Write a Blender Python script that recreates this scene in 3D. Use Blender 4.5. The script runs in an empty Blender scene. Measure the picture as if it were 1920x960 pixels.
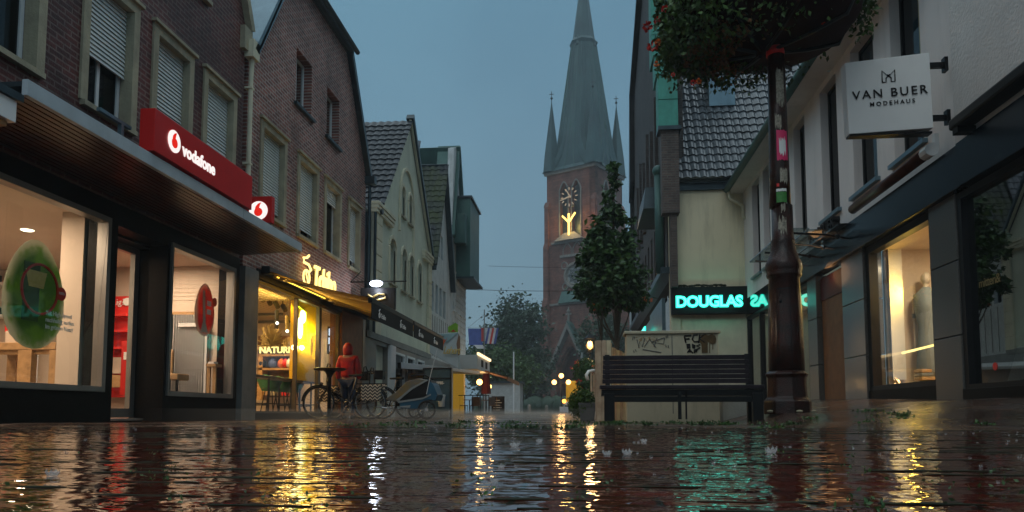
import bpy, bmesh, math, random
import numpy as np
from mathutils import Vector, Matrix, geometry
PI = math.pi
R = math.radians
rnd = random.Random(7)
sc = bpy.context.scene
col = sc.collection

# ------------------------------------------------------------------ camera
PX = 1400.0; PSI = math.atan(135/1400.0); TH = math.atan(.079); CZ = .12
cam_d = bpy.data.cameras.new('camera'); cam = bpy.data.objects.new('camera', cam_d); col.objects.link(cam)
cam.location = (0, 0, CZ)
cam.rotation_euler = (PI/2 + TH, 0, PSI)
cam_d.sensor_width = 36; cam_d.lens = PX/1920*36
cam_d.shift_y = (665-480)/1920.0
cam_d.clip_start = .02; cam_d.clip_end = 900
sc.camera = cam
cf = Vector((-math.sin(PSI)*math.cos(TH), math.cos(PSI)*math.cos(TH), math.sin(TH)))
cr = Vector((math.cos(PSI), math.sin(PSI), 0)); cu = cr.cross(cf)
def at(x, y, X=None, Y=None, Z=None):
    """photo pixel -> world point on the plane X=, Y= or Z="""
    d = cf + cr*((x-960)/PX) - cu*((y-665)/PX)
    t = X/d.x if X is not None else Y/d.y if Y is not None else (Z-CZ)/d.z
    return Vector((0, 0, CZ)) + d*t

# ------------------------------------------------------------------ world, sun, exposure
SUN_EL, SUN_AZ = R(38), R(200)
w = bpy.data.worlds.new('World'); sc.world = w; w.use_nodes = True
nt = w.node_tree; N = nt.nodes; N.clear()
wo = N.new('ShaderNodeOutputWorld'); bg = N.new('ShaderNodeBackground')
sky = N.new('ShaderNodeTexSky'); sky.sky_type = 'NISHITA'; sky.sun_disc = False
sky.sun_elevation = SUN_EL; sky.sun_rotation = SUN_AZ; sky.air_density = 2; sky.dust_density = 3; sky.ozone_density = 4
tc = N.new('ShaderNodeTexCoord'); sp = N.new('ShaderNodeSeparateXYZ'); rp = N.new('ShaderNodeValToRGB')
nz = N.new('ShaderNodeTexNoise'); nz.inputs['Scale'].default_value = 2.2; nz.inputs['Detail'].default_value = 5
cl = N.new('ShaderNodeMix'); cl.data_type = 'RGBA'; cl.blend_type = 'MULTIPLY'; cl.inputs[0].default_value = .75
nr = N.new('ShaderNodeValToRGB'); nr.color_ramp.elements[0].position = .3; nr.color_ramp.elements[0].color = (.58, .62, .67, 1)
nr.color_ramp.elements[1].position = .75; nr.color_ramp.elements[1].color = (1.15, 1.12, 1.1, 1)
ad = N.new('ShaderNodeMix'); ad.data_type = 'RGBA'; ad.blend_type = 'ADD'; ad.inputs[0].default_value = .10
e = rp.color_ramp.elements
e[0].position = 0; e[0].color = (.84, 1.50, 2.0, 1)
e[1].position = .5; e[1].color = (.62, 1.40, 1.95, 1)
x = e.new(.22); x.color = (.72, 1.42, 1.95, 1)
x = e.new(.75); x.color = (5.5, 6.6, 7.0, 1)
nt.links.new(tc.outputs['Generated'], sp.inputs[0]); nt.links.new(sp.outputs['Z'], rp.inputs[0])
nt.links.new(tc.outputs['Generated'], nz.inputs['Vector']); nt.links.new(nz.outputs['Fac'], nr.inputs[0])
nt.links.new(rp.outputs[0], cl.inputs[6]); nt.links.new(nr.outputs[0], cl.inputs[7])
nt.links.new(cl.outputs[2], ad.inputs[6]); nt.links.new(sky.outputs[0], ad.inputs[7])
nt.links.new(ad.outputs[2], bg.inputs[0]); bg.inputs[1].default_value = .122
nt.links.new(bg.outputs[0], wo.inputs[0])
sd = bpy.data.lights.new('sun', 'SUN'); sd.energy = .12; sd.angle = R(30); sd.color = (.9, .96, 1)
so = bpy.data.objects.new('sun', sd); col.objects.link(so)
so.rotation_euler = (PI/2-SUN_EL, 0, PI-SUN_AZ)
sc.view_settings.view_transform = 'Standard'; sc.view_settings.look = 'None'
sc.view_settings.exposure = 0.45; sc.view_settings.gamma = 1; sc.view_settings.use_curve_mapping = False
sc.render.engine = 'CYCLES'
sc.cycles.use_denoising = True
sc.cycles.max_bounces = 7; sc.cycles.transparent_max_bounces = 24; sc.cycles.volume_bounces = 0
sc.cycles.caustics_reflective = False; sc.cycles.caustics_refractive = False
sc.cycles.sample_clamp_indirect = 3.0
sc.cycles.volume_step_rate = 4

# ------------------------------------------------------------------ materials
M = {}
def new_mat(name):
    m = bpy.data.materials.new(name); m.use_nodes = True
    nt = m.node_tree; nt.nodes.clear()
    o = nt.nodes.new('ShaderNodeOutputMaterial')
    M[name] = m
    return m, nt, o
def node(nt, t, **k):
    n = nt.nodes.new('ShaderNode'+t)
    for a, b in k.items(): setattr(n, a, b)
    return n
def math_n(nt, op, a, b=None, c=None):
    n = nt.nodes.new('ShaderNodeMath'); n.operation = op
    for i, v in enumerate((a, b, c)):
        if v is None: continue
        if isinstance(v, (int, float)): n.inputs[i].default_value = v
        else: nt.links.new(v, n.inputs[i])
    return n.outputs[0]
def rgba(c): return (c[0], c[1], c[2], 1)
def noise(nt, vec, scale, detail=4, rough=.55):
    n = node(nt, 'TexNoise'); n.inputs['Scale'].default_value = scale; n.inputs['Detail'].default_value = detail
    n.inputs['Roughness'].default_value = rough
    nt.links.new(vec, n.inputs['Vector']); return n.outputs['Fac']
def mix(nt, f, a, b, mode='MIX'):
    n = node(nt, 'Mix', data_type='RGBA', blend_type=mode)
    for i, v in ((0, f), (6, a), (7, b)):
        if isinstance(v, (int, float)): n.inputs[i].default_value = v
        elif isinstance(v, tuple): n.inputs[i].default_value = rgba(v)
        else: nt.links.new(v, n.inputs[i])
    return n.outputs[2]
def ramp(nt, v, p0, p1, c0=(0, 0, 0), c1=(1, 1, 1)):
    n = node(nt, 'ValToRGB'); n.color_ramp.elements[0].position = p0; n.color_ramp.elements[1].position = p1
    n.color_ramp.elements[0].color = rgba(c0); n.color_ramp.elements[1].color = rgba(c1)
    nt.links.new(v, n.inputs[0]); return n.outputs[0]
def mat(name, c, rough=.6, metal=0., var=.25, scale=3., bump=0., bscale=40., c2=None, streak=0., coat=0., emis=None, es=0., sheen=0., spec=.35):
    if sum(c) < .12: spec = min(spec, .18)
    m, nt, o = new_mat(name)
    b = node(nt, 'BsdfPrincipled'); nt.links.new(b.outputs[0], o.inputs[0])
    tc = node(nt, 'TexCoord').outputs['Object']
    c2 = c2 or tuple(v*(1-var) for v in c)
    f = ramp(nt, noise(nt, tc, scale, 6), .35, .68)
    cc = mix(nt, f, c, c2)
    if streak:
        mp = node(nt, 'Mapping'); mp.inputs['Scale'].default_value = (1.7, 1.7, .22); nt.links.new(tc, mp.inputs[0])
        g = ramp(nt, noise(nt, mp.outputs[0], 1.6, 9, .72), .5, .72)
        cc = mix(nt, math_n(nt, 'MULTIPLY', g, streak), cc, tuple(v*.35 for v in c))
    nt.links.new(cc, b.inputs['Base Color'])
    b.inputs['Roughness'].default_value = rough; b.inputs['Metallic'].default_value = metal; b.inputs['Specular IOR Level'].default_value = spec
    if coat: b.inputs['Coat Weight'].default_value = coat; b.inputs['Coat Roughness'].default_value = .12
    if sheen: b.inputs['Sheen Weight'].default_value = sheen
    if bump:
        bn = node(nt, 'Bump'); bn.inputs['Strength'].default_value = bump; bn.inputs['Distance'].default_value = .02
        nt.links.new(noise(nt, tc, bscale, 4), bn.inputs['Height']); nt.links.new(bn.outputs[0], b.inputs['Normal'])
    if emis:
        b.inputs['Emission Color'].default_value = rgba(emis); b.inputs['Emission Strength'].default_value = es
    return m
def glow(name, c, s):
    m, nt, o = new_mat(name)
    n = node(nt, 'Emission'); n.inputs[0].default_value = rgba(c); n.inputs[1].default_value = s
    nt.links.new(n.outputs[0], o.inputs[0]); return m
def brick(name, axis, c1, c2, mortar, bw=.25, bh=.077, wet=.45, weather=.4, patch=None, msize=.011, msmooth=.2):
    m, nt, o = new_mat(name)
    b = node(nt, 'BsdfPrincipled'); nt.links.new(b.outputs[0], o.inputs[0])
    tc = node(nt, 'TexCoord').outputs['Object']
    s = node(nt, 'SeparateXYZ'); nt.links.new(tc, s.inputs[0]); cb = node(nt, 'CombineXYZ')
    if axis == 'XY': nt.links.new(math_n(nt, 'ADD', s.outputs[0], s.outputs[1]), cb.inputs[0]); nt.links.new(s.outputs[2], cb.inputs[1])
    else: nt.links.new(s.outputs['XYZ'.index(axis[0])], cb.inputs[0]); nt.links.new(s.outputs['XYZ'.index(axis[1])], cb.inputs[1])
    if len(axis) == 3: pass
    t = node(nt, 'TexBrick'); nt.links.new(cb.outputs[0], t.inputs['Vector'])
    t.inputs['Scale'].default_value = 1; t.inputs['Brick Width'].default_value = bw; t.inputs['Row Height'].default_value = bh
    t.inputs['Mortar Size'].default_value = msize; t.inputs['Mortar Smooth'].default_value = msmooth; t.inputs['Bias'].default_value = -.2
    t.inputs['Color1'].default_value = rgba(c1); t.inputs['Color2'].default_value = rgba(c2); t.inputs['Mortar'].default_value = rgba(mortar)
    w = ramp(nt, noise(nt, tc, .7, 7, .65), .38, .66, (1, 1, 1), (1-weather,)*3)
    c = mix(nt, 1., t.outputs['Color'], w, 'MULTIPLY')
    w2 = ramp(nt, noise(nt, tc, 9., 4, .6), .3, .7, (.7, .7, .7), (1.2, 1.15, 1.1))
    c = mix(nt, .8, c, w2, 'MULTIPLY')
    if patch:
        c = mix(nt, ramp(nt, noise(nt, tc, .33, 5, .7), .5, .62), c, patch)
    nt.links.new(c, b.inputs['Base Color']); b.inputs['Roughness'].default_value = wet+.2; b.inputs['Specular IOR Level'].default_value = .3
    bn = node(nt, 'Bump'); bn.inputs['Strength'].default_value = .7; bn.inputs['Distance'].default_value = .012
    h = math_n(nt, 'ADD', math_n(nt, 'MULTIPLY', t.outputs['Fac'], -1.), math_n(nt, 'MULTIPLY', noise(nt, tc, 45., 3), .7))
    nt.links.new(h, bn.inputs['Height']); nt.links.new(bn.outputs[0], b.inputs['Normal'])
    return m
def glass(name, tint=(.93, .96, .95), r0=.05, rough=0.):
    m, nt, o = new_mat(name)
    g = node(nt, 'NewGeometry'); d = node(nt, 'VectorMath', operation='DOT_PRODUCT')
    nt.links.new(g.outputs['Normal'], d.inputs[0]); nt.links.new(g.outputs['Incoming'], d.inputs[1])
    a = math_n(nt, 'SUBTRACT', 1., math_n(nt, 'ABSOLUTE', d.outputs['Value']))
    f = math_n(nt, 'ADD', math_n(nt, 'MULTIPLY', math_n(nt, 'POWER', a, 5.), (1-r0)*.62), r0*.7)
    t = node(nt, 'BsdfTransparent'); t.inputs[0].default_value = rgba(tint)
    gl = node(nt, 'BsdfGlossy'); gl.inputs['Roughness'].default_value = rough; gl.inputs[0].default_value = (1, 1, 1, 1)
    mx = node(nt, 'MixShader'); nt.links.new(f, mx.inputs[0]); nt.links.new(t.outputs[0], mx.inputs[1]); nt.links.new(gl.outputs[0], mx.inputs[2])
    nt.links.new(mx.outputs[0], o.inputs[0]); return m

brick('brick_dark_red', 'YZ', (.15, .034, .028), (.065, .017, .017), (.22, .14, .12), wet=.3, weather=.7, msize=.013)
brick('brick_brown_red', 'YZ', (.36, .13, .10), (.12, .048, .044), (.46, .37, .33), wet=.4, weather=.6, msize=.014)
brick('brick_sooty', 'YZ', (.075, .06, .055), (.05, .042, .04), (.04, .036, .034), wet=.5)
brick('brick_sooty_front', 'XZ', (.13, .09, .075), (.07, .05, .045), (.12, .11, .10), wet=.4)
brick('brick_church', 'XY', (.24, .105, .08), (.16, .07, .055), (.20, .14, .12), bw=.5, bh=.16, wet=.6, weather=.5)
mat('limestone', (.42, .37, .25), .7, bump=.4, bscale=30, streak=.5, c2=(.27, .24, .17))
mat('grey_stone', (.22, .22, .20), .6, bump=.4, bscale=50, streak=.4)
mat('cream_render', (.56, .56, .44), .75, bump=.15, bscale=60, streak=.35, var=.12, scale=1.)
mat('cream_trim', (.70, .65, .48), .7, bump=.15, streak=.35, var=.15)
mat('green_grey_render', (.66, .68, .54), .7, bump=.15, streak=.3, var=.2, scale=1.)
mat('white_render', (.62, .63, .62), .8, bump=.1, bscale=80, streak=.2, var=.1, scale=1.)
mat('white_boards', (.62, .65, .65), .7, bump=.1, streak=.5, var=.2)
mat('pink_white_render', (.76, .71, .68), .85, bump=.25, bscale=70, streak=.3, var=.08, scale=1.)
mat('rough_render', (.66, .63, .60), .9, bump=.5, bscale=22, streak=.12, var=.1, scale=2)
mat('cream_wall', (.74, .66, .46), .8, bump=.15, bscale=70, streak=.45, var=.12, scale=.8)
mat('moss_stain', (.03, .035, .02), .9)
mat('zinc', (.17, .26, .31), .35, .6, var=.2, streak=.3)
mat('dark_zinc', (.045, .065, .075), .35, .5, var=.3)
mat('copper_green', (.055, .30, .23), .55, .1, var=.35, streak=.5, scale=2.)
mat('copper_dark', (.06, .14, .125), .5, .2, var=.35, streak=.5, scale=1.)
mat('spire_copper', (.05, .105, .11), .5, .1, var=.3, streak=.5, scale=.3, c2=(.035, .07, .08))
mat('roof_tile', (.02, .026, .034), .3, var=.45, scale=2., bump=.15, spec=.4)
mat('roof_tile_blue', (.045, .06, .085), .22, var=.4, scale=2., coat=.3)
mat('roof_tile_mossy', (.022, .028, .036), .4, var=.4, scale=1.2, c2=(.04, .055, .014))
mat('roof_tile_grey', (.085, .10, .115), .25, var=.4, scale=2., coat=.35)
mat('white_frame', (.68, .70, .70), .4, var=.08)
mat('grey_frame', (.26, .25, .23), .35, .5, var=.15)
mat('bronze_frame', (.13, .11, .085), .35, .6, var=.2)
mat('black_metal', (.010, .010, .011), .4, .0, var=.3)
mat('dark_fascia', (.008, .016, .026), .25, .0, var=.3, coat=.12)
mat('black_granite', (.008, .007, .006), .45, var=.5, scale=30, spec=.08)
mat('granite_pilaster', (.12, .115, .105), .28, var=.45, scale=60, coat=.25)
mat('soffit_wood', (.075, .018, .008), .3, var=.6, scale=6)
mat('soffit_edge', (.46, .52, .55), .4, .0, var=.15, streak=.2)
mat('shutter', (.62, .66, .64), .5, var=.1)
mat('curtain', (.55, .50, .36), .9, var=.25, scale=6)
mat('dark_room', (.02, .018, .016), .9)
mat('red_sign', (.62, .012, .010), .35, var=.1)
mat('white_letter', (.8, .8, .78), .4, var=.05)
mat('red_paint', (.65, .02, .015), .4, var=.15)
mat('shop_wall', (.62, .52, .42), .8, var=.06)
mat('shop_ceiling', (.66, .56, .46), .8, var=.05)
mat('shop_floor', (.30, .26, .22), .4, var=.2)
mat('oak', (.48, .29, .13), .45, var=.35, scale=12)
mat('dark_oak', (.16, .08, .035), .4, var=.4, scale=10)
mat('brown_panel', (.26, .10, .03), .5, var=.3, bump=.2, scale=5)
mat('maroon_panel', (.10, .012, .008), .5, var=.2)
mat('yellow_wall', (.75, .46, .02), .6, var=.08)
mat('awning_inner', (.75, .47, .08), .8, var=.2)
mat('awning_black', (.014, .016, .018), .7, var=.3, bump=.1)
mat('aluminium', (.40, .42, .42), .3, .8, var=.15)
mat('green_seat', (.03, .16, .06), .45, var=.3)
mat('leaf_dark', (.050, .120, .024), .45, var=.5, scale=3, c2=(.018, .042, .014))
mat('leaf_bright', (.060, .125, .018), .5, var=.5, scale=4, c2=(.016, .04, .010))
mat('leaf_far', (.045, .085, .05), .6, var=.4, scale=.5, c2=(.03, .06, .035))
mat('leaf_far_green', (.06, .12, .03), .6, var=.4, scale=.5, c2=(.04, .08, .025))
mat('joint_soil', (.018, .022, .010), .6, var=.5, scale=20)
mat('leaf_dry', (.16, .07, .02), .7, var=.5)
mat('bark', (.07, .055, .035), .7, bump=.6, bscale=25, var=.4)
mat('flower_red', (.6, .025, .012), .5, var=.3, scale=12)
mat('flower_orange', (.8, .18, .03), .5, var=.3, scale=12)
mat('bench_wood', (.024, .017, .022), .42, var=.5, scale=9, bump=.4, bscale=60)
mat('bench_metal', (.010, .010, .010), .4, .2)
mat('post_paint', (.042, .008, .004), .32, .0, var=.6, scale=7, bump=.7, bscale=60, coat=.35, c2=(.014, .008, .005), streak=.6)
mat('paper_torn', (.42, .38, .30), .8, var=.6, scale=40)
mat('sticker_pink', (.75, .03, .14), .5, var=.1)
mat('sticker_green', (.06, .25, .05), .5, var=.3, scale=30)
mat('sticker_red', (.7, .03, .02), .4, var=.1)
mat('cabinet_cream', (.52, .47, .33), .6, var=.2, scale=2, streak=.5, bump=.08)
mat('black_ink', (.012, .010, .010), .6)
mat('brown_ink', (.10, .055, .012), .5, var=.4, scale=20)
mat('fence_wood', (.52, .40, .27), .55, var=.5, scale=5, c2=(.30, .20, .13), streak=.5)
mat('fence_wood_pale', (.58, .50, .33), .55, var=.3, scale=5, streak=.3)
mat('planter_grey', (.10, .105, .11), .6, var=.3)
mat('concrete_block', (.36, .37, .33), .7, var=.3, bump=.3)
mat('red_jacket', (.56, .010, .012), .45, var=.35, bump=1., bscale=7, scale=5, c2=(.22, .006, .008))
mat('jeans', (.016, .03, .075), .8, var=.35, bump=.4, bscale=12)
mat('skin', (.45, .26, .18), .5)
mat('shoe', (.02, .02, .022), .5)
mat('hair', (.05, .03, .02), .6)
mat('rubber', (.015, .015, .015), .6)
mat('steel', (.42, .42, .42), .25, .9)
mat('bike_paint', (.012, .012, .016), .2, .3, coat=.5)
mat('trailer_blue', (.012, .085, .15), .5, var=.3)
mat('trailer_grey', (.24, .27, .27), .6, var=.2)
mat('trailer_cover', (.10, .105, .095), .3, var=.6, scale=6, c2=(.20, .12, .02), coat=.4)
mat('board_blue', (.035, .075, .10), .35, var=.3, scale=6)
mat('chalk', (.6, .62, .6), .8)
mat('tent_white', (.55, .60, .60), .7, var=.12, scale=2)
mat('tent_blue', (.33, .48, .50), .7, var=.15)
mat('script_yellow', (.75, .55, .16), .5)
mat('sail_orange', (.75, .12, .02), .5)
mat('sail_brown', (.25, .13, .07), .5)
mat('green_sign', (.25, .50, .03), .5)
mat('awning_brown', (.28, .11, .035), .7, var=.3)
mat('umbrella_red', (.07, .008, .010), .8)
mat('tarp_yellow', (.70, .42, .015), .6, var=.2, scale=2, bump=.3, bscale=3)
mat('flag_blue', (.08, .12, .35), .8)
mat('flag_white', (.65, .65, .66), .8)
mat('flag_red', (.55, .07, .06), .8)
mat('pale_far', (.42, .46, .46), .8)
mat('teal_poster', (.02, .14, .15), .4, var=.5, scale=3)
mat('cloth_grey', (.20, .24, .26), .8, var=.3)
mat('cloth_tan', (.45, .30, .15), .8, var=.3)
mat('mannequin', (.5, .45, .38), .5)
mat('gold', (.40, .30, .12), .35, .6)
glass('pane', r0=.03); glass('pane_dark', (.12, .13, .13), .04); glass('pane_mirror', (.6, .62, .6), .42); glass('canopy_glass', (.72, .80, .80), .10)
glass('lamp_glass', (.9, .85, .7), .05)
glow('lamp_warm', (1, .50, .13), 5); glow('lamp_orange', (1, .32, .04), 5); glow('lamp_white', (1, .85, .62), 5)
glow('neon_teal', (.012, .60, .44), 2.3); glow('neon_teal_core', (.18, .95, .75), 1.3)
glow('neon_yellow', (1, .72, .22), 1.7); glow('added_strip_glow', (1, .60, .06), 2.4)  # the last glow serves only the tube added under the awning
glow('clock_lit', (.72, .56, .38), .34); glow('lit_sculpture', (1, .66, .14), 2.6)
mat('mirror_black', (.35, .38, .38), .06, 1., var=.1); glow('logo_red', (.75, .02, .012), .75); mat('bowl_dark', (.02, .004, .003), .9)
glow('lamp_cold', (.72, .80, 1), 8); glow('screen_white', (.75, .85, 1), 1.1); glow('neon_white', (1, .95, .45), 5); glow('neon_lime', (.75, .95, .03), 2.4)
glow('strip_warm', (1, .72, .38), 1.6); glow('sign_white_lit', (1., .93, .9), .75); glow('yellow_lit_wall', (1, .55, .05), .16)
# chevron pannier cloth
m, nt_, o = new_mat('chevron')
b = node(nt_, 'BsdfPrincipled'); nt_.links.new(b.outputs[0], o.inputs[0]); s = node(nt_, 'SeparateXYZ')
nt_.links.new(node(nt_, 'TexCoord').outputs['Object'], s.inputs[0])
tri = math_n(nt_, 'PINGPONG', math_n(nt_, 'ADD', s.outputs[0], 20.), .05)
v = math_n(nt_, 'FRACT', math_n(nt_, 'MULTIPLY', math_n(nt_, 'ADD', math_n(nt_, 'ADD', s.outputs[2], tri), 5.), 15.))
nt_.links.new(mix(nt_, math_n(nt_, 'GREATER_THAN', v, .58), (.012, .011, .012), (.62, .52, .38)), b.inputs['Base Color']); b.inputs['Roughness'].default_value = .5

# ------------------------------------------------------------------ mesh helpers
class MB:
    def __init__(s): s.v = []; s.f = []; s.m = []; s.mi = 0
    def add(s, vs, fs):
        n = len(s.v); s.v += [tuple(v) for v in vs]; s.f += [tuple(i+n for i in f) for f in fs]; s.m += [s.mi]*len(fs)
    def hexa(s, p):  # 8 points bottom 4, top 4
        s.add(p, [(0, 3, 2, 1), (4, 5, 6, 7), (0, 1, 5, 4), (1, 2, 6, 5), (2, 3, 7, 6), (3, 0, 4, 7)])
    def box(s, x0, x1, y0, y1, z0, z1):
        s.hexa([(x0, y0, z0), (x1, y0, z0), (x1, y1, z0), (x0, y1, z0), (x0, y0, z1), (x1, y0, z1), (x1, y1, z1), (x0, y1, z1)])
    def tube(s, pts, r, n=8, cap=True):
        pts = [Vector(p) for p in pts]; rs = r if isinstance(r, (list, tuple)) else [r]*len(pts)
        ref = None; rings = []
        for i, p in enumerate(pts):
            d = (pts[min(i+1, len(pts)-1)] - pts[max(i-1, 0)])
            if d.length < 1e-9: d = Vector((0, 0, 1))
            d.normalize()
            if ref is None: ref = Vector((0, 0, 1)) if abs(d.z) < .9 else Vector((1, 0, 0))
            a = d.cross(ref); 
            if a.length < 1e-6: a = d.cross(Vector((0, 1, 0)))
            a.normalize(); b = d.cross(a); ref = a.cross(d)
            rings.append([p + (a*math.cos(2*PI*k/n) + b*math.sin(2*PI*k/n))*rs[i] for k in range(n)])
        vs = [q for r_ in rings for q in r_]; fs = []
        for i in range(len(pts)-1):
            for k in range(n): fs.append((i*n+k, i*n+(k+1) % n, (i+1)*n+(k+1) % n, (i+1)*n+k))
        if cap: fs.append(tuple(range(n))); fs.append(tuple(range((len(pts)-1)*n, len(pts)*n)))
        s.add(vs, fs)
    def lathe(s, c, prof, n=20, ax=None):  # prof (r,z)
        c = Vector(c); vs = []; fs = []
        for r, z in prof:
            for k in range(n): vs.append(c + Vector((r*math.cos(2*PI*k/n), r*math.sin(2*PI*k/n), z)))
        for i in range(len(prof)-1):
            for k in range(n): fs.append((i*n+k, i*n+(k+1) % n, (i+1)*n+(k+1) % n, (i+1)*n+k))
        if prof[0][0] > 1e-4: fs.append(tuple(range(n)))
        if prof[-1][0] > 1e-4: fs.append(tuple(range((len(prof)-1)*n, len(prof)*n)))
        s.add(vs, fs)
    def torus(s, c, R_, r, ax='Y', n=32, m=6, axis=None):
        c = Vector(c); vs = []; fs = []
        a = Vector(axis) if axis is not None else {'X': Vector((1, 0, 0)), 'Y': Vector((0, 1, 0)), 'Z': Vector((0, 0, 1))}[ax]
        a.normalize(); u = a.orthogonal().normalized(); v = a.cross(u)
        for i in range(n):
            d = u*math.cos(2*PI*i/n) + v*math.sin(2*PI*i/n)
            for j in range(m): vs.append(c + d*(R_+r*math.cos(2*PI*j/m)) + a*(r*math.sin(2*PI*j/m)))
        for i in range(n):
            for j in range(m): fs.append((i*m+j, ((i+1) % n)*m+j, ((i+1) % n)*m+(j+1) % m, i*m+(j+1) % m))
        s.add(vs, fs)
    def ball(s, c, r, n=12, m=8, sc_=(1, 1, 1)):
        c = Vector(c); vs = []; fs = []
        for i in range(m+1):
            t = PI*i/m
            for k in range(n): vs.append(c + Vector((r*sc_[0]*math.sin(t)*math.cos(2*PI*k/n), r*sc_[1]*math.sin(t)*math.sin(2*PI*k/n), r*sc_[2]*math.cos(t))))
        for i in range(m):
            for k in range(n): fs.append((i*n+k, i*n+(k+1) % n, (i+1)*n+(k+1) % n, (i+1)*n+k))
        s.add(vs, fs)
    def build(s, name, mats, parent=None, smooth=False, bevel=0, weld=False):
        me = bpy.data.meshes.new(name)
        me.from_pydata(s.v, [], s.f)
        if not isinstance(mats, (list, tuple)): mats = [mats]
        for m in mats: me.materials.append(M[m])
        me.polygons.foreach_set('material_index', s.m)
        bm = bmesh.new(); bm.from_mesh(me)
        bmesh.ops.remove_doubles(bm, verts=bm.verts, dist=1e-5)
        bmesh.ops.recalc_face_normals(bm, faces=bm.faces); bm.to_mesh(me); bm.free()
        if smooth: me.polygons.foreach_set('use_smooth', [True]*len(me.polygons))
        o = bpy.data.objects.new(name, me); col.objects.link(o)
        if smooth and smooth != 'all':
            pass
        if bevel:
            b = o.modifiers.new('bevel', 'BEVEL'); b.width = bevel; b.segments = 2; b.limit_method = 'ANGLE'
        if parent is not None:
            o.parent = parent; o.matrix_parent_inverse = parent.matrix_basis.inverted()
        return o
class FR:
    """facade frame: s along the wall, z up, d outward"""
    def __init__(f, O, s, d): f.O = Vector(O); f.s = Vector(s); f.d = Vector(d)
    def p(f, s, z, d=0): return f.O + f.s*s + f.d*d + Vector((0, 0, z))
    def box(f, mb, s0, s1, z0, z1, d0, d1):
        mb.hexa([f.p(s0, z0, d0), f.p(s1, z0, d0), f.p(s1, z0, d1), f.p(s0, z0, d1), f.p(s0, z1, d0), f.p(s1, z1, d0), f.p(s1, z1, d1), f.p(s0, z1, d1)])
    def prism(f, mb, poly, d0, d1):
        n = len(poly); vs = [f.p(s, z, d0) for s, z in poly] + [f.p(s, z, d1) for s, z in poly]
        fs = [tuple(range(n)), tuple(range(n, 2*n))] + [(i, (i+1) % n, n+(i+1) % n, n+i) for i in range(n)]
        mb.add(vs, fs)
    def wall(f, mb, poly, holes, d=0., depth=.3, outer=True):
        loops = [poly] + holes
        tri = geometry.tessellate_polygon([[Vector((a, b, 0)) for a, b in l] for l in loops])
        flat = [q for l in loops for q in l]
        mb.add([f.p(a, b, d) for a, b in flat], [tuple(t) for t in tri])
        for k, l in enumerate(loops):
            if k == 0 and not outer: continue
            n = len(l)
            mb.add([f.p(a, b, d) for a, b in l] + [f.p(a, b, d-depth) for a, b in l], [(i, (i+1) % n, n+(i+1) % n, n+i) for i in range(n)])
def rect(s0, s1, z0, z1): return [(s0, z0), (s1, z0), (s1, z1), (s0, z1)]
def arch(s0, s1, z0, z1, h, n=8, point=0.):
    """opening with an arched head of rise h"""
    c = (s0+s1)/2; w_ = (s1-s0)/2; pts = [(s0, z0), (s1, z0)]
    for i in range(n+1):
        t = PI*i/n
        if point: 
            q = math.cos(t); pts.append((c + w_*q, z1-h + h*(1-abs(q)**1.6)))
        else: pts.append((c + w_*math.cos(t), z1-h+h*math.sin(t)))
    return pts
LEFT = FR((-6.5, 0, 0), (0, 1, 0), (1, 0, 0))
RIGHT = FR((5, 0, 0), (0, 1, 0), (-1, 0, 0))
def thing(name, label, cat, loc=(0, 0, 0), group=None, rotz=0):
    o = bpy.data.objects.new(name, None); col.objects.link(o); o.empty_display_size = .2
    o.location = loc; o.rotation_euler = (0, 0, rotz); o['label'] = label; o['category'] = cat
    if group: o['group'] = group
    return o
def tag(o, label, cat, group=None):
    o['label'] = label; o['category'] = cat
    if group: o['group'] = group
    return o
def struct(o, kind='structure'): o['kind'] = kind; return o
KIDS = {}
def copy_tree(o, loc, rotz=None, label=None):
    kids = {}
    for c in bpy.data.objects:
        if c.parent: kids.setdefault(c.parent.name, []).append(c)
    def cp(s, par):
        c = s.copy(); col.objects.link(c)
        if par is not None: c.parent = par; c.matrix_parent_inverse = s.matrix_parent_inverse.copy()
        for k in kids.get(s.name, []): cp(k, c)
        return c
    r = cp(o, None); r.location = loc
    if rotz is not None: r.rotation_euler = (0, 0, rotz)
    if label: r['label'] = label
    return r
def text(name, body, O, xa, ya, size, mat_, parent=None, ext=.004, bold=0., shear=0., align='LEFT', space=1., bevel=0., xs=1.):
    c = bpy.data.curves.new(name, 'FONT'); c.body = body; c.size = size; c.extrude = ext; c.offset = bold; c.shear = shear
    c.align_x = align; c.space_character = space; c.resolution_u = 3; c.bevel_depth = bevel
    t = bpy.data.objects.new('t', c); col.objects.link(t)
    dg = bpy.context.evaluated_depsgraph_get(); dg.update()
    me = bpy.data.meshes.new_from_object(t.evaluated_get(dg)); bpy.data.objects.remove(t)
    me.name = name
    xa = Vector(xa).normalized(); ya = Vector(ya); ya = (ya - xa*ya.dot(xa)).normalized(); za = xa.cross(ya)
    if xs != 1.: me.transform(Matrix.Diagonal((xs, 1, 1, 1)))
    mt = Matrix((xa, ya, za)).transposed().to_4x4(); mt.translation = Vector(O)
    me.transform(mt); me.materials.clear(); me.materials.append(M[mat_])
    o = bpy.data.objects.new(name, me); col.objects.link(o)
    if parent is not None: o.parent = parent; o.matrix_parent_inverse = parent.matrix_basis.inverted()
    return o
def sm(a, b, x):
    t = max(0., min(1., (x-a)/(b-a))); return t*t*(3-2*t)
def light(name, loc, power, color, size=.3, kind='AREA', rot=(0, 0, 0), sy=None, parent=None, spread=None):
    l = bpy.data.lights.new(name, kind); l.energy = power; l.color = color
    if kind == 'AREA':
        l.size = size
        if sy: l.shape = 'RECTANGLE'; l.size_y = sy
    else: l.shadow_soft_size = size
    o = bpy.data.objects.new(name, l); col.objects.link(o); o.location = loc; o.rotation_euler = rot
    if parent is not None: o.parent = parent; o.matrix_parent_inverse = parent.matrix_basis.inverted()
    return o
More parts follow.
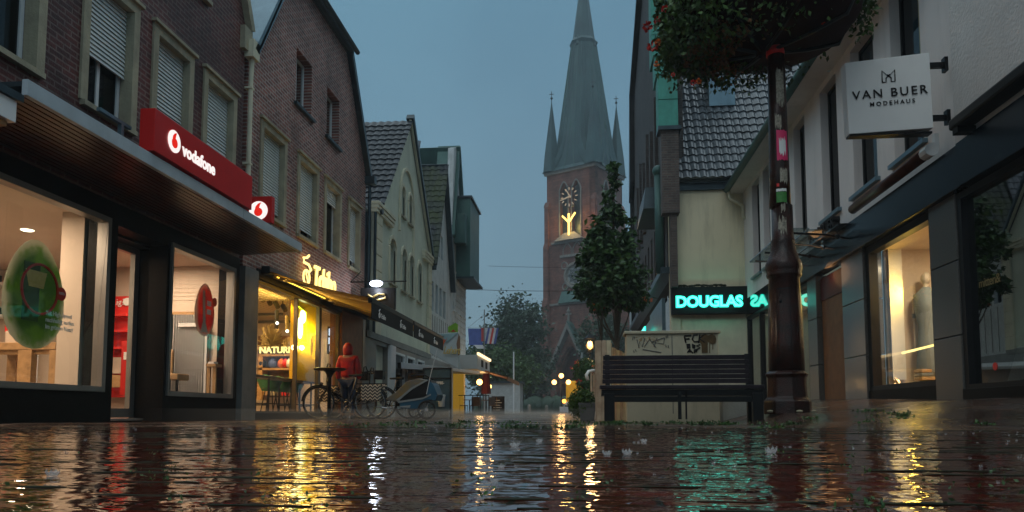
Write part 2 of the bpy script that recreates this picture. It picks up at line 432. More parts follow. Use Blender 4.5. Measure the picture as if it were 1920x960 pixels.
# ================================================================== ground, water, haze
def gz(X, Y):
    z = -.010 + .022*sm(6.1, 6.9, Y) + .010*sm(7.4, 9.5, Y)*0 
    z -= .012*sm(8.0, 10., Y)
    z += (.02 + .13*sm(12, 50, Y))*sm(14, 50, Y)*1.0
    rr = .13*sm(1.9, 2.6, X) + .17*sm(2.6, 5.0, X)
    along = sm(5., 9.2, Y)*(1 + .07*max(0, min(Y, 16)-10))
    z += rr*along*(1 - .4*sm(24, 40, Y))
    return z
def paving_mat():
    m, nt, o = new_mat('wet_paving')
    b = node(nt, 'BsdfPrincipled'); nt.links.new(b.outputs[0], o.inputs[0])
    tc = node(nt, 'TexCoord').outputs['Object']
    t = node(nt, 'TexBrick'); nt.links.new(tc, t.inputs['Vector'])
    t.inputs['Scale'].default_value = 1; t.inputs['Brick Width'].default_value = .2; t.inputs['Row Height'].default_value = .1
    t.inputs['Mortar Size'].default_value = .005; t.inputs['Mortar Smooth'].default_value = .4
    t.inputs['Color1'].default_value = (.10, .055, .038, 1); t.inputs['Color2'].default_value = (.06, .034, .026, 1); t.inputs['Mortar'].default_value = (.02, .018, .012, 1)
    c = mix(nt, 1., t.outputs['Color'], ramp(nt, noise(nt, tc, 1.3, 7, .6), .3, .7, (.55, .55, .55), (1.25, 1.2, 1.1)), 'MULTIPLY')
    nt.links.new(c, b.inputs['Base Color'])
    r = ramp(nt, noise(nt, tc, .8, 5), .4, .62, (.10,)*3, (.32,)*3); nt.links.new(r, b.inputs['Roughness'])
    b.inputs['IOR'].default_value = 1.4
    bn = node(nt, 'Bump'); bn.inputs['Strength'].default_value = .5; bn.inputs['Distance'].default_value = .006
    h = math_n(nt, 'ADD', math_n(nt, 'MULTIPLY', t.outputs['Fac'], -1.), math_n(nt, 'MULTIPLY', noise(nt, tc, 14., 4), 1.2))
    nt.links.new(h, bn.inputs['Height'])
    n = node(nt, 'TexNoise'); n.inputs['Scale'].default_value = 24.; nt.links.new(tc, n.inputs['Vector'])
    v = node(nt, 'VectorMath', operation='SUBTRACT'); nt.links.new(n.outputs['Color'], v.inputs[0]); v.inputs[1].default_value = (.5, .5, .5)
    q = node(nt, 'VectorMath', operation='MULTIPLY'); nt.links.new(v.outputs[0], q.inputs[0]); q.inputs[1].default_value = (.14, .26, 0)
    a = node(nt, 'VectorMath', operation='ADD'); nt.links.new(bn.outputs[0], a.inputs[0]); nt.links.new(q.outputs[0], a.inputs[1])
    nn = node(nt, 'VectorMath', operation='NORMALIZE'); nt.links.new(a.outputs[0], nn.inputs[0]); nt.links.new(nn.outputs[0], b.inputs['Normal'])
paving_mat()
def sheet(xs, ys, fz):
    vs = [(x, y, fz(x, y)) for y in ys for x in xs]; n = len(xs)
    fs = [(j*n+i, j*n+i+1, (j+1)*n+i+1, (j+1)*n+i) for j in range(len(ys)-1) for i in range(n-1)]
    return vs, fs
xs = [-120, -40, -15] + [i*.25 for i in range(-34, 35)] + [15, 40, 120]
ys = [-3, -1] + [i*.2 for i in range(0, 80)] + [16+i*1. for i in range(36)] + [60, 80, 120, 250]
mb = MB(); mb.add(*sheet(xs, ys, lambda x, y: gz(x, y) + .0015*math.sin(x*9+y*5)))
struct(mb.build('paved_ground', 'wet_paving', smooth=True))
# the film of rain water that covers the low foreground; ripples are real displaced geometry
def water_mat():
    m, nt, o = new_mat('rain_water')
    tc = node(nt, 'TexCoord').outputs['Object']
    g = node(nt, 'BsdfPrincipled'); g.inputs['Base Color'].default_value = (.055, .016, .009, 1); g.inputs['Roughness'].default_value = .02; g.inputs['IOR'].default_value = 2.3
    t = node(nt, 'TexBrick'); nt.links.new(tc, t.inputs['Vector'])
    t.inputs['Scale'].default_value = 1; t.inputs['Brick Width'].default_value = .2; t.inputs['Row Height'].default_value = .1
    t.inputs['Mortar Size'].default_value = .006; t.inputs['Mortar Smooth'].default_value = .4
    t.inputs['Color1'].default_value = (.11, .016, .008, 1); t.inputs['Color2'].default_value = (.05, .010, .006, 1); t.inputs['Mortar'].default_value = (.012, .009, .006, 1)
    nt.links.new(mix(nt, .9, t.outputs['Color'], ramp(nt, noise(nt, tc, 2.5, 6), .3, .7, (.5,)*3, (1.2,)*3), 'MULTIPLY'), g.inputs['Base Color'])
    def slope(scale, k, det=2):
        n = node(nt, 'TexNoise'); n.inputs['Scale'].default_value = scale; n.inputs['Detail'].default_value = det; mp = node(nt, 'Mapping'); mp.inputs['Scale'].default_value = (.30, 1, 1); nt.links.new(tc, mp.inputs[0]); nt.links.new(mp.outputs[0], n.inputs['Vector'])
        v = node(nt, 'VectorMath', operation='SUBTRACT'); nt.links.new(n.outputs['Color'], v.inputs[0]); v.inputs[1].default_value = (.5, .5, .5)
        q = node(nt, 'VectorMath', operation='MULTIPLY'); nt.links.new(v.outputs[0], q.inputs[0]); q.inputs[1].default_value = (k*.22, k, 0); return q.outputs[0]
    gn = node(nt, 'NewGeometry').outputs['Normal']; acc = gn
    for sc__, k in ((85., .26), (34., .16), (10., .04)):
        a = node(nt, 'VectorMath', operation='ADD'); nt.links.new(acc, a.inputs[0]); nt.links.new(slope(sc__, k), a.inputs[1]); acc = a.outputs[0]
    a = node(nt, 'VectorMath', operation='ADD'); nt.links.new(acc, a.inputs[0]); a.inputs[1].default_value = (0, -.017, 0); acc = a.outputs[0]   # normals tilted to the camera so the water reflects more sky
    nn = node(nt, 'VectorMath', operation='NORMALIZE'); nt.links.new(acc, nn.inputs[0]); nt.links.new(nn.outputs[0], g.inputs['Normal'])
    nt.links.new(g.outputs[0], o.inputs[0])
water_mat()
rs = np.random.RandomState(3)
def water_sheet():
    ys = [.45]
    while ys[-1] < 8.3: ys.append(ys[-1] + .006 + .0016*ys[-1])
    ys = np.array(ys); u = np.linspace(-1, 1, 420)
    Y, U = np.meshgrid(ys, u, indexing='ij'); X = -.096*Y*0 + U*(.75+.93*Y)
    Z = np.zeros_like(X)
    for k in range(46):
        lam = .035 * (1.09**k) ; 
        if lam > .16: lam = .035 + rs.rand()*.11
        a = rs.rand()*2*PI; kk = 2*PI/lam; amp = .00010*lam/.1*(.6+rs.rand()*.8)
        amp = min(amp, .0006)
        ph = rs.rand()*6.28
        Z += amp*np.sin(kk*(X*math.cos(a)+Y*math.sin(a))+ph + 1.5*np.sin(X*1.7+Y*2.3+k))
    for k in range(190):  # rain drop rings
        y = .6 + 7.2*rs.rand()**1.2; x = (rs.rand()*2-1)*(.7+.8*y); r0 = .02+.09*rs.rand()
        msk = (np.abs(X-x) < .25) & (np.abs(Y-y) < .25)
        r = np.sqrt((X[msk]-x)**2+(Y[msk]-y)**2)
        Z[msk] += .0008*np.sin((r-r0)*2*PI/.022)*np.exp(-((r-r0)/.022)**2)
    msk = np.sin(X*2.3+1.1*np.sin(Y*3.1))+np.sin(X*5.1+Y*4.)+.8*np.sin(X*11.+Y*7.)
    Z -= .0011*np.exp(-((np.mod(Y+.006*np.sin(X*3), .1)-.05)/.008)**2)*np.clip(msk*.8+.2, 0, 1)
    fade = np.clip((8.3-Y)/.8, 0, 1)
    Z = Z*fade
    ny, nx = X.shape
    co = np.stack([X, Y, Z], -1).reshape(-1, 3)
    idx = np.arange(ny*nx).reshape(ny, nx)
    q = np.stack([idx[:-1, :-1], idx[:-1, 1:], idx[1:, 1:], idx[1:, :-1]], -1).reshape(-1, 4)
    me = bpy.data.meshes.new('rain_water'); me.vertices.add(len(co)); me.vertices.foreach_set('co', co.ravel())
    me.loops.add(q.size); me.loops.foreach_set('vertex_index', q.ravel().astype(np.int32))
    me.polygons.add(len(q)); me.polygons.foreach_set('loop_start', np.arange(0, q.size, 4, dtype=np.int32))
    me.polygons.foreach_set('loop_total', np.full(len(q), 4, dtype=np.int32)); me.update(calc_edges=True)
    me.polygons.foreach_set('use_smooth', [True]*len(q)); me.materials.append(M['rain_water'])
    o = bpy.data.objects.new('rain_water', me); col.objects.link(o); struct(o)
water_sheet()
# haze
mb = MB(); mb.box(-118, 118, -2.5, 240, -1.3, 76)
hz = mb.build('haze', 'pane'); struct(hz, 'stuff')
m, nt_, o_ = new_mat('haze_air'); v = node(nt_, 'VolumePrincipled'); v.inputs['Density'].default_value = .0012
v.inputs['Color'].default_value = (.86, .93, .97, 1); nt_.links.new(v.outputs[0], o_.inputs['Volume'])
hz.data.materials.clear(); hz.data.materials.append(m)

mb = MB(); mb.box(-6.35, 1.6, 10.2, 48, .0, .20)
mist = mb.build('splash_mist', 'pane'); struct(mist, 'stuff')
m, nt_, o_ = new_mat('mist_air'); v = node(nt_, 'VolumePrincipled'); v.inputs['Density'].default_value = .028
v.inputs['Color'].default_value = (.90, .86, .80, 1); nt_.links.new(v.outputs[0], o_.inputs['Volume'])
mist.data.materials.clear(); mist.data.materials.append(m)
# ================================================================== shared builders for facades
def slats(mb, F, s0, s1, z0, z1, d, pitch=.045):
    z = z0
    while z < z1-.005:
        mb.hexa([F.p(s0, z, d-.03), F.p(s1, z, d-.03), F.p(s1, z, d), F.p(s0, z, d), F.p(s0, z+pitch*.86, d-.045), F.p(s1, z+pitch*.86, d-.045), F.p(s1, z+pitch*.86, d-.02), F.p(s0, z+pitch*.86, d-.02)]); z += pitch
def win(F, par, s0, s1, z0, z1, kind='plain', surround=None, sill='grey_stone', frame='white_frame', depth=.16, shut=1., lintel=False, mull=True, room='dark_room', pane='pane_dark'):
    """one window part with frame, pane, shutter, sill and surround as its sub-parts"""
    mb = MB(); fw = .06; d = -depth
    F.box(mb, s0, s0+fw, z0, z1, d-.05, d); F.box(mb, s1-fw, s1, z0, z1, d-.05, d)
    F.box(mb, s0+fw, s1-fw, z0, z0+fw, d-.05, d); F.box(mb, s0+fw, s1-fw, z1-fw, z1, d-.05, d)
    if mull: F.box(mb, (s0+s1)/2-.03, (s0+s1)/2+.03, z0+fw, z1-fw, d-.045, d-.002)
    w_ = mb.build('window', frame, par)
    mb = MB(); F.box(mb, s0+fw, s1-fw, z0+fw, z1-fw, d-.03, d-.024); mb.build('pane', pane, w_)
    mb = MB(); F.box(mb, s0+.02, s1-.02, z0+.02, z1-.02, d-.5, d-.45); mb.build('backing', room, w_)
    if kind == 'curtain':
        mb = MB(); n = 14
        for i in range(n):
            a = s0+fw+(s1-s0-2*fw)*i/n*.62; F.box(mb, a, a+.02+.02*(i % 3), z0+fw, z1-fw, d-.12-.02*(i % 2), d-.09)
        F.box(mb, s0+fw, s0+fw+(s1-s0)*.55, z0+fw, z1-fw, d-.16, d-.14); mb.build('curtain', 'curtain', w_)
    if kind == 'shutter':
        mb = MB(); h = (z1-z0)*shut; slats(mb, F, s0+.01, s1-.01, z1-h, z1, d+.075, .062); mb.build('shutter', 'shutter', w_)
    if sill:
        mb = MB(); F.box(mb, s0-.1, s1+.1, z0-.07, z0-.002, -depth, .08); mb.build('sill', sill, w_)
    if surround:
        mb = MB(); t = .13; q = .035
        F.box(mb, s0-t, s0+.006, z0, z1, -depth+.01, q); F.box(mb, s1-.006, s1+t, z0, z1, -depth+.01, q); F.box(mb, s0-t, s1+t, z1-.006, z1+t, -depth+.01, q)
        F.box(mb, s0-t-.04, s1+t+.04, z1+t, z1+t+.05, -.1, q+.05)
        mb.build('surround', surround, w_)
    return w_
def tiles(mb, O, u, v, nu, nv, clipf=None, curl=.028, step=.03):
    """rows of pantiles: O eave corner, u one tile along the eave, v one course up the slope"""
    O, u, v = Vector(O), Vector(u), Vector(v); n = u.cross(v).normalized()
    if n.z < 0: n = -n
    prof = [(0, .1), (.18, .55), (.42, 1.), (.62, .75), (.82, .1), (1., 0.)]
    for j in range(nv):
        for i in range(nu):
            if clipf and not clipf((i+.5)/nu, (j+.5)/nv): continue
            b = O + u*i + v*j; jit = (rnd.random()-.5)*.006
            lo = [b + u*a + n*(step+curl*h+jit) - v*.06 for a, h in prof]; hi = [b + u*a + v*1.0 + n*(curl*h) for a, h in prof]
            fl = [b + u*a + n*(-.012) - v*.06 for a, h in prof]
            k = len(prof); fs = [(q, q+1, k+q+1, k+q) for q in range(k-1)] + [(2*k+q, 2*k+q+1, q+1, q) for q in range(k-1)]
            mb.add(lo+hi+fl, fs)
# ================================================================== LEFT ROW
# --- building A : dark red brick over the phone shop
F = LEFT
A = thing('brick_building', 'dark red brick house above the phone shop with stone framed windows', 'building', (-8, 9.5, 0))
wins = [(7.0, 8.02, 4.2, 5.95, 'curtain', .25), (8.93, 9.88, 4.2, 5.95, 'half', .58), (10.5, 11.42, 4.2, 5.95, 'shutter', 1), (12.02, 12.98, 4.2, 5.95, 'shutter', .80)]
ups = [(8.9, 9.9, 7.3, 8.7), (10.9, 11.9, 7.3, 8.7)]
poly = [(4, 3.05), (13.42, 3.05), (13.42, 7.6), (11.6, 11.2), (4, 11.2)]
mb = MB(); F.wall(mb, poly, [rect(*w_[:4]) for w_ in wins] + [rect(*u) for u in ups], 0, .35)
mb.build('wall', 'brick_dark_red', A)
for s0, s1, z0, z1, k, sh in wins:
    w_ = win(F, A, s0, s1, z0, z1, 'shutter', surround='limestone', sill='limestone', shut=sh if k != 'curtain' else .3)
    if k in ('curtain', 'half'):
        mb = MB()
        for i in range(16):
            a = s0+.07+(s1-s0-.14)*i/16*.8; F.box(mb, a, a+.035, z0+.07, z1-.1, -.30-.025*(i % 2), -.26-.025*(i % 2))
        mb.build('curtain', 'curtain', w_)
for u in ups: win(F, A, *u, sill='limestone', surround='limestone')
mb = MB()
for (a, b) in (((13.46, 7.55), (11.62, 11.2)),):
    d = Vector((0, b[0]-a[0], b[1]-a[1])).normalized()
    F.prism(mb, [a, (a[0]+.14, a[1]+.06), (b[0]+.14, b[1]+.06), b], -.3, .12)
F.box(mb, 13.2, 13.52, 7.1, 7.55, -.2, .1)
mb.build('verge', 'limestone', A)
mb = MB(); F.box(mb, 4, 13.3, 10.9, 11.0, -6, -.4); mb.build('roof', 'roof_tile', A)
# downpipe
mb = MB(); mb.tube([F.p(13.5, 7.2, .12), F.p(13.5, 6.6, .1), F.p(13.5, 3.3, .1)], .045, 10)
F.box(mb, 13.36, 13.64, 7.0, 7.35, .02, .2)
for z in (6.4, 4.9, 3.7): F.box(mb, 13.44, 13.56, z, z+.04, 0, .15)
mb.build('downpipe', 'cream_trim', A, smooth=False)
# shopfront: black granite with display windows, recessed door
mb = MB()
F.wall(mb, [(3, .0), (13.42, .0), (13.42, 3.05), (3, 3.05)], [rect(6.2, 9.52, .41, 2.8), rect(9.72, 10.98, .02, 2.75), rect(11.05, 13.22, .40, 2.82)], .02, .3)
F.box(mb, 4, 6.2, 0, 3, -.2, -.02)
mb.build('shopfront', 'black_granite', A)
for (s0, s1, z0, z1) in ((6.2, 9.52, .41, 2.8), (11.05, 13.22, .40, 2.82)):
    mb = MB(); fw = .075
    F.box(mb, s0, s0+fw*.6, z0, z1, -.10, .06); F.box(mb, s1-fw, s1, z0, z1, -.10, .06)
    F.box(mb, s0+fw*.6, s1-fw, z0, z0+fw, -.10, .06); F.box(mb, s0+fw*.6, s1-fw, z1-fw, z1, -.10, .06)
    w_ = mb.build('display_window', 'bronze_frame' if z0 > 9 else 'grey_frame', A, bevel=.004)
    mb = MB(); F.box(mb, s0+.04, s1-fw, z0+fw, z1-fw, -.02, -.012); mb.build('pane', 'pane', w_)
# door glazing set back
mb = MB(); q = -.55
F.box(mb, 9.66, 9.72, .06, 2.72, q-.05, q+.03); F.box(mb, 10.98, 11.1, .06, 2.72, q-.05, q+.03)
F.box(mb, 9.72, 10.98, 2.62, 2.72, q-.05, q+.03); F.box(mb, 9.72, 10.98, .06, .2, q-.05, q+.03)
dr = mb.build('shop_door', 'grey_frame', A)
mb = MB(); F.box(mb, 9.72, 10.98, .2, 2.62, q, q+.008); mb.build('pane', 'pane', dr)
mb = MB(); F.box(mb, 9.71, 11.1, .02, 3.0, -2, q-.06) if False else None
mb = MB(); F.box(mb, 9.60, 9.66, .02, 2.9, -.6, -.3); F.box(mb, 11.1, 11.14, .02, 2.9, -.6, -.3); F.box(mb, 9.6, 11.14, 2.72, 3.0, -.6, -.3); mb.build('door_recess', 'black_granite', A)
# interior
mb = MB()
F.box(mb, 4.2, 13.3, .0, .05, -5, -.32); mb.build('shop_floor', 'shop_floor', A)
mb = MB(); F.box(mb, 4.2, 13.3, 2.9, 3.0, -5, -.32); mb.build('shop_ceiling', 'shop_ceiling', A)
mb = MB(); F.box(mb, 4.1, 4.2, 0, 3, -5, -.32); F.box(mb, 13.3, 13.4, 0, 3, -5, -.32); F.box(mb, 4.1, 13.4, 0, 3, -5.1, -5)
F.box(mb, 9.50, 9.60, .05, 2.9, -.66, -.33)
mb.build('shop_wall', 'shop_wall', A)
def prect(mb, px0, py0, px1, py1, Y, th=.03):
    """box facing the camera end of a room, given by its outline on the plane Y"""
    p, q = at(px0, py0, Y=Y), at(px1, py1, Y=Y); mb.box(min(p.x, q.x), max(p.x, q.x), Y, Y+th, min(p.z, q.z), max(p.z, q.z))
mb = MB(); Yp = 12.6
for r_ in ((60, 424, 168, 436), (125, 436, 131, 745), (148, 436, 154, 745), (60, 436, 66, 745), (66, 560, 125, 566), (131, 528, 148, 548), (154, 420, 168, 745)): prect(mb, *r_, Yp)
mb.build('inner_partition', 'white_frame', A)
mb = MB()
for i in range(15): prect(mb, 318+i*4.6, 590, 320+i*4.6, 750, 13.2, .02)
m3 = MB(); prect(m3, 300, 585, 388, 752, 13.25, .03); m3.build('screen_backing', 'oak', A)
for i in range(10): prect(mb, 300, 560-i*7, 440, 557.5-i*7, 13.24, .01)
prect(mb, 334, 606, 388, 612, 13.15, .03); mb.build('slat_screen', 'white_frame', A)
for (s, d, e_) in ((7.2, -1.6, 1), (8.6, -1.1, 1), (10.4, -1.9, 1), (12.3, -1.0, 1), (9.3, -3.6, 1), (6.4, -3.2, 1)):
    p = F.p(s, 2.9, d); mb = MB(); mb.lathe(p, [(.001, -.012), (.07, -.012), (.09, -.004), (.09, .0)], 16)
    mb.mi = 0; mb.build('ceiling_light', 'lamp_white', A)
    light('ceiling_lamp', (p.x, p.y, 2.84), 40, (1, .70, .49), .35, parent=A)
# red presentation wall and furniture
def shop_thing(name, label, cat, loc): return thing(name, label, cat, loc)
t = thing('display_wall', 'red display wall with screens behind the phone shop door', 'display wall', (-9.0, 13.1, .05))
mb = MB(); prect(mb, 196, 556, 250, 745, 13.1, .1); mb.build('panel', 'red_paint', t)
p = at(207, 572, Y=13.09); text('lettering', '...ig?', p, (1, 0, 0), (0, 0, 1), .17, 'white_letter', t, ext=.002)
p = at(239, 566, Y=13.09); mb = MB(); mb.tube([p, p-Vector((0, .02, 0))], .075, 16); mb.build('badge', 'white_letter', t)
for (a_, b_, c_, d_) in ((200, 588, 236, 592), (200, 618, 236, 622), (200, 650, 236, 654)):
    mb = MB(); prect(mb, a_, b_, c_, d_, 12.85, .25); mb.build('shelf', 'red_paint', t)
mb = MB(); prect(mb, 205, 670, 232, 700, 13.0, .05); mb.build('screen', 'shop_wall', t)
mb = MB(); prect(mb, 202, 703, 228, 726, 12.9, .1); mb.build('drawer', 'oak', t)
t = thing('brochure_stand', 'bright red brochure stand just inside the phone shop door', 'stand', (-8.2, 12.2, .05))
mb = MB(); prect(mb, 228, 640, 247, 742, 12.2, .3); mb.build('body', 'red_paint', t, bevel=.01)
mb = MB(); prect(mb, 232, 660, 240, 674, 12.18, .015); mb.build('card', 'white_letter', t)
t = thing('counter_table', 'tall light oak counter table behind the big display window', 'table', (-8.0, 10.3, .05))
mb = MB(); prect(mb, -60, 643, 104, 655, 10.3, .9); mb.build('tabletop', 'oak', t, bevel=.006)
mb = MB(); prect(mb, 10, 620, 96, 642, 10.45, .6); mb.build('tray', 'shop_wall', t, bevel=.01)
for (a_, c_, yy) in ((34, 52, 10.3), (93, 104, 10.3), (-40, -25, 10.3), (14, 24, 11.05)): mb = MB(); prect(mb, a_, 656, c_, 800, yy, .12); mb.build('leg', 'oak', t)
mb = MB(); prect(mb, 0, 655, 100, 664, 10.36, .03); mb.build('apron', 'oak', t)
t = thing('round_bin', 'pale round waste bin under the oak counter table', 'bin', (-8, 11.0, .05))
p = at(73, 715, Y=11); mb = MB(); mb.lathe((p.x, p.y, .05), [(.11, 0), (.13, .38), (.12, .38), (.12, .36), (.0, .36)], 18); mb.build('bin_body', 'white_letter', t, smooth=True)
t = thing('device_shelf', 'white wall shelf with small dark devices behind the green egg poster', 'shelf', at(60, 560, Y=13.2))
for y_ in (470, 530, 590): mb = MB(); prect(mb, -80, y_, 58, y_+4, 13.0, .25); mb.build('shelf_board', 'white_letter', t)
for y_ in (470, 530, 590):
    for x_ in range(-60, 56, 14): mb = MB(); prect(mb, x_, y_-13, x_+6, y_-1, 13.1, .02); mb.build('device', 'black_ink' if (x_//14) % 3 else 'red_paint', t)
t = thing('red_banner', 'narrow red hanging banner at the far left of the big display window', 'banner', (-9, 11.5, 1))
mb = MB(); prect(mb, 12, 560, 20, 622, 11.5, .03); mb.build('cloth', 'red_paint', t)
t = thing('red_banner', 'small red panel between the column and the inner glass door', 'banner', (-9, 12.9, 1))
mb = MB(); prect(mb, 150, 560, 160, 620, 12.9, .03); mb.build('cloth', 'red_paint', t)
t = thing('side_table', 'small oak table with folded leaflets behind the second display window', 'table', (-7.5, 12.9, .05))
mb = MB(); prect(mb, 386, 682, 404, 687, 12.9, .25); mb.build('tabletop', 'oak', t)
for a_ in (388, 399): mb = MB(); prect(mb, a_, 688, a_+4, 752, 12.95, .04); mb.build('leg', 'oak', t)
mb = MB(); prect(mb, 390, 678, 401, 682, 12.95, .15); mb.build('leaflet', 'white_letter', t)
t = thing('shop_chair', 'orange brown upholstered chair at the left of the second display window', 'chair', (-8.0, 12.6, .05))
mb = MB(); prect(mb, 312, 700, 333, 712, 12.6, .4); mb.build('seat', 'cloth_tan', t, bevel=.02)
mb = MB(); prect(mb, 310, 655, 322, 702, 12.95, .06); mb.build('backrest', 'cloth_tan', t, bevel=.02)
for a_ in (313, 330): mb = MB(); prect(mb, a_, 712, a_+2.5, 748, 12.6, .03); mb.build('leg', 'black_metal', t)
# egg shaped window posters
def egg(mb, F, s, z, rs_, rz, d0, d1, n=28, k=.18):
    F.prism(mb, [(s + rs_*math.sin(2*PI*i/n)*(1-k*math.cos(2*PI*i/n)), z + rz*math.cos(2*PI*i/n)) for i in range(n)], d0, d1)
def poster_mat(name, c1, c2, c3, cen, rad):
    m, nt, o = new_mat(name); b = node(nt, 'BsdfPrincipled'); tl = node(nt, 'BsdfTranslucent'); mx = node(nt, 'MixShader'); mx.inputs[0].default_value = .5; nt.links.new(b.outputs[0], mx.inputs[1]); nt.links.new(tl.outputs[0], mx.inputs[2]); nt.links.new(mx.outputs[0], o.inputs[0]); b.inputs['Roughness'].default_value = .6
    tc = node(nt, 'TexCoord').outputs['Object']; s = node(nt, 'SeparateXYZ'); nt.links.new(tc, s.inputs[0])
    r = math_n(nt, 'POWER', math_n(nt, 'ADD', math_n(nt, 'POWER', math_n(nt, 'DIVIDE', math_n(nt, 'SUBTRACT', s.outputs[1], cen[0]), rad[0]), 2.), math_n(nt, 'POWER', math_n(nt, 'DIVIDE', math_n(nt, 'SUBTRACT', s.outputs[2], cen[1]), rad[1]), 2.)), .5)
    f = ramp(nt, r, .72, 1.02, c1, c2); f = mix(nt, ramp(nt, noise(nt, tc, 4., 5), .45, .6), f, c3)
    f = mix(nt, ramp(nt, r, .9, 1.04), f, c2); nt.links.new(f, b.inputs['Base Color']); nt.links.new(mix(nt, .06, f, (1, 1, 1)), tl.inputs[0])
poster_mat('poster_green', (.06, .16, .012), (.60, .60, .48), (.14, .28, .02), (8.30, 1.52), (.50, .66))
poster_mat('poster_red', (.62, .05, .015), (.55, .42, .34), (.45, .02, .012), (12.32, 1.92), (.31, .46))
t = thing('egg_poster', 'large green egg shaped poster with a lantern picture on the display glass', 'poster', F.p(8.3, .9, -.05))
mb = MB(); egg(mb, F, 8.28, 1.55, .50, .66, -.055, -.045); mb.build('sheet', 'poster_green', t)
mb = MB(); egg(mb, F, 8.20, 1.52, .05, .05, -.045, -.04, k=0)
p0 = F.p(8.35, 1.62, -.04)
mb = MB(); mb.torus(p0, .30, .018, 'X', 30, 5); mb.build('ring', 'sticker_red', t)
mb = MB(); F.box(mb, 8.08, 8.34, 1.22, 1.92, -.045, -.037); mb.build('lantern_picture', 'leaf_dark', t)
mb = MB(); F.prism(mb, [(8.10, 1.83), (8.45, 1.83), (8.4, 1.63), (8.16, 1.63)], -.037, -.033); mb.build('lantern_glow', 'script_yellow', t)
mb = MB(); mb.tube([F.p(8.72, 1.62, -.045), F.p(8.72, 1.62, -.036)], .085, 20); mb.build('badge', 'sticker_red', t)
text('lettering', '100%', F.p(8.665, 1.61, -.034), (0, 1, 0), (0, 0, 1), .05, 'white_letter', t, ext=.001)
for i, l in enumerate(('Mit High-Speed', 'nachhaltig surfen.', 'Im gr\u00fcnen Netz!')):
    text('lettering', l, F.p(8.46, 1.33-.085*i, -.034), (0, 1, 0), (0, 0, 1), .075, 'white_letter', t, ext=.001, bold=.002)
t = thing('egg_poster', 'small red egg shaped poster on the second display window', 'poster', F.p(12.3, 1.5, -.05))
mb = MB(); egg(mb, F, 12.3, 1.92, .33, .46, -.055, -.045); mb.build('sheet', 'poster_red', t)
mb = MB(); F.prism(mb, [(12.2, 2.25), (12.28, 2.25), (12.33, 1.7), (12.42, 1.52), (12.16, 1.52), (12.24, 1.7)], -.045, -.04); mb.build('picture', 'shop_wall', t)
mb = MB(); mb.tube([F.p(12.62, 2.1, -.045), F.p(12.62, 2.1, -.036)], .08, 16); mb.build('badge', 'sticker_red', t)
for z in (2.0, 1.85): mb = MB(); F.box(mb, 12.36, 12.5, z, z+.09, -.045, -.038); mb.build('label_patch', 'white_letter', t)

# canopy over the shopfront
C = thing('entrance_canopy', 'long projecting canopy with grey edge and brown boarded soffit over the phone shop', 'canopy', (-5.9, 10, 3.1))
G = FR((-5.3, 0, 0), (0, 1, 0), (1, 0, 0))
mb = MB(); G.box(mb, 6.47, 11.05, 3.17, 3.33, -.06, 0); G.box(mb, 11.06, 13.5, 3.17, 3.33, -.06, 0); G.box(mb, 13.44, 13.5, 3.17, 3.33, -1.15, -.06); mb.build('edge_trim', 'soffit_edge', C, bevel=.004)
mb = MB(); G.box(mb, 6.47, 13.44, 3.26, 3.31, -1.19, -.06); mb.build('deck', 'dark_zinc', C)
mb = MB()
for i in range(14): G.box(mb, 6.48, 13.43, 3.165-.004*i, 3.19-.004*i, -.14-.079*i, -.07-.079*i)
mb.build('soffit', 'soffit_wood', C, bevel=.004)
C = thing('shop_canopy', 'pale stepped end of the neighbouring shop canopy at the left edge', 'canopy', (-5.4, 5.3, 3))
mb = MB()
G.box(mb, 2.5, 6.46, 3.085, 3.16, -1.1, -.02)
mb.build('cap', 'dark_zinc', C)
mb = MB(); G.box(mb, 2.5, 6.41, 2.87, 3.08, -.3, -.05); mb.build('fascia', 'white_letter', C, bevel=.004)
mb = MB(); G.box(mb, 2.5, 6.36, 2.82, 2.868, -.5, -.1); G.box(mb, 2.5, 6.28, 2.77, 2.818, -.8, -.3); mb.build('soffit', 'oak', C)
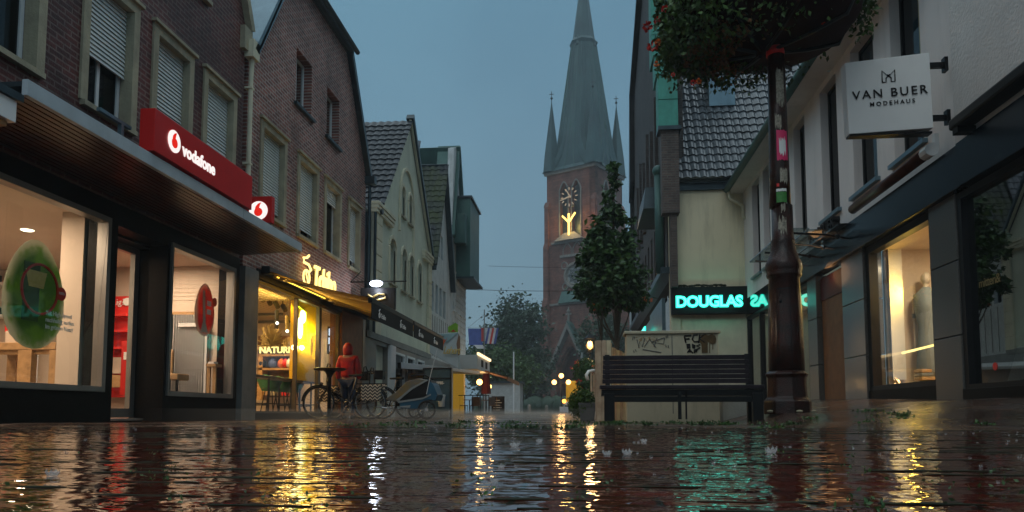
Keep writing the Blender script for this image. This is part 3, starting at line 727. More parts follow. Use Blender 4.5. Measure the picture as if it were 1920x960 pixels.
# red signs
S = thing('shop_sign', 'long red lightbox sign with white phone company lettering on the canopy', 'sign', (-5.3, 9.9, 3.35))
mb = MB(); G.box(mb, 8.52, 11.25, 3.36, 3.90, -.16, .04); sb = mb.build('box', 'red_sign', S, bevel=.008)
text('lettering', 'vodafone', G.p(9.16, 3.53, .045), (0, 1, 0), (0, 0, 1), .235, 'sign_white_lit', S, bold=.007)
def quote_logo(c, r, par, up=Vector((0, 0, 1)), side=Vector((0, 1, 0)), out=Vector((1, 0, 0))):
    mb = MB(); c = Vector(c); n = 28
    def disc(R_, cx, cz, d0, d1, n=28):
        vs = [c + side*(cx+R_*math.cos(2*PI*i/n)) + up*(cz+R_*math.sin(2*PI*i/n)) + out*d for d in (d0, d1) for i in range(n)]
        mb.add(vs, [tuple(range(n)), tuple(range(n, 2*n))]+[(i, (i+1) % n, n+(i+1) % n, n+i) for i in range(n)])
    disc(r, 0, 0, 0, .008); mb.build('logo_disc', 'sign_white_lit', par)
    mb = MB()
    n2 = 24; pts = []
    for i in range(n2+1):
        t_ = -PI*.5 + 2*PI*i/n2*.75; pts.append((r*.45*math.cos(t_)-.02*r, r*.45*math.sin(t_)-.12*r))
    pts.append((r*.35, r*.98)); pts.append((-.1*r+r*.3, r*.9)); pts = [(-.47*r, -.12*r)] if False else pts
    poly = [(r*.45*math.cos(a), -.15*r + r*.45*math.sin(a)) for a in [PI*.80+2*PI*i/24*.82 for i in range(25)]] + [(r*.18, r*.62), (r*.30, r*.86), (-.05*r, r*.72), (-.3*r, r*.42)]
    vs = [c + side*a + up*b + out*d for d in (.008, .014) for a, b in poly]; k = len(poly)
    mb.add(vs, [tuple(range(k)), tuple(range(k, 2*k))]+[(i, (i+1) % k, k+(i+1) % k, k+i) for i in range(k)])
    mb.build('logo_mark', 'logo_red', par)
quote_logo(G.p(8.95, 3.63, .045), .145, S)
S = thing('hanging_sign', 'small red square sign with a round white mark standing out from the brick', 'sign', (-5.7, 12.6, 3.5))
mb = MB(); mb.box(-6.0, -5.5, 12.55, 12.68, 3.5, 3.98); mb.build('box', 'red_sign', S, bevel=.006)
quote_logo((-5.74, 12.545, 3.72), .17, S, side=Vector((1, 0, 0)), out=Vector((0, -1, 0)))
mb = MB(); mb.box(-6.5, -6.0, 12.58, 12.64, 3.85, 3.9); mb.build('bracket', 'black_metal', S)
# steel sign support behind canopy edge
S = thing('sign_bracket', 'grey steel bracket frame at the near end of the long red sign', 'bracket', (-5.5, 8.3, 3.3))
mb = MB(); G.box(mb, 7.9, 8.5, 3.62, 3.66, -.3, -.25); G.box(mb, 8.3, 8.35, 3.31, 3.62, -.3, -.25); mb.build('bars', 'zinc', S)

# --- building B : brown red brick gable over the coffee shop
B = thing('brick_building', 'brown red brick gabled house with white shutters above the coffee shop', 'building', (-8, 17.5, 0))
wm = [(14.3, 15.38), (16.28, 17.38), (18.06, 19.12), (19.97, 20.86)]
wu = [(15.97, 16.95, 7.2, 8.5), (18.02, 18.98, 7.2, 8.5)]
poly = [(13.58, 2.95), (21.5, 2.95), (21.5, 7.35), (19.5, 10.15), (15.5, 10.15), (13.58, 7.35)]
mb = MB(); F.wall(mb, poly, [rect(a, b, 4.22, 5.98) for a, b in wm] + [rect(*u) for u in wu], 0, .35)
mb.build('wall', 'brick_brown_red', B)
for i, (a, b) in enumerate(wm):
    win(F, B, a, b, 4.22, 5.98, 'shutter' if i != 2 else 'shutter', surround='limestone', sill='limestone', shut=(.9, .88, .22, .86)[i])
for u in wu: win(F, B, *u, depth=.2, sill='dark_zinc', pane='pane_mirror')
mb = MB()   # side walls + rear body
mb.box(-12, -6.85, 21.35, 21.5, 0, 7.3); mb.box(-12, -6.85, 13.5, 13.6, 3, 7.3); mb.build('side_wall', 'brick_brown_red', B)
mb = MB()   # roof slopes with overhang, half hip
def slab(mb, pts, t=.12):
    pts = [Vector(p) for p in pts]; n = (pts[1]-pts[0]).cross(pts[2]-pts[0]).normalized()
    if n.z < 0: n = -n
    k = len(pts); mb.add([p for p in pts] + [p-n*t for p in pts], [tuple(range(k)), tuple(range(k, 2*k))]+[(i, (i+1) % k, k+(i+1) % k, k+i) for i in range(k)])
slab(mb, [(-6.38, 21.62, 7.3), (-12, 21.62, 7.3), (-12, 19.5, 10.35), (-6.38, 19.5, 10.35)])
slab(mb, [(-6.38, 19.6, 10.22), (-6.38, 15.4, 10.22), (-8.5, 17.5, 12.3)])
slab(mb, [(-6.38, 19.5, 10.3), (-12, 19.5, 10.3), (-12, 17.5, 12.4), (-8.5, 17.5, 12.4)])
mb.build('roof', 'roof_tile', B)
mb = MB()
F.prism(mb, [(21.5, 7.25), (21.66, 7.3), (19.62, 10.28), (19.5, 10.15)], -.2, .16); F.prism(mb, [(19.62, 10.28), (19.5, 10.15), (15.5, 10.15), (15.4, 10.28)], -.2, .16)
mb.build('verge', 'dark_zinc', B)
mb = MB(); mb.tube([F.p(15.2, 10.24, .24), F.p(19.75, 10.24, .24)], .07, 8); mb.build('gutter', 'dark_zinc', B)
mb = MB(); F.box(mb, 21.38, 21.62, 7.0, 7.22, .0, .3); mb.tube([F.p(21.58, 7.0, .1), F.p(21.58, 3.0, .1)], .05, 8); mb.build('downpipe', 'dark_zinc', B)
# zinc valley between A and B, tiled slope left of it
mb = MB(); slab(mb, [(-6.3, 13.62, 7.3), (-6.3, 15.45, 10.25), (-9.5, 15.45, 10.25), (-9.5, 13.62, 7.3)], .06)
F.prism(mb, [(13.45, 7.2), (13.62, 7.15), (15.5, 10.08), (15.42, 10.28)], -.3, .20)
F.prism(mb, [(13.3, 7.25), (13.62, 7.15), (14.0, 7.8), (13.4, 8.6)], -.8, -.5)
mb.build('roof_flashing', 'zinc', B)
mb = MB(); tiles(mb, (-7.0, 13.5, 7.7), (0, -.3, 0), (-.12, 0, .28), 6, 12); mb.build('tile_strip', 'roof_tile', A)
# ground floor of B
mb = MB(); F.box(mb, 13.58, 14.18, .0, 2.95, -.3, .06); mb.build('pillar', 'grey_stone', B, bevel=.006)
mb = MB(); F.box(mb, 19.42, 21.3, .0, 2.9, -.3, .04); mb.build('pillar', 'brown_panel', B, bevel=.006)
mb = MB(); F.box(mb, 21.3, 21.55, .0, 2.9, -.3, .05); mb.build('pillar', 'grey_frame', B)
mb = MB(); F.box(mb, 14.18, 19.42, .0, .13, -.3, .03); mb.build('plinth', 'black_granite', B)
mb = MB(); F.box(mb, 14.18, 19.42, 2.83, 3.02, -.3, .03); mb.build('lintel', 'black_metal', B)
mb = MB()
for s in (14.18, 16.45, 17.88, 19.36): F.box(mb, s, s+(.16 if 17 < s < 18 else .05), .13, 2.83, -.12, -.03)
F.box(mb, 14.18, 19.41, 2.76, 2.83, -.13, -.02); F.box(mb, 14.18, 19.41, .13, .17, -.13, -.02)
fr = mb.build('display_window', 'bronze_frame', B)
mb = MB(); F.box(mb, 14.2, 19.4, .13, 2.83, -.08, -.073); mb.build('pane', 'pane', fr)
mb = MB(); F.box(mb, 13.9, 21.3, .0, .06, -6, -.3); mb.build('shop_floor', 'shop_floor', B)
mb = MB()
for i in range(40): F.box(mb, 14.0, 21.3, 2.86, 2.92, -.38-.14*i, -.30-.14*i)
F.box(mb, 14, 21.3, 2.95, 3.0, -6, -.3); mb.build('shop_ceiling', 'shop_ceiling', B)
mb = MB(); F.box(mb, 13.9, 14.0, 0, 3, -6, -.3); F.box(mb, 21.2, 21.3, 0, 3, -6, -.3); F.box(mb, 13.9, 21.3, 0, 3, -6.1, -6); mb.build('shop_wall', 'shop_wall', B)
def xp(px_, py_, X=-6.85): p = at(px_, py_, X=X); return (p.y, p.z)
ya = xp(556, 600)[0]; yb = xp(599, 600)[0]; hc = xp(589.5, 650)
n = 24; hole = [(hc[0]+.31*math.cos(2*PI*i/n), hc[1]+.33*math.sin(2*PI*i/n)) for i in range(n)]
mb = MB(); F.wall(mb, rect(ya, yb, .93, 2.84), [hole], -.35, .15); mb.build('yellow_panel', 'yellow_wall', B)
mb = MB(); F.prism(mb, hole, -.62, -.50); mb.build('niche', 'gold', B)
for (s_, d, pw) in ((15.0, -.9, 40), (16.6, -1.8, 48), (15.4, -3.0, 40), (18.6, -3.0, 44), (19.6, -1.4, 40)):
    p = F.p(s_, 2.9, d); light('ceiling_lamp', (p.x, p.y, 2.83), pw, (1, .62, .28), .35, parent=B)
light('awning_fill_light', F.p(15.9, 2.72, -.45), 26, (1, .60, .12), .2, rot=(0, PI/3, 0), sy=2.5, parent=B)  # fill light added to brighten the awning underside through the glass
light('panel_lamp', F.p((ya+yb)/2, 2.0, -.12), 30, (1, .72, .10), .4, rot=(0, PI/2, 0), parent=B, sy=1.0)
for k, px_ in enumerate((489, 502, 516, 530)):
    p = at(px_, 556+k*6, Y=17.5); mb = MB(); mb.tube([p+Vector((0, 0, .02)), p+Vector((.10, -.06, -.12))], .06, 10); mb.tube([p+Vector((0, 0, .2)), p], .015, 6)
    tag(mb.build('spotlight', 'black_metal'), 'black ceiling spotlight in the coffee shop, %s from the left window edge' % ('first', 'second', 'third', 'fourth')[k], 'spotlight', 'spotlights on the coffee shop ceiling')
for px_, ya_, yb_, m_, dsc in ((519, 582, 616, 'black_metal', 'shorter black tube pendant lamp with a bulb beside it in the coffee shop'), (538, 592, 620, 'gold', 'gold edged tube pendant lamp right of the black one in the coffee shop')):
    p, q = at(px_, yb_, Y=17), at(px_, ya_, Y=17); t = thing('pendant_lamp', dsc, 'lamp', p)
    mb = MB(); mb.tube([p, q], .045, 10); mb.build('shade', m_, t)
    mb = MB(); mb.tube([q, Vector((q.x, q.y, 2.9))], .006, 5); mb.build('cord', 'black_metal', t)
    mb = MB(); mb.ball(p+Vector((.04, -.08, .12 if m_ == 'black_metal' else -.02)), .035); mb.build('bulb', 'lamp_white', t)
mb = MB(); prect(mb, 484, 587, 530, 591, 18.2, .04); prect(mb, 484, 601, 548, 605, 18.3, .04); mb.build('light_track', 'black_metal', B)
YS = 20.2
t = thing('wall_shelf', 'wooden shelf unit under glowing NATURE letters in the coffee shop', 'shelf', at(515, 690, Y=YS))
for y_ in (664, 690): mb = MB(); prect(mb, 484, y_, 550, y_+3.5, YS, .4); mb.build('shelf_board', 'oak', t)
mb = MB(); prect(mb, 484, 630, 550, 745, YS+.42, .04); mb.build('back_panel', 'dark_oak', t)
mb = MB(); prect(mb, 484, 667, 490, 750, YS, .4); prect(mb, 545, 667, 550, 750, YS, .4); mb.build('side_panel', 'oak', t)
text('lettering', 'NATURE', at(486, 662, Y=YS-.02), (1, 0, 0), (0, 0, 1), .25, 'neon_yellow', t, ext=.02, bold=.006, space=1.0)
for k, (px_, py_, n_, rr, lb) in enumerate(((508, 648, 300, .40, 'big ball of golden dried grass above the NATURE letters'), (541, 652, 110, .2, 'small tuft of dried grass at the right end of the NATURE letters'))):
    c0 = at(px_, py_, Y=YS+.2); t = thing('dried_plant', lb, 'plant', c0); mb = MB()
    for i in range(n_):
        th, ph = rnd.random()*2*PI, rnd.random()*PI*.6; r = rr*(.6+.5*rnd.random())
        mb.tube([c0, c0+Vector((r*math.sin(ph)*math.cos(th)*1.1, r*.4*math.sin(ph)*math.sin(th), r*1.5*math.cos(ph)))], [.006, .016], 3)
    mb.build('blades', 'gold', t)
for px_, c_, lb in ((491, 'black_ink', 'black bag on the coffee shop shelf'), (511, 'flag_blue', 'blue ball shaped jar on the coffee shop shelf'), (528, 'flower_orange', 'orange packet group on the coffee shop shelf'), (535, 'red_paint', 'red packet on the coffee shop shelf'), (543, 'white_letter', 'white jug at the right end of the coffee shop shelf')):
    mb = MB(); p = at(px_, 690, Y=YS+.1); mb.lathe(p, [(.05, 0), (.10, .05), (.115, .14), (.09, .21), (.04, .25), (.04, .28), (.001, .29)], 14)
    tag(mb.build('shelf_item', c_, smooth=True), lb, 'container', 'goods on the coffee shop shelf')
for px_, c_, lb in ((497, 'oak', 'brown paper bag low under the coffee shop shelf'), (512, 'limestone', 'beige packet pile low under the coffee shop shelf'), (533, 'red_paint', 'red packet pile low under the coffee shop shelf')):
    mb = MB(); prect(mb, px_-5, 712, px_+5, 742, YS+.1, .2); tag(mb.build('packet', c_, bevel=.02), lb, 'packet', 'goods under the coffee shop shelf')
t = thing('bar_counter', 'narrow high bar counter inside the coffee shop window', 'counter', F.p(16.5, .06, -.6))
mb = MB(); F.box(mb, 14.2, 19.3, .90, .95, -.85, -.42); mb.build('tabletop', 'dark_oak', t)
for s in (14.6, 16.0, 17.3, 18.6):
    mb = MB(); F.box(mb, s, s+.035, .06, .90, -.8, -.765); F.box(mb, s, s+.035, .06, .90, -.5, -.465); F.box(mb, s, s+.035, .3, .33, -.765, -.5); mb.build('leg', 'black_metal', t)
mb = MB(); F.box(mb, 14.3, 19.2, .33, .355, -.5, -.48); mb.build('footrail', 'black_metal', t)
first = None
for i, px_ in enumerate((506, 528, 549)):
    c0 = at(px_, 740, X=-7.5); c0.z = .06
    lb = ['green shell bar stool nearest the left pillar of the coffee shop window', 'green shell bar stool, middle one of three at the window counter', 'green shell bar stool nearest the yellow panel'][i]
    if first is None:
        first = t = thing('bar_stool', lb, 'stool', c0, 'green bar stools in the coffee shop')
        mb = MB(); x_, y_, z_ = c0
        nseg = 9; vs = []; fs = []
        for j in range(5):
            for k in range(nseg):
                a = PI*(k/(nseg-1)) - PI/2 - PI/2; rr = .2+.03*j; vs.append((x_+rr*math.cos(a), y_+rr*math.sin(a), z_+.62+.09*j*(1-.35*abs(k-(nseg-1)/2)/4)))
        for j in range(4):
            for k in range(nseg-1): fs.append((j*nseg+k, j*nseg+k+1, (j+1)*nseg+k+1, (j+1)*nseg+k))
        mb.add(vs, fs); b_ = mb.build('backrest', 'green_seat', t, smooth=True); sol = b_.modifiers.new('s', 'SOLIDIFY'); sol.thickness = .02
        mb = MB(); mb.lathe((x_, y_, z_+.60), [(.001, 0), (.18, 0), (.2, .02), (.18, .05), (.001, .05)], 16); mb.build('seat', 'green_seat', t, smooth=True)
        for q in range(4):
            a = PI/4+q*PI/2; mb = MB(); mb.tube([(x_+.12*math.cos(a), y_+.12*math.sin(a), z_+.6), (x_+.24*math.cos(a), y_+.24*math.sin(a), z_)], .013, 6); mb.build('leg', 'black_metal', t)
    else: copy_tree(first, c0, label=lb)
def pp(*ps, X=-6.83): return [at(a_, b_, X=X) for a_, b_ in ps]
t = thing('neon_sign', 'bright white and lime neon picture on the yellow wall panel', 'neon sign', at(565, 640, X=-6.83))
mb = MB(); q = pp((556, 572), (574, 586), (574, 640), (556, 634), (556, 572)); mb.tube(q, .014, 6); mb.build('tube', 'neon_lime', t)
mb = MB(); c1 = xp(561.5, 615); c2 = xp(567, 594); egg(mb, F, c1[0], c1[1], .17, .26, -.345, -.325) if False else None
def blob(mb, c, ra, rb): F.prism(mb, [(c[0]+ra*math.cos(2*PI*i/20), c[1]+rb*math.sin(2*PI*i/20)) for i in range(20)], -.345, -.325)
blob(mb, c1, .16, .26); blob(mb, c2, .17, .16); mb.build('lit_shape', 'neon_white', t)
t = thing('wall_lamp', 'small glowing round lamp below the neon picture on the yellow panel', 'lamp', at(566, 652, X=-6.8))
p = at(566, 652, X=-6.76); mb = MB(); mb.ball(p, .06); mb.build('bulb', 'lamp_white', t); mb = MB(); mb.box(-6.85, p.x, p.y-.02, p.y+.02, p.z-.02, p.z+.02); mb.build('bracket', 'gold', t)
t = thing('light_sign', 'black light box with two stacked white lit symbols in the narrow window', 'sign', at(622, 640, Y=19.9))
mb = MB(); prect(mb, 614, 612, 630, 664, 19.9, .08); mb.build('box', 'black_metal', t, bevel=.01)
mb = MB(); prect(mb, 616.5, 616, 627, 629, 19.88, .03); prect(mb, 616, 633, 628.5, 645, 19.88, .03); prect(mb, 617.5, 648, 627.5, 659, 19.88, .03); mb.build('lit_symbol', 'screen_white', t)
mb = MB()
for i in range(9): prect(mb, 607+i*5, 640, 609.4+i*5, 740, 20.4, .03)
prect(mb, 606, 636, 652, 640, 20.4, .03); mb.build('hanging_strips', 'limestone', B)
# neon lettering on the brick
t = thing('neon_sign', 'yellow neon coffee shop lettering with steaming bean on the brick wall', 'neon sign', F.p(17.8, 3.3, .08))
text('lettering', 'Tchibo', F.p(17.05, 3.12, .10), (0, 1, .03), (0, 0, 1), .80, 'neon_yellow', t, ext=.02, bold=.003, shear=.2, space=.9, xs=.78)
text('letter_shade', 'Tchibo', F.p(16.99, 3.07, .06), (0, 1, .03), (0, 0, 1), .80, 'gold', t, ext=.02, bold=.015, shear=.2, space=.9, xs=.78)
mb = MB()
def curve3(fn, n=24): return [fn(i/n) for i in range(n+1)]
mb.tube(curve3(lambda q: F.p(16.62+.19*math.cos(2*PI*q), 3.28+.17*math.sin(2*PI*q), .1)), .022, 6)
mb.tube(curve3(lambda q: F.p(16.62+.05*math.sin(2*PI*q), 3.12+.33*q, .11), 12), .018, 6)
mb.tube([F.p(16.75, 3.42, .1), F.p(16.9, 3.50, .1), F.p(16.75, 3.60, .1), F.p(16.45, 3.60, .1), F.p(16.42, 3.70, .1), F.p(16.62, 3.74, .1), F.p(16.75, 3.82, .1)], .03, 6)
mb.build('bean_and_steam', 'neon_yellow', t)
for s in (16.8, 17.7, 18.6): light('neon_light', F.p(s, 3.4, .35), 2.4, (1, .55, .16), .25, 'POINT', parent=t)
# coffee sign with its lamp
t = thing('hanging_sign', 'dark square hanging sign with a golden steaming bean under a bright lamp', 'sign', (-5.6, 20.2, 3.0))
mb = MB(); mb.box(-6.2, -5.2, 20.14, 20.26, 3.0, 3.62); mb.build('panel', 'black_metal', t, bevel=.02)
mb = MB(); c = (-5.75, 20.12, 3.3)
mb.tube([(c[0]+a, c[1], c[2]+b) for a, b in ((-.22, .12), (-.1, .05), (.1, .14), (.25, .12), (.28, .02), (.1, -.02), (-.08, -.1))], .03, 6)
mb.torus((c[0]-.12, c[1], c[2]-.16), .1, .025, 'Y', 16, 5); mb.build('emblem', 'gold', t)
mb = MB(); mb.tube([(-6.5, 20.2, 3.8), (-4.9, 20.2, 3.8)], .02, 6); mb.tube([(-6.5, 20.2, 3.8), (-6.2, 20.2, 4.1)], .012, 6); mb.build('arm', 'black_metal', t)
mb = MB(); mb.ball((-5.72, 20.05, 3.72), .15, sc_=(1.25, .7, .6)); mb.build('lamp', 'lamp_cold', t)
light('lamp_light', (-5.72, 19.95, 3.55), 14, (.8, .87, 1), .1, 'POINT', parent=t)
# awnings
def awning(s0, s1, lab, nlogo):
    t = thing('shop_awning', lab, 'awning', F.p((s0+s1)/2, 2.5, 1.2))
    X0, X1, zt, zb = -6.42, -4.2, 3.02, 2.40
    mb = MB(); n = 10
    vs = []
    for i in range(n+1):
        q = i/n; xx = X0+(X1-X0)*q; zz = zt+(zb-zt)*q - .05*math.sin(PI*q)
        vs += [(xx, s0, zz), (xx, s1, zz)]
    mb.add(vs, [(2*i, 2*i+1, 2*i+3, 2*i+2) for i in range(n)]); k = len(vs)
    mb.add([(a, b, c_+.012) for a, b, c_ in vs], [(2*i, 2*i+1, 2*i+3, 2*i+2) for i in range(n)])
    mb.build('canvas', 'awning_inner', t, smooth=True)
    mb = MB(); mb.box(X0-.06, X0+.12, s0, s1, 2.94, 3.10); mb.build('cassette', 'black_metal', t, bevel=.02)
    mb = MB(); mb.box(X1-.06, X1+.03, s0, s1, 2.32, 2.42); mb.build('front_bar', 'black_metal', t, bevel=.01)
    mb = MB(); mb.box(X1+.012, X1+.024, s0, s1, 2.0, 2.33); mb.build('valance', 'awning_black', t)
    if s0 < 15:
        mb = MB(); mb.tube([(X0+.20, s0+.2, 2.90), (X0+.20, s1-.1, 2.90)], .012, 6); mb.build('added_strip', 'added_strip_glow', t)  # tube added to brighten the awning underside and the brown pillar
        light('added_strip_light', (X0+.28, (s0+s1)/2, 2.86), 16, (1, .62, .14), .1, rot=(0, -R(35), 0), sy=3.3, parent=t)  # area light added along the tube for the same brightening
    for a in (s0+.25, s1-.6):
        mb = MB(); mb.tube([(X0+.1, a, 2.92), (X0+1.15, a+.75, 2.68), (X1-.08, a+.15, 2.38)], .035, 6); mb.build('arm', 'gold', t)
    H = FR((X1+.026, 0, 0), (0, 1, 0), (1, 0, 0))
    for i in range(nlogo):
        a = s0 + (s1-s0)*(i+.3)/nlogo
        mb = MB(); mb.torus(H.p(a, 2.13, .004), .045, .012, 'X', 14, 4); mb.tube([H.p(a+.02, 2.18, .004), H.p(a-.03, 2.22, .004), H.p(a+.04, 2.26, .004)], .012, 4); mb.build('logo_mark', 'white_letter', t)
        text('lettering', 'Tchibo', H.p(a+.1, 2.09, .003), (0, 1, 0), (0, 0, 1), .14, 'white_letter', t, ext=.001, bold=.003, shear=.2)
    return t
awning(14.35, 17.95, 'black fronted awning with lit yellow underside over the coffee shop window', 2)
awning(18.05, 21.9, 'second black fronted awning, over the brown pillar beside the coffee sign', 2)

# --- alley wall between B and the cream house
t = thing('alley_wall', 'dark narrow alley wall between the brown brick and cream houses', 'wall', (-7.5, 22, 0))
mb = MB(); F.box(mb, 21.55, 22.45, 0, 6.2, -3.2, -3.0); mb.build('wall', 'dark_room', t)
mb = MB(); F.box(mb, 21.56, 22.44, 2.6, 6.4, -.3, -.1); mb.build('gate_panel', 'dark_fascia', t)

# --- B3 cream stucco gable
D = thing('stucco_house', 'cream green stucco gabled house with arched windows and dark tiled roof', 'building', (-8, 26.8, 0))
wl = [(24.32, 25.10), (25.98, 26.68), (27.12, 27.85), (28.55, 29.28)]
wu = [(25.80, 26.35), (26.92, 27.48)]
ap = (26.95, 11.1)
poly = [(22.5, 2.5), (31, 2.5), (31, 6.55), ap, (22.9, 6.55), (22.5, 6.55)]
holes = [arch(a, b, 4.55, 6.1, .35) for a, b in wl] + [arch(a, b, 7.25, 8.35, .26) for a, b in wu]
mb = MB(); F.wall(mb, poly, holes, 0, .3); mb.build('wall', 'green_grey_render', D)
for (a, b), z0, z1 in [(x_, 4.55, 6.1) for x_ in wl] + [(x_, 7.25, 8.35) for x_ in wu]:
    w_ = win(F, D, a, b, z0, z1, depth=.2, sill='limestone', frame='green_grey_render', pane='pane_dark', mull=True)
    mb = MB(); n = 10; c = (a+b)/2; rr = (b-a)/2
    o_ = [(c+(rr+.09)*math.cos(PI*i/n), z1-.3+(.42)*math.sin(PI*i/n)) for i in range(n+1)]; i_ = [(c+(rr)*math.cos(PI*i/n), z1-.32+(.32)*math.sin(PI*i/n)) for i in range(n, -1, -1)]
    F.prism(mb, o_+i_, -.05, .05); F.box(mb, a-.09, a, z0, z1-.32, -.05, .045); F.box(mb, b, b+.09, z0, z1-.32, -.05, .045)
    mb.build('surround', 'cream_trim', w_)
mb = MB()
for z in [2.6+i*.5 for i in range(8)]: F.box(mb, 22.5, 23.15, z, z+.475, 0, .09)
F.box(mb, 22.52, 23.1, 2.6, 6.5, 0, .07); mb.build('quoin', 'cream_trim', D, bevel=.02)
mb = MB()
for z in [2.6+i*.5 for i in range(8)]: F.box(mb, 30.4, 31, z, z+.475, 0, .09)
F.box(mb, 30.42, 30.98, 2.6, 6.5, 0, .07); mb.build('quoin', 'cream_trim', D, bevel=.02)
mb = MB()
for h in (0, .12, .24): F.box(mb, 22.4, 24.5, 6.42+h, 6.53+h, -.1, .12+.08*h*3); F.box(mb, 29.4, 31.1, 6.42+h, 6.53+h, -.1, .12+.08*h*3)
# gable border and blind arch
F.prism(mb, [(31.05, 6.6), (31.05, 6.95), (27.0, 11.35), (26.9, 11.15), (30.75, 6.95), (30.75, 6.6)], 0, .10)
n = 16
o_ = [(26.65+1.15*math.cos(PI*i/n), 7.7+1.5*math.sin(PI*i/n)) for i in range(n+1)]; i_ = [(26.65+1.03*math.cos(PI*i/n), 7.7+1.38*math.sin(PI*i/n)) for i in range(n, -1, -1)]
F.prism(mb, o_+i_, 0, .07); F.box(mb, 27.68, 27.8, 6.0, 7.7, 0, .07); F.box(mb, 25.5, 25.62, 6.6, 7.7, 0, .07)
mb.build('cornice', 'cream_trim', D, bevel=.01)
mb = MB()
sl = math.hypot(4.05, 4.55); u_ = (0, 0, 0)
nv = 17; v_ = Vector((0, 4.05/nv, 4.55/nv))
tiles(mb, (-6.35, 22.9, 6.6), (-.28, 0, 0), v_, 16, nv, curl=.035, step=.038)
mb.build('roof', 'roof_tile', D)
mb = MB(); slab(mb, [(-6.5, 31.15, 6.55), (-12, 31.15, 6.55), (-12, 26.95, 11.1), (-6.5, 26.95, 11.1)], .1); slab(mb, [(-6.52, 22.85, 6.5), (-12, 22.85, 6.5), (-12, 26.95, 11.0), (-6.52, 26.95, 11.0)], .08)
F.prism(mb, [(31.2, 6.5), (31.2, 6.62), (27.0, 11.42), (26.85, 11.22), (27, 11.15)], -.1, .18); mb.build('roof_slab', 'dark_zinc', D)
mb = MB(); mb.tube([(-6.3, 22.75, 6.5), (-9, 22.75, 6.5)], .09, 8); mb.tube([(-6.5+.05, 22.42, 6.4), (-6.45, 22.42, 2.6)], .045, 8); mb.build('gutter', 'dark_zinc', D)
mb = MB(); mb.box(-12, -6.6, 22.5, 22.6, 0, 6.5); mb.build('side_wall', 'green_grey_render', D)
# ground floor shops of the cream house
mb = MB(); F.wall(mb, rect(21.6, 31, 0, 2.5), [rect(22.9, 24.3, .02, 2.3), rect(25.1, 26.6, .3, 2.25), rect(26.9, 28.2, .3, 2.25), rect(28.6, 29.9, .05, 2.25)], .0, .3); mb.build('shopfront', 'grey_frame', D)
mb = MB(); F.box(mb, 21.7, 24.2, 0, 2.35, -.25, -.15); mb.build('panel', 'green_grey_render', D)
for (a, b) in ((25.1, 26.6), (26.9, 28.2), (28.6, 29.9)):
    mb = MB(); F.box(mb, a, a+.07, .05, 2.25, -.1, .04); F.box(mb, b-.07, b, .05, 2.25, -.1, .04); F.box(mb, a+.07, b-.07, 2.18, 2.25, -.1, .04); F.box(mb, a+.07, b-.07, .3, .37, -.1, .04)
    w_ = mb.build('display_window', 'white_frame', D); mb = MB(); F.box(mb, a+.07, b-.07, .37, 2.18, -.06, -.052); mb.build('pane', 'pane_dark', w_)
    mb = MB(); F.box(mb, a, b, .1, 2.3, -.9, -.8); mb.build('backing', 'teal_poster' if a > 26 and a < 28 else 'dark_room', w_)
mb = MB(); F.box(mb, 24.3, 24.9, 0, 2.4, 0, .12); mb.build('pilaster', 'white_frame', D)
mb = MB(); F.box(mb, 21.62, 31, 2.42, 2.62, 0, .08); mb.build('string_course', 'grey_stone', D)

# --- B4 pale boarded house with steep mossy roof
H4 = thing('gabled_house', 'pale boarded house with steep mossy tiled gable roof', 'building', (-8, 33.4, 0))
poly = [(31, 2.5), (35.95, 2.5), (35.95, 6.2), (33.6, 11.7), (31.1, 6.4)]
wb = [(31.25, 31.8), (32.2, 32.75), (33.1, 33.7), (34.05, 34.6)]
mb = MB(); F.wall(mb, poly, [rect(a, b, 4.55, 5.85) for a, b in wb] + [rect(32.6, 33.1, 7.2, 8.3), rect(33.35, 33.85, 7.2, 8.3)], 0, .3); mb.build('wall', 'white_boards', H4)
for a, b in wb: win(F, H4, a, b, 4.55, 5.85, mull=False, sill=None, frame='dark_zinc')
for a, b in ((32.6, 33.1), (33.35, 33.85)): win(F, H4, a, b, 7.2, 8.3, mull=False, sill=None, frame='dark_zinc')
mb = MB(); tiles(mb, (-6.2, 31.1, 6.5), (-.3, 0, 0), Vector((0, 2.5/18, 5.2/18)), 8, 18, curl=.05); mb.build('roof', 'roof_tile_mossy', H4)
mb = MB(); tiles(mb, (-7.6, 31.3, 7.1), (-.3, 0, 0), Vector((0, 2.6/20, 5.9/20)), 10, 20, curl=.05); mb.build('rear_roof', 'roof_tile_blue', H4)
mb = MB(); slab(mb, [(-6.25, 36.05, 6.1), (-12, 36.05, 6.1), (-12, 33.6, 11.75), (-6.25, 33.6, 11.75)], .12); slab(mb, [(-6.25, 31.05, 6.3), (-12, 31.05, 6.3), (-12, 33.6, 11.7), (-6.25, 33.6, 11.7)], .1); mb.build('roof_slab', 'dark_zinc', H4)
mb = MB(); F.box(mb, 31, 35.95, 0, 2.5, -.2, .0); mb.build('shopfront', 'grey_frame', H4)
mb = MB()
for i in range(10): F.box(mb, 31.05+i*.5, 31.07+i*.5, 2.6, 4.4, 0, .02)
mb.build('board_joint', 'grey_frame', H4)
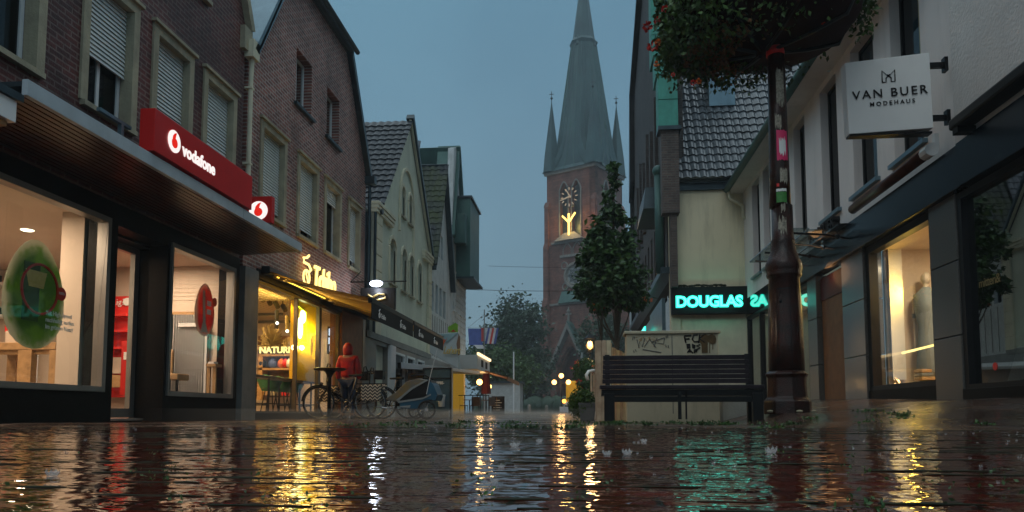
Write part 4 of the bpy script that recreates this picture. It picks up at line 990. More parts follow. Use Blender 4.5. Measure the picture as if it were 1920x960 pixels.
# --- B5 tall pale house with copper gable and copper bay
H5 = thing('tall_house', 'tall pale house with copper sheeted gable edge and shutters', 'building', (-8, 38.3, 0))
poly = [(35.98, 2.5), (40.6, 2.5), (40.6, 7.4), (40.2, 8.4), (37.6, 14.0), (36.6, 13.6), (36.2, 9)]
wb = [(36.5, 37.0), (37.6, 38.1), (38.7, 39.2), (39.8, 40.2)]
mb = MB(); F.wall(mb, poly, [rect(a, b, z, z+1.5) for a, b in wb for z in (3.2, 5.3, 7.3) if not (z > 7 and a > 39)], 0, .3); mb.build('wall', 'white_boards', H5)
for a, b in wb:
    for z in (3.2, 5.3, 7.3):
        if not (z > 7 and a > 39): win(F, H5, a, b, z, z+1.5, mull=False, sill='white_frame', frame='white_frame', pane='pane_mirror')
mb = MB(); slab(mb, [(-6.35, 36.1, 9.0), (-7.5, 36.1, 9.0), (-7.5, 37.5, 14.05), (-6.35, 37.5, 14.05)], .3); slab(mb, [(-6.3, 40.3, 8.2), (-12, 40.3, 8.2), (-12, 37.5, 14.0), (-6.3, 37.5, 14.0)], .2); mb.build('roof', 'copper_dark', H5)
mb = MB(); F.box(mb, 35.98, 40.6, 0, 2.5, -.3, .0); mb.build('shopfront', 'white_render', H5)
mb = MB(); F.box(mb, 37.2, 40.55, 2.9, 7.3, .0, .02)
for i in range(14): F.box(mb, 37.2, 40.55, 2.9+i*.3, 2.93+i*.3, .02, .05)
mb.build('cladding', 'white_boards', H5)
t = thing('bay_window', 'copper clad box bay hanging high on the pale house at the street end', 'bay', (-5.9, 38.5, 6.5)); 
mb = MB(); G6 = F
G6.box(mb, 37.3, 40.6, 7.1, 11.2, .02, .75); mb.build('cladding', 'copper_dark', t, bevel=.02)
mb = MB(); G6.box(mb, 37.25, 40.7, 7.0, 7.1, .0, .95); G6.box(mb, 37.2, 40.65, 11.2, 11.3, 0, .85); mb.build('trim', 'dark_zinc', t)
mb = MB(); G6.box(mb, 36.6, 37.3, 8.7, 10.2, .02, .6); mb.build('side_box', 'copper_dark', t, bevel=.02)
# ================================================================== RIGHT ROW
F = RIGHT
W = thing('white_building', 'white plastered fashion store building with tall dark windows and long gutter', 'building', (6.5, 15, 0))
# windows of the first floor, pairs of tall dark openings
ws = [(11.2, 12.25), (12.95, 14.05), (14.85, 15.85), (16.98, 17.88), (18.9, 19.7), (20.25, 20.95), (21.4, 22.3)]
mb = MB(); F.wall(mb, rect(10.15, 23.5, 3.6, 7.0), [rect(a, b, 4.12, 6.86) for a, b in ws], 0, .35); mb.build('wall', 'pink_white_render', W)
for a, b in ws:
    w_ = win(F, W, a, b, 4.12, 6.86, depth=.16, sill='zinc', frame='black_metal', pane='pane_dark', mull=False)
    mb = MB(); F.box(mb, a+.28, a+.34, 4.18, 6.8, -.2, -.14); mb.build('mullion', 'gold', w_)
mb = MB(); F.box(mb, 10.2, 23.5, 7.0, 7.08, -.3, .46); mb.build('soffit', 'pink_white_render', W)
mb = MB()
slab(mb, [(4.42, 10.15, 7.10), (4.42, 23.6, 7.10), (8, 23.6, 10.5), (8, 10.15, 10.5)], .1); mb.build('roof', 'roof_tile', W)
mb = MB(); mb.tube([(4.46, 10.1, 7.06), (4.46, 23.3, 7.06)], .10, 10); mb.build('gutter', 'copper_dark', W, smooth=True)
mb = MB(); mb.tube([(4.5, 23.2, 7.0), (4.55, 23.2, 6.75), (4.93, 23.25, 6.55), (4.93, 23.25, 6.2), (5.1, 23.3, 6.1)], .055, 10); mb.build('downpipe', 'cream_trim', W, smooth=True)
mb = MB(); mb.box(5.3, 6.1, 16.6, 17.3, 9.0, 10.9) if False else mb.box(4.95, 6.2, 15.9, 16.5, 8.4, 9.9); mb.build('dormer', 'white_render', W)
# fascia band
mb = MB(); F.box(mb, 9.9, 18.1, 3.05, 3.62, -.1, .14); mb.build('fascia', 'dark_fascia', W, bevel=.01)
mb = MB(); F.box(mb, 18.1, 23.4, 3.06, 3.62, -.1, .03); mb.build('fascia', 'mirror_black', W)
for (a, b, z) in ((10.32, 11.08, .1), (13.66, 14.76, .2), (16.36, 16.98, .25)):
    mb = MB(); q = z
    for z0, z1 in ((0, 1.15), (1.165, 2.15), (2.165, 3.05)): F.box(mb, a, b, z0, z1, -.28, .05)
    mb.build('pilaster', 'granite_pilaster', W, bevel=.006)
mb = MB(); F.box(mb, 14.82, 16.30, .0, 2.98, -.15, -.05); mb.build('entrance_panel', 'brown_panel', W)
mb = MB(); F.box(mb, 14.76, 14.82, 0, 3.05, -.42, -.1); F.box(mb, 16.30, 16.36, 0, 3.05, -.42, -.1); mb.build('entrance_reveal', 'black_metal', W)
mb = MB(); F.box(mb, 14.82, 16.3, 2.5, 2.975, -.05, -.03); mb.build('entrance_shade_strip', 'maroon_panel', W)  # dark strip stands in for the shadow on the upper entrance panel
light('entrance_lamp', (4.85, 15.5, 2.95), 2.2, (1, .5, .2), .3, 'POINT', parent=W)
mb = MB(); F.box(mb, 11.08, 13.66, .1, .52, -.3, .02); mb.build('plinth', 'black_granite', W)
mb = MB(); F.box(mb, 11.08, 11.2, .52, 3.05, -.15, .0); F.box(mb, 13.5, 13.66, .52, 3.05, -.15, .0); F.box(mb, 11.2, 13.5, 2.93, 3.05, -.15, .0); F.box(mb, 11.2, 13.5, .52, .6, -.15, 0)
w_ = mb.build('display_window', 'black_metal', W); mb = MB(); F.box(mb, 11.2, 13.5, .6, 2.93, -.08, -.07); mb.build('pane', 'pane', w_)
# warm lit display room
mb = MB(); F.box(mb, 11.0, 13.6, .5, .58, -3.2, -.16); mb.build('shop_floor', 'oak', W)
mb = MB(); F.box(mb, 11.0, 13.6, 3.0, 3.05, -3.2, -.16); mb.build('shop_ceiling', 'shop_ceiling', W)
mb = MB(); F.box(mb, 10.9, 11.0, .5, 3, -3.2, -.16); F.box(mb, 13.6, 13.7, .5, 3, -3.2, -.3); F.box(mb, 10.9, 13.7, .5, 3, -3.3, -3.2); F.box(mb, 12.7, 13.55, .6, 3.0, -1.5, -1.4); mb.build('shop_wall', 'shop_wall', W)
for (s, d, pw) in ((12.1, -.8, 36), (12.9, -2.2, 36), (11.6, -2.3, 36)):
    p = F.p(s, 2.96, d); light('ceiling_lamp', p, pw, (1, .74, .46), .3, parent=W)
    mb = MB(); mb.lathe((p.x, p.y, 2.985), [(.001, -.01), (.07, -.01), (.08, .01)], 14); mb.build('ceiling_light', 'lamp_white', W)
light('strip_lamp', F.p(13.3, 2.2, -.6), 9, (1, .6, .08), .25, rot=(0, PI/2, 0), parent=W)
t = thing('clothes_mannequin', 'grey clothed shop mannequin near the right edge of the warm lit window', 'mannequin', at(1744, 700, Y=13.3))
p = at(1744, 716, Y=13.3); zt = at(1744, 510, Y=13.3).z; hh = (zt-p.z)
mb = MB(); mb.tube([p, p+Vector((0, 0, hh*.12)), p+Vector((0, 0, hh*.3)), p+Vector((0, 0, hh*.5)), p+Vector((0, 0, hh*.66)), p+Vector((0, 0, hh*.80)), p+Vector((0, 0, hh*.86))], [.15, .20, .17, .14, .19, .18, .06], 12); mb.build('dress', 'cloth_grey', t, smooth=True)
mb = MB(); mb.ball(p+Vector((0, 0, hh*.94)), .09, sc_=(.85, 1, 1.2)); mb.tube([p+Vector((0, 0, hh*.84)), p+Vector((0, 0, hh*.9))], .04, 8); mb.build('head', 'mannequin', t)
t = thing('display_panel', 'pale tall display panels with shelves in the warm lit window', 'display', at(1690, 650, Y=13.45))
mb = MB(); prect(mb, 1664, 440, 1700, 712, 13.5, .03); mb.build('panel', 'white_letter', t)
mb = MB(); prect(mb, 1712, 560, 1738, 660, 13.45, .04); mb.build('panel', 'shop_wall', t)
mb = MB(); prect(mb, 1712, 588, 1740, 596, 13.4, .04); prect(mb, 1714, 552, 1738, 559, 13.4, .04); mb.build('shelf', 'cloth_grey', t)
t = thing('glowing_rail', 'thin yellow glowing slanted rail across the warm lit window', 'lamp', at(1720, 650, Y=12.9))
mb = MB(); mb.tube([at(1692, 662, Y=13.2), at(1756, 646, Y=12.6)], .02, 6); mb.build('tube', 'neon_yellow', t)
t = thing('clothes_pile', 'tan folded clothes on a low table in the warm lit window', 'clothes', at(1735, 705, Y=12.9))
for k in range(3): mb = MB(); prect(mb, 1728, 706-k*7, 1754-k*3, 712-k*7, 13.0, .3); mb.build('garment', ('cloth_tan', 'cloth_grey', 'oak')[k], t, bevel=.01)
# glazed shop front of the perfume store side
mb = MB()
for a in (17.0, 18.5, 20.1, 21.6, 23.2): F.box(mb, a, a+.09, .2, 3.05, -.12, .02)
F.box(mb, 17.0, 23.3, 2.98, 3.05, -.13, .03)
w_ = mb.build('display_window', 'black_metal', W); mb = MB(); F.box(mb, 17.0, 23.3, .25, 3.05, -.06, -.05); mb.build('pane', 'pane_mirror', w_)
mb = MB()
for i in range(24): F.box(mb, 17.0+i*.26, 17.24+i*.26, .25, 3.0, -.30-.03*(i % 2), -.27-.03*(i % 2))
mb.build('curtain', 'shop_wall', w_)
light('curtain_lamp', F.p(19.5, 2.9, -.16), 14, (1, .8, .55), .1, rot=(0, 0, 0), sy=4.5, parent=W)
# rough plaster neighbour at the right edge with the dark shop window
V = thing('rough_plaster_building', 'rough grey white plastered building with dark shop window at the right edge', 'building', (6.5, 8.5, 0))
mb = MB(); F.wall(mb, rect(2.5, 10.12, 3.05, 11), [], .10, .4); mb.build('wall', 'rough_render', V)
mb = MB(); F.box(mb, 3, 9.98, 3.04, 3.62, -.1, .17); mb.build('fascia', 'dark_fascia', V, bevel=.01)
mb = MB(); F.box(mb, 2.5, 10.3, -.2, .44, -.3, .07); mb.build('plinth', 'black_granite', V, bevel=.006)
mb = MB(); F.box(mb, 10.2, 10.3, .44, 3.04, -.15, .03); F.box(mb, 5.4, 5.5, .44, 3.04, -.15, .03); F.box(mb, 5.5, 10.2, .44, .5, -.15, .03); F.box(mb, 5.5, 10.2, 2.95, 3.04, -.15, .03)
w_ = mb.build('display_window', 'black_metal', V); mb = MB(); F.box(mb, 5.5, 10.2, .5, 2.95, -.06, -.05); mb.build('pane', 'pane_mirror', w_)
text('lettering', 'mitten&', F.p(10.0, 1.72, -.045), (0, -1, 0), (0, 0, 1), .17, 'gold', w_, ext=.001, space=.9)
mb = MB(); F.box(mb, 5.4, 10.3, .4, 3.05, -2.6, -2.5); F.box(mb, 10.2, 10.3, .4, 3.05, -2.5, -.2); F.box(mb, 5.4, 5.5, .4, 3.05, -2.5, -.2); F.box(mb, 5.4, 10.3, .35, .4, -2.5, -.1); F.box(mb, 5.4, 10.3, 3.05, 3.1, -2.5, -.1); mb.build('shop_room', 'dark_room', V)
mb = MB(); F.box(mb, 6.5, 7.4, .4, 3.0, -1.3, -1.2); F.box(mb, 9.0, 9.5, .4, 3.0, -1.2, -1.1); F.box(mb, 8.0, 8.7, .4, 3.0, -1.6, -1.5); mb.build('curtain', 'grey_stone', V)
t = thing('folded_card', 'pale standing card with red print inside the dark right shop window', 'card', F.p(9.2, .5, -.3))
mb = MB(); mb.hexa([F.p(9.62, .52, -.13), F.p(9.25, .52, -.13), F.p(9.25, .52, -.15), F.p(9.62, .52, -.15), F.p(9.42, .92, -.16), F.p(9.12, .92, -.16), F.p(9.12, .92, -.18), F.p(9.42, .92, -.18)]); mb.build('card_sheet', 'white_letter', t)
mb = MB(); mb.tube([F.p(9.72, .7, -.05), F.p(9.72, .7, -.045)], .05, 16); mb.build('round_sticker', 'sticker_red', t)
# awning cassettes
t = thing('awning_cassette', 'closed dark awning cassette above the right shop window', 'awning', F.p(8.5, 3.75, .25))
mb = MB(); F.box(mb, 3.5, 9.75, 3.70, 3.84, .12, .36); mb.build('housing', 'black_metal', t, bevel=.03)
mb = MB(); F.box(mb, 9.55, 9.68, 3.62, 3.70, .12, .34); mb.build('bracket', 'black_metal', t)
t = thing('awning_cassette', 'closed copper brown awning roll with white end cap left of the square sign', 'awning', F.p(12, 3.75, .25))
mb = MB(); mb.tube([F.p(10.7, 3.74, .22), F.p(13.55, 3.74, .22)], .085, 10); mb.build('roll', 'soffit_wood', t, smooth=True)
mb = MB(); mb.tube([F.p(10.5, 3.74, .22), F.p(10.7, 3.74, .22)], .095, 10); F.box(mb, 10.55, 10.62, 3.78, 3.98, .1, .16); mb.build('end_cap', 'white_frame', t)
# square projecting sign
t = thing('projecting_sign', 'square white projecting sign of the fashion store on two black brackets', 'sign', (4.2, 10.25, 3.9))
mb = MB(); mb.hexa([(3.596, 10.234, 3.893), (4.66, 10.17, 3.915), (4.66, 10.34, 3.915), (3.596, 10.406, 3.893), (3.574, 10.234, 4.893), (4.65, 10.17, 4.957), (4.65, 10.34, 4.957), (3.574, 10.406, 4.893)])
mb.build('panel', 'white_letter', t, bevel=.008)
mb = MB(); mb.box(3.60, 4.665, 10.22, 10.36, 3.862, 3.89); mb.build('lower_edge', 'black_metal', t)
for z in (4.08, 4.81):
    mb = MB(); mb.box(4.66, 4.87, 10.23, 10.29, z-.035, z+.035); mb.box(4.86, 4.905, 10.21, 10.31, z-.09, z+.10); mb.build('bracket', 'black_metal', t)
dx = Vector((1, -.06, .035))
text('lettering', 'VAN BUER', (3.655, 10.216, 4.36), dx, (0, 0, 1), .167, 'black_ink', t, ext=.004, bold=.001, space=1.28)
text('lettering', 'MODEHAUS', (3.87, 10.205, 4.255), dx, (0, 0, 1), .08, 'black_ink', t, ext=.004, bold=.0005, space=1.5)
mb = MB()
def sp_(a, b): return Vector((4.042, 10.198, 4.58)) + dx*a*1.075 + Vector((0, 0, 1))*b*1.075
mb.tube([sp_(0, 0), sp_(0, .15), sp_(.075, .07), sp_(.15, .15), sp_(.15, 0), sp_(.105, 0), sp_(.105, .05), sp_(.06, .095)], .008, 4)
mb.tube([sp_(0, 0), sp_(.045, 0), sp_(.045, .05), sp_(.09, .095)], .008, 4); mb.build('logo', 'black_ink', t)
# upright letters over the entrance
t = thing('roof_letters', 'row of dark upright store letters above the glass canopy', 'sign', (4.8, 15, 3.6))
xa = (0, -1, 0)
text('lettering', 'VAN BUER', F.p(16.0, 3.63, .22), xa, (0, 0, 1), .34, 'black_ink', t, ext=.07, bold=.006, space=1.02)
mb = MB(); F.box(mb, 14.1, 16.0, 3.60, 3.63, .02, .3); mb.build('base', 'black_metal', t)
# glass canopy
t = thing('glass_canopy', 'small stepped glass canopy on steel arms over the brown entrance', 'canopy', (4.4, 15.5, 3.4))
for k in range(4):
    y0 = 14.0+k*.85
    mb = MB(); mb.tube([F.p(y0, 3.32, .14), F.p(y0, 3.40, .6), F.p(y0, 3.45, 1.25)], .022, 6); mb.ball(F.p(y0, 3.36, .35), .05); mb.build('arm', 'steel' if k % 2 else 'black_metal', t)
for k in range(3):
    d0 = .16+.38*k; mb = MB(); F.box(mb, 13.8, 16.9, 3.42+.03*k, 3.432+.03*k, d0, d0+.36); mb.build('glass_pane', 'canopy_glass', t)
    mb = MB(); F.box(mb, 13.8, 16.9, 3.425+.03*k, 3.45+.03*k, d0+.362, d0+.378); mb.build('rail', 'steel', t)
t = thing('hook', 'small blue black wall hook high on the rough plaster at the right edge', 'hook', F.p(8.4, 5.1, .2))
mb = MB(); mb.tube([F.p(8.55, 5.05, .1), F.p(8.55, 5.05, .3), F.p(8.4, 5.16, .34), F.p(8.1, 5.22, .3)], .035, 6); mb.build('rod', 'dark_zinc', t)

# ================================================================== perfume store block (closes the right row)
K = FR((0, 23.5, 0), (1, 0, 0), (0, -1, 0))
P_ = thing('cream_building', 'cream plastered perfume store with large grey pantile roof', 'building', (4, 24, 0))
mb = MB(); K.wall(mb, rect(2.72, 8.0, .0, 7.3), [], 0, .4); mb.build('wall', 'cream_wall', P_)
mb = MB(); K.box(mb, 3.05, 4.98, .0, 3.05, 0, .03); mb.build('panel', 'cream_trim', P_)
mb = MB(); K.box(mb, 3.6, 4.7, 1.3, 2.1, .03, .04) if False else K.box(mb, 2.72, 3.0, 0, 3.1, 0, .08); mb.build('pilaster', 'cream_trim', P_)
mb = MB()
for k in range(46): a = 2.95+rnd.random()*1.4; mb.ball(K.p(a, 4.06+rnd.random()*.03, .16), .025+.03*rnd.random(), 5, 4, (1.6, 1, .8))
struct(mb.build('moss', 'moss_stain'), 'stuff')
mb = MB(); mb.tube([(2.8, 23.3, 7.42), (4.9, 23.3, 7.42)], .09, 8); K.box(mb, 2.75, 4.95, 7.12, 7.36, 0, .1); mb.build('gutter', 'dark_zinc', P_)
mb = MB(); nu, nv = 20, 26
tiles(mb, (2.86, 23.15, 7.42), (.262, 0, 0), (0, .178, .30), nu, nv, curl=.05, step=.045)
mb.build('roof', 'roof_tile_grey', P_)
mb = MB(); slab(mb, [(2.8, 23.2, 7.38), (8.2, 23.2, 7.38), (8.2, 27.9, 15.3), (2.8, 27.9, 15.3)], .1); mb.build('roof_slab', 'roof_tile', P_)
mb = MB(); c = Vector((4.35, 25.15, 10.95)); mb.box(c.x-.1, c.x+.75, c.y-.35, c.y+.3, c.z-.55, c.z+.45); mb.build('skylight', 'zinc', P_)
# shop sign
t = thing('shop_sign', 'black light box with teal glowing perfume store letters facing the street', 'sign', (3.9, 23.3, 3.6))
mb = MB(); K.box(mb, 2.70, 5.0, 3.18, 4.02, .03, .28); mb.build('box', 'black_metal', t, bevel=.01)
for mt, bo, ex, dd in (('neon_teal', .030, .008, .29), ('neon_teal_core', .004, .012, .30)):
    text('lettering', 'DOUGLAS', K.p(2.83, 3.40, dd), (1, 0, 0), (0, 0, 1), .47, mt, t, ext=ex, bold=bo, space=.89)
light('sign_light', K.p(3.85, 3.55, .75), 2.2, (.05, .9, .7), 1.6, rot=(PI/2, 0, 0), sy=.3, parent=t)
# sooty side building with stepped copper gable
S = thing('sooty_brick_building', 'tall sooty brick building with stepped green copper gable edge', 'building', (4, 32, 0))
T = FR((2.8, 0, 0), (0, 1, 0), (-1, 0, 0))
poly = [(23.6, 4.6), (41.5, 4.6), (41.5, 12.0), (40.6, 12.8), (40.2, 17.5), (33.5, 19.8), (27, 19.8), (23.6, 13)]
hol = []
mb = MB(); T.wall(mb, poly, [rect(24.6+i*1.55, 25.4+i*1.55, 4.95, 7.4) for i in range(10)], -.06, .35); mb.build('wall', 'brick_sooty', S)
for i in range(10):
    w_ = win(T, S, 24.6+i*1.55, 25.4+i*1.55, 4.95, 7.4, depth=.3, sill='dark_zinc', frame='black_metal', pane='pane_dark')
mb = MB()
for i in range(7):
    T.box(mb, 26+i*1.9, 26.5+i*1.9, 8.3, 11.5+.6*(i % 2), -.06, .08)
mb.build('lesene', 'brick_sooty', S)
mb = MB(); T.prism(mb, [(41.6, 11.9), (41.8, 12), (40.5, 17.7), (33.5, 20.1), (33.5, 19.8), (40.2, 17.5), (40.6, 12.8)], -.3, .2); T.box(mb, 41.5, 41.7, 4, 12, -.3, .15); mb.build('verge', 'black_metal', S)
# front pier and copper steps
mb = MB(); mb.box(2.45, 2.98, 22.95, 23.45, 6.3, 8.9); mb.box(2.70, 2.90, 23.05, 23.5, 4.0, 6.3); mb.build('pier', 'brick_sooty_front', S)
mb = MB(); mb.box(2.35, 3.05, 22.85, 23.5, 8.9, 9.02); mb.build('coping', 'dark_zinc', S)
for k, (x0, x1, y0, z0, z1) in enumerate(((2.38, 2.98, 22.95, 9.02, 10.75), (2.34, 2.94, 23.45, 10.75, 11.6), (2.28, 2.84, 23.9, 11.6, 17.5))):
    mb = MB(); 
    mb.hexa([(x0, y0, z0), (x1, y0, z0), (x1, y0+.8, z0), (x0, y0+.8, z0), (x0, y0+.12, z1), (x1, y0+.12, z1), (x1, y0+.8, z1), (x0, y0+.8, z1)])
    mb.box(x0-.05, x1+.04, y0+.06, y0+.8, z1, z1+.05)
    for z in np.arange(z0+.9, z1-.2, 1.25): mb.box(x0-.01, x1+.01, y0-.01+.1*(z-z0)/(z1-z0), y0+.2, z, z+.03)
    mb.build('copper_step', 'copper_green', S, bevel=.01)
mb = MB(); T.box(mb, 23.7, 40, 4.55, 4.75, -.06, .35); mb.build('ledge', 'dark_zinc', S)
mb = MB(); mb.tube([(2.45, 24.0, 4.6), (2.45, 24.0, 7.9)], .14, 10); mb.ball((2.45, 24, 7.95), .2); mb.build('ventilation_pipe', 'copper_dark', S, smooth=True)
mb = MB(); mb.hexa([(2.0, 24.6, 6.9), (2.7, 24.6, 6.9), (2.7, 27.5, 6.9), (2.0, 27.5, 6.9), (2.1, 24.9, 7.7), (2.75, 24.9, 7.7), (2.75, 27.3, 7.7), (2.1, 27.3, 7.7)]); mb.build('oriel_roof', 'dark_zinc', S)
mb = MB(); T.box(mb, 23.6, 40, .1, 2.5, -.5, -.1); mb.build('shopfront', 'grey_frame', S)
mb = MB(); T.box(mb, 25.6, 30.2, 2.62, 4.05, .02, .14); T.box(mb, 30.4, 34, 2.62, 3.9, .02, .12); mb.build('fascia', 'zinc', S)
t = thing('shop_sign', 'small teal glowing letters on the blue grey side fascia of the sooty building', 'sign', (2.5, 29, 3.2))
for mt, bo, dd in (('neon_teal', .035, .10), ('neon_teal_core', .004, .13)):
    text('lettering', 'DOUGLAS', T.p(33.4, 2.85, .3+dd), (0, -1, 0), (0, 0, 1), .95, mt, t, ext=.02, bold=bo, space=.9)
# bits behind: next houses on the right, hidden mostly by the tree
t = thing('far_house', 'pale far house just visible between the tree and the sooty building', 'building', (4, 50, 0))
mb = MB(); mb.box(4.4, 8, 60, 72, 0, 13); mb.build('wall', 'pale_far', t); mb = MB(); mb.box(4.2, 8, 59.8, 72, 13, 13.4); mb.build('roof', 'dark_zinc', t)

# ================================================================== CHURCH
C0 = Vector((1.8, 106, 0)); a30 = R(30.6); Wd = 8.3
ul = Vector((-math.cos(a30), math.sin(a30), 0)); ur = Vector((math.sin(a30), math.cos(a30), 0))
FA = FR(C0 + ul*Wd, -ul, -ur)      # front face, s from the left corner to the near corner
FB = FR(C0, ur, -ul)               # right face
ctr = C0 + ul*Wd/2 + ur*Wd/2
CH = thing('church_tower', 'tall brick church tower with green copper spire and lit clock', 'church', ctr)
HE = 36.3
def faces(fn):
    fn(FA); fn(FB)
lan = [arch(2.35, 3.75, 25.8, 34.3, 1.3, point=1), arch(4.45, 5.85, 25.8, 34.3, 1.3, point=1)]
port = arch(1.7, 6.4, .1, 10.0, 3.6, 14, point=1)
mb = MB(); FA.wall(mb, rect(0, Wd, 0, HE), lan + [port], 0, .9); FB.wall(mb, rect(0, Wd, 0, HE), lan, 0, .9)
FA.box(mb, .0, Wd, 0, HE, -Wd, -Wd+.4); mb.build('wall', 'brick_church', CH)
mb = MB()
for F_ in (FA, FB):
    for l in lan:
        F_.prism(mb, l, -.9, -.7)
mb.build('louvre', 'dark_zinc', CH)
mb = MB(); FA.box(mb, .6, 7.6, 0, 11, -2.7, -2.55); FA.box(mb, 1.2, 1.68, 0, 10, -2.55, -.92); FA.box(mb, 6.42, 6.9, 0, 10, -2.55, -.92); FA.box(mb, 1.2, 6.9, 10.02, 10.3, -2.55, -.92); mb.build('portal_back', 'maroon_panel', CH)
mb = MB()
FA.box(mb, 3.0, 4.0, .2, 3.4, -2.5, -2.4)
FA.box(mb, 4.2, 5.2, .2, 3.4, -2.5, -2.4); mb.build('door', 'dark_oak', CH)
# tracery of the portal window
mb = MB()
for s in (4.9, 5.6): FA.box(mb, s, s+.12, 3.0, 7.5, -2.45, -2.3)
for (s, z, r_) in ((5.2, 6.9, .5), (5.7, 5.6, .42), (5.0, 4.3, .42)):
    mb.torus(FA.p(s, z, -2.35), r_, .07, n=16, m=4, axis=FA.d)
mb.build('tracery', 'grey_stone', CH)
def ringarch(mb, F_, s0, s1, z0, z1, h, t, d0, d1, n=12):
    o = arch(s0-t, s1+t, z0, z1+t*1.4, h+t*.4, n, 1); i = arch(s0, s1, z0, z1, h, n, 1)
    F_.prism(mb, o[1:] + [o[0]] + [i[0]] + i[:0:-1], d0, d1)
mb = MB(); 
for k in range(3): ringarch(mb, FA, 1.7+.22*k-.2, 6.4-.22*k+.2, .1, 10.0-.2*k+.2, 3.6, .16, -.4-.5*k, .12-.35*k)
mb.build('portal_arch', 'brick_church', CH)
# portal gable
mb = MB(); FA.prism(mb, [(.7, 6.6), (1.1, 6.6), (4.05, 12.4), (7.0, 6.6), (7.4, 6.6), (4.05, 13.4)], -.1, 1.1); mb.build('portal_gable', 'grey_stone', CH)
mb = MB(); FA.wall(mb, [(1.1, 6.6), (7.0, 6.6), (4.05, 12.4)], [], 1.0, 1.0) if False else None
FA.prism(mb := MB(), [(4.05, 13.5), (4.5, 12.6), (7.2, 7.2), (7.6, 6.9), (4.6, 13.0)], -.5, 1.3); mb.build('gable_copper', 'copper_dark', CH)
mb = MB(); p = FA.p(4.05, 13.3, .6); mb.tube([p, p+Vector((0, 0, 2.2))], [.22, .1], 6); FA.box(mb, 3.6, 4.5, 14.4, 14.65, .5, .7); mb.ball(p+Vector((0, 0, 1.6)), .3, 8, 5); mb.build('cross', 'grey_stone', CH)
# lean-to copper roof, rose window, mouldings, buttresses
mb = MB(); mb.hexa([FA.p(2.3, 16.2, 0), FA.p(7.0, 16.2, 0), FA.p(7.0, 16.2, .7), FA.p(2.3, 16.2, .7), FA.p(2.6, 18, 0), FA.p(6.7, 18, 0), FA.p(6.7, 18, .1), FA.p(2.6, 18, .1)]); mb.build('lean_to_roof', 'copper_dark', CH)
mb = MB()
mb.torus(FA.p(4.9, 20.2, .02), 1.75, .28, n=28, m=6, axis=FA.d); mb.torus(FA.p(4.9, 20.2, .02), 1.35, .12, n=28, m=5, axis=FA.d)
for (s, z) in ((3.05, 21.8), (3.2, 18.7), (6.8, 21.8), (6.7, 18.7)): mb.torus(FA.p(s, z, .02), .5, .12, n=16, m=5, axis=FA.d)
FA.box(mb, 2.4, 6.8, 23.0, 23.35, 0, .3); mb.build('moulding', 'grey_stone', CH)
mb = MB(); mb.tube([FA.p(4.9, 20.2, .01), FA.p(4.9, 20.2, .06)], 1.3, 24)
mb.build('rose_window', 'trailer_grey', CH)
mb = MB()
for k in range(8):
    a = k*PI/4; mb.tube([FA.p(4.9, 20.2, .09), FA.p(4.9+1.3*math.cos(a), 20.2+1.3*math.sin(a), .09)], .05, 4); mb.torus(FA.p(4.9+.8*math.cos(a), 20.2+.8*math.sin(a), .09), .25, .05, n=10, m=4, axis=FA.d)
mb.build('rose_tracery', 'dark_zinc', CH)
mb = MB()
for F_ in (FA, FB):
    for s0, s1 in ((-.35, .55), (Wd-.55, Wd+.35)):
        F_.box(mb, s0, s1, 0, 16.3, .0, .95); F_.box(mb, s0+.05, s1-.05, 16.3, 24.6, 0, .65); F_.box(mb, s0+.12, s1-.12, 24.6, 31, .0, .4)
        for z0, d0, d1, h in ((16.3, .95, .65, .9), (24.6, .65, .4, .8), (31, .4, .05, .8)):
            mb.hexa([F_.p(s0, z0, 0), F_.p(s1, z0, 0), F_.p(s1, z0, d0), F_.p(s0, z0, d0), F_.p(s0+.05, z0+h, 0), F_.p(s1-.05, z0+h, 0), F_.p(s1-.05, z0+h, d1), F_.p(s0+.05, z0+h, d1)])
mb.build('buttress', 'brick_church', CH)
mb = MB()
for F_ in (FA, FB):
    F_.box(mb, -.45, Wd+.45, 16.0, 16.3, 0, .28); F_.box(mb, 1., Wd-1., 25.1, 25.4, 0, .5); F_.box(mb, -.3, Wd+.3, HE-.5, HE-.05, 0, .3)
for k, s in enumerate((2.9, 4.6)): ringarch(mb, FA, s, s+1.3, 23.4, 25.0, .9, .1, 0, .12)
for l0 in (2.35, 4.45):
    for F_ in (FA, FB): ringarch(mb, F_, l0, l0+1.4, 25.8, 34.3, 1.3, .16, -.1, .15)
mb.hexa([FA.p(1.7, 25.4, .05), FA.p(6.6, 25.4, .05), FA.p(6.6, 25.4, .9), FA.p(1.7, 25.4, .9), FA.p(3.2, 26.6, .05), FA.p(5.0, 26.6, .05), FA.p(5.0, 26.6, .4), FA.p(3.2, 26.6, .4)])
mb.build('ledge', 'grey_stone', CH)
# clock
K1 = thing('tower_clock', 'pale lit hands and hour marks of the round church clock', 'clock', FA.p(4.1, 32, .2))
mb = MB()
for k in range(12):
    a = k*PI/6; mb.tube([FA.p(4.1+1.05*math.sin(a), 31.9+1.05*math.cos(a), .3), FA.p(4.1+1.42*math.sin(a), 31.9+1.42*math.cos(a), .3)], .085, 5)
mb.build('hour_marks', 'clock_lit', K1)
mb = MB(); mb.tube([FA.p(4.35, 31.75, .36), FA.p(3.55, 33.1, .36)], [.12, .06], 5); mb.build('minute_hand', 'clock_lit', K1)
mb = MB(); mb.tube([FA.p(4.4, 31.95, .40), FA.p(2.6, 31.55, .40)], [.13, .07], 5); mb.build('hour_hand', 'clock_lit', K1)
mb = MB(); mb.torus(FA.p(4.1, 31.9, .2), 1.6, .05, n=30, m=4, axis=FA.d); mb.build('rim', 'dark_zinc', K1)
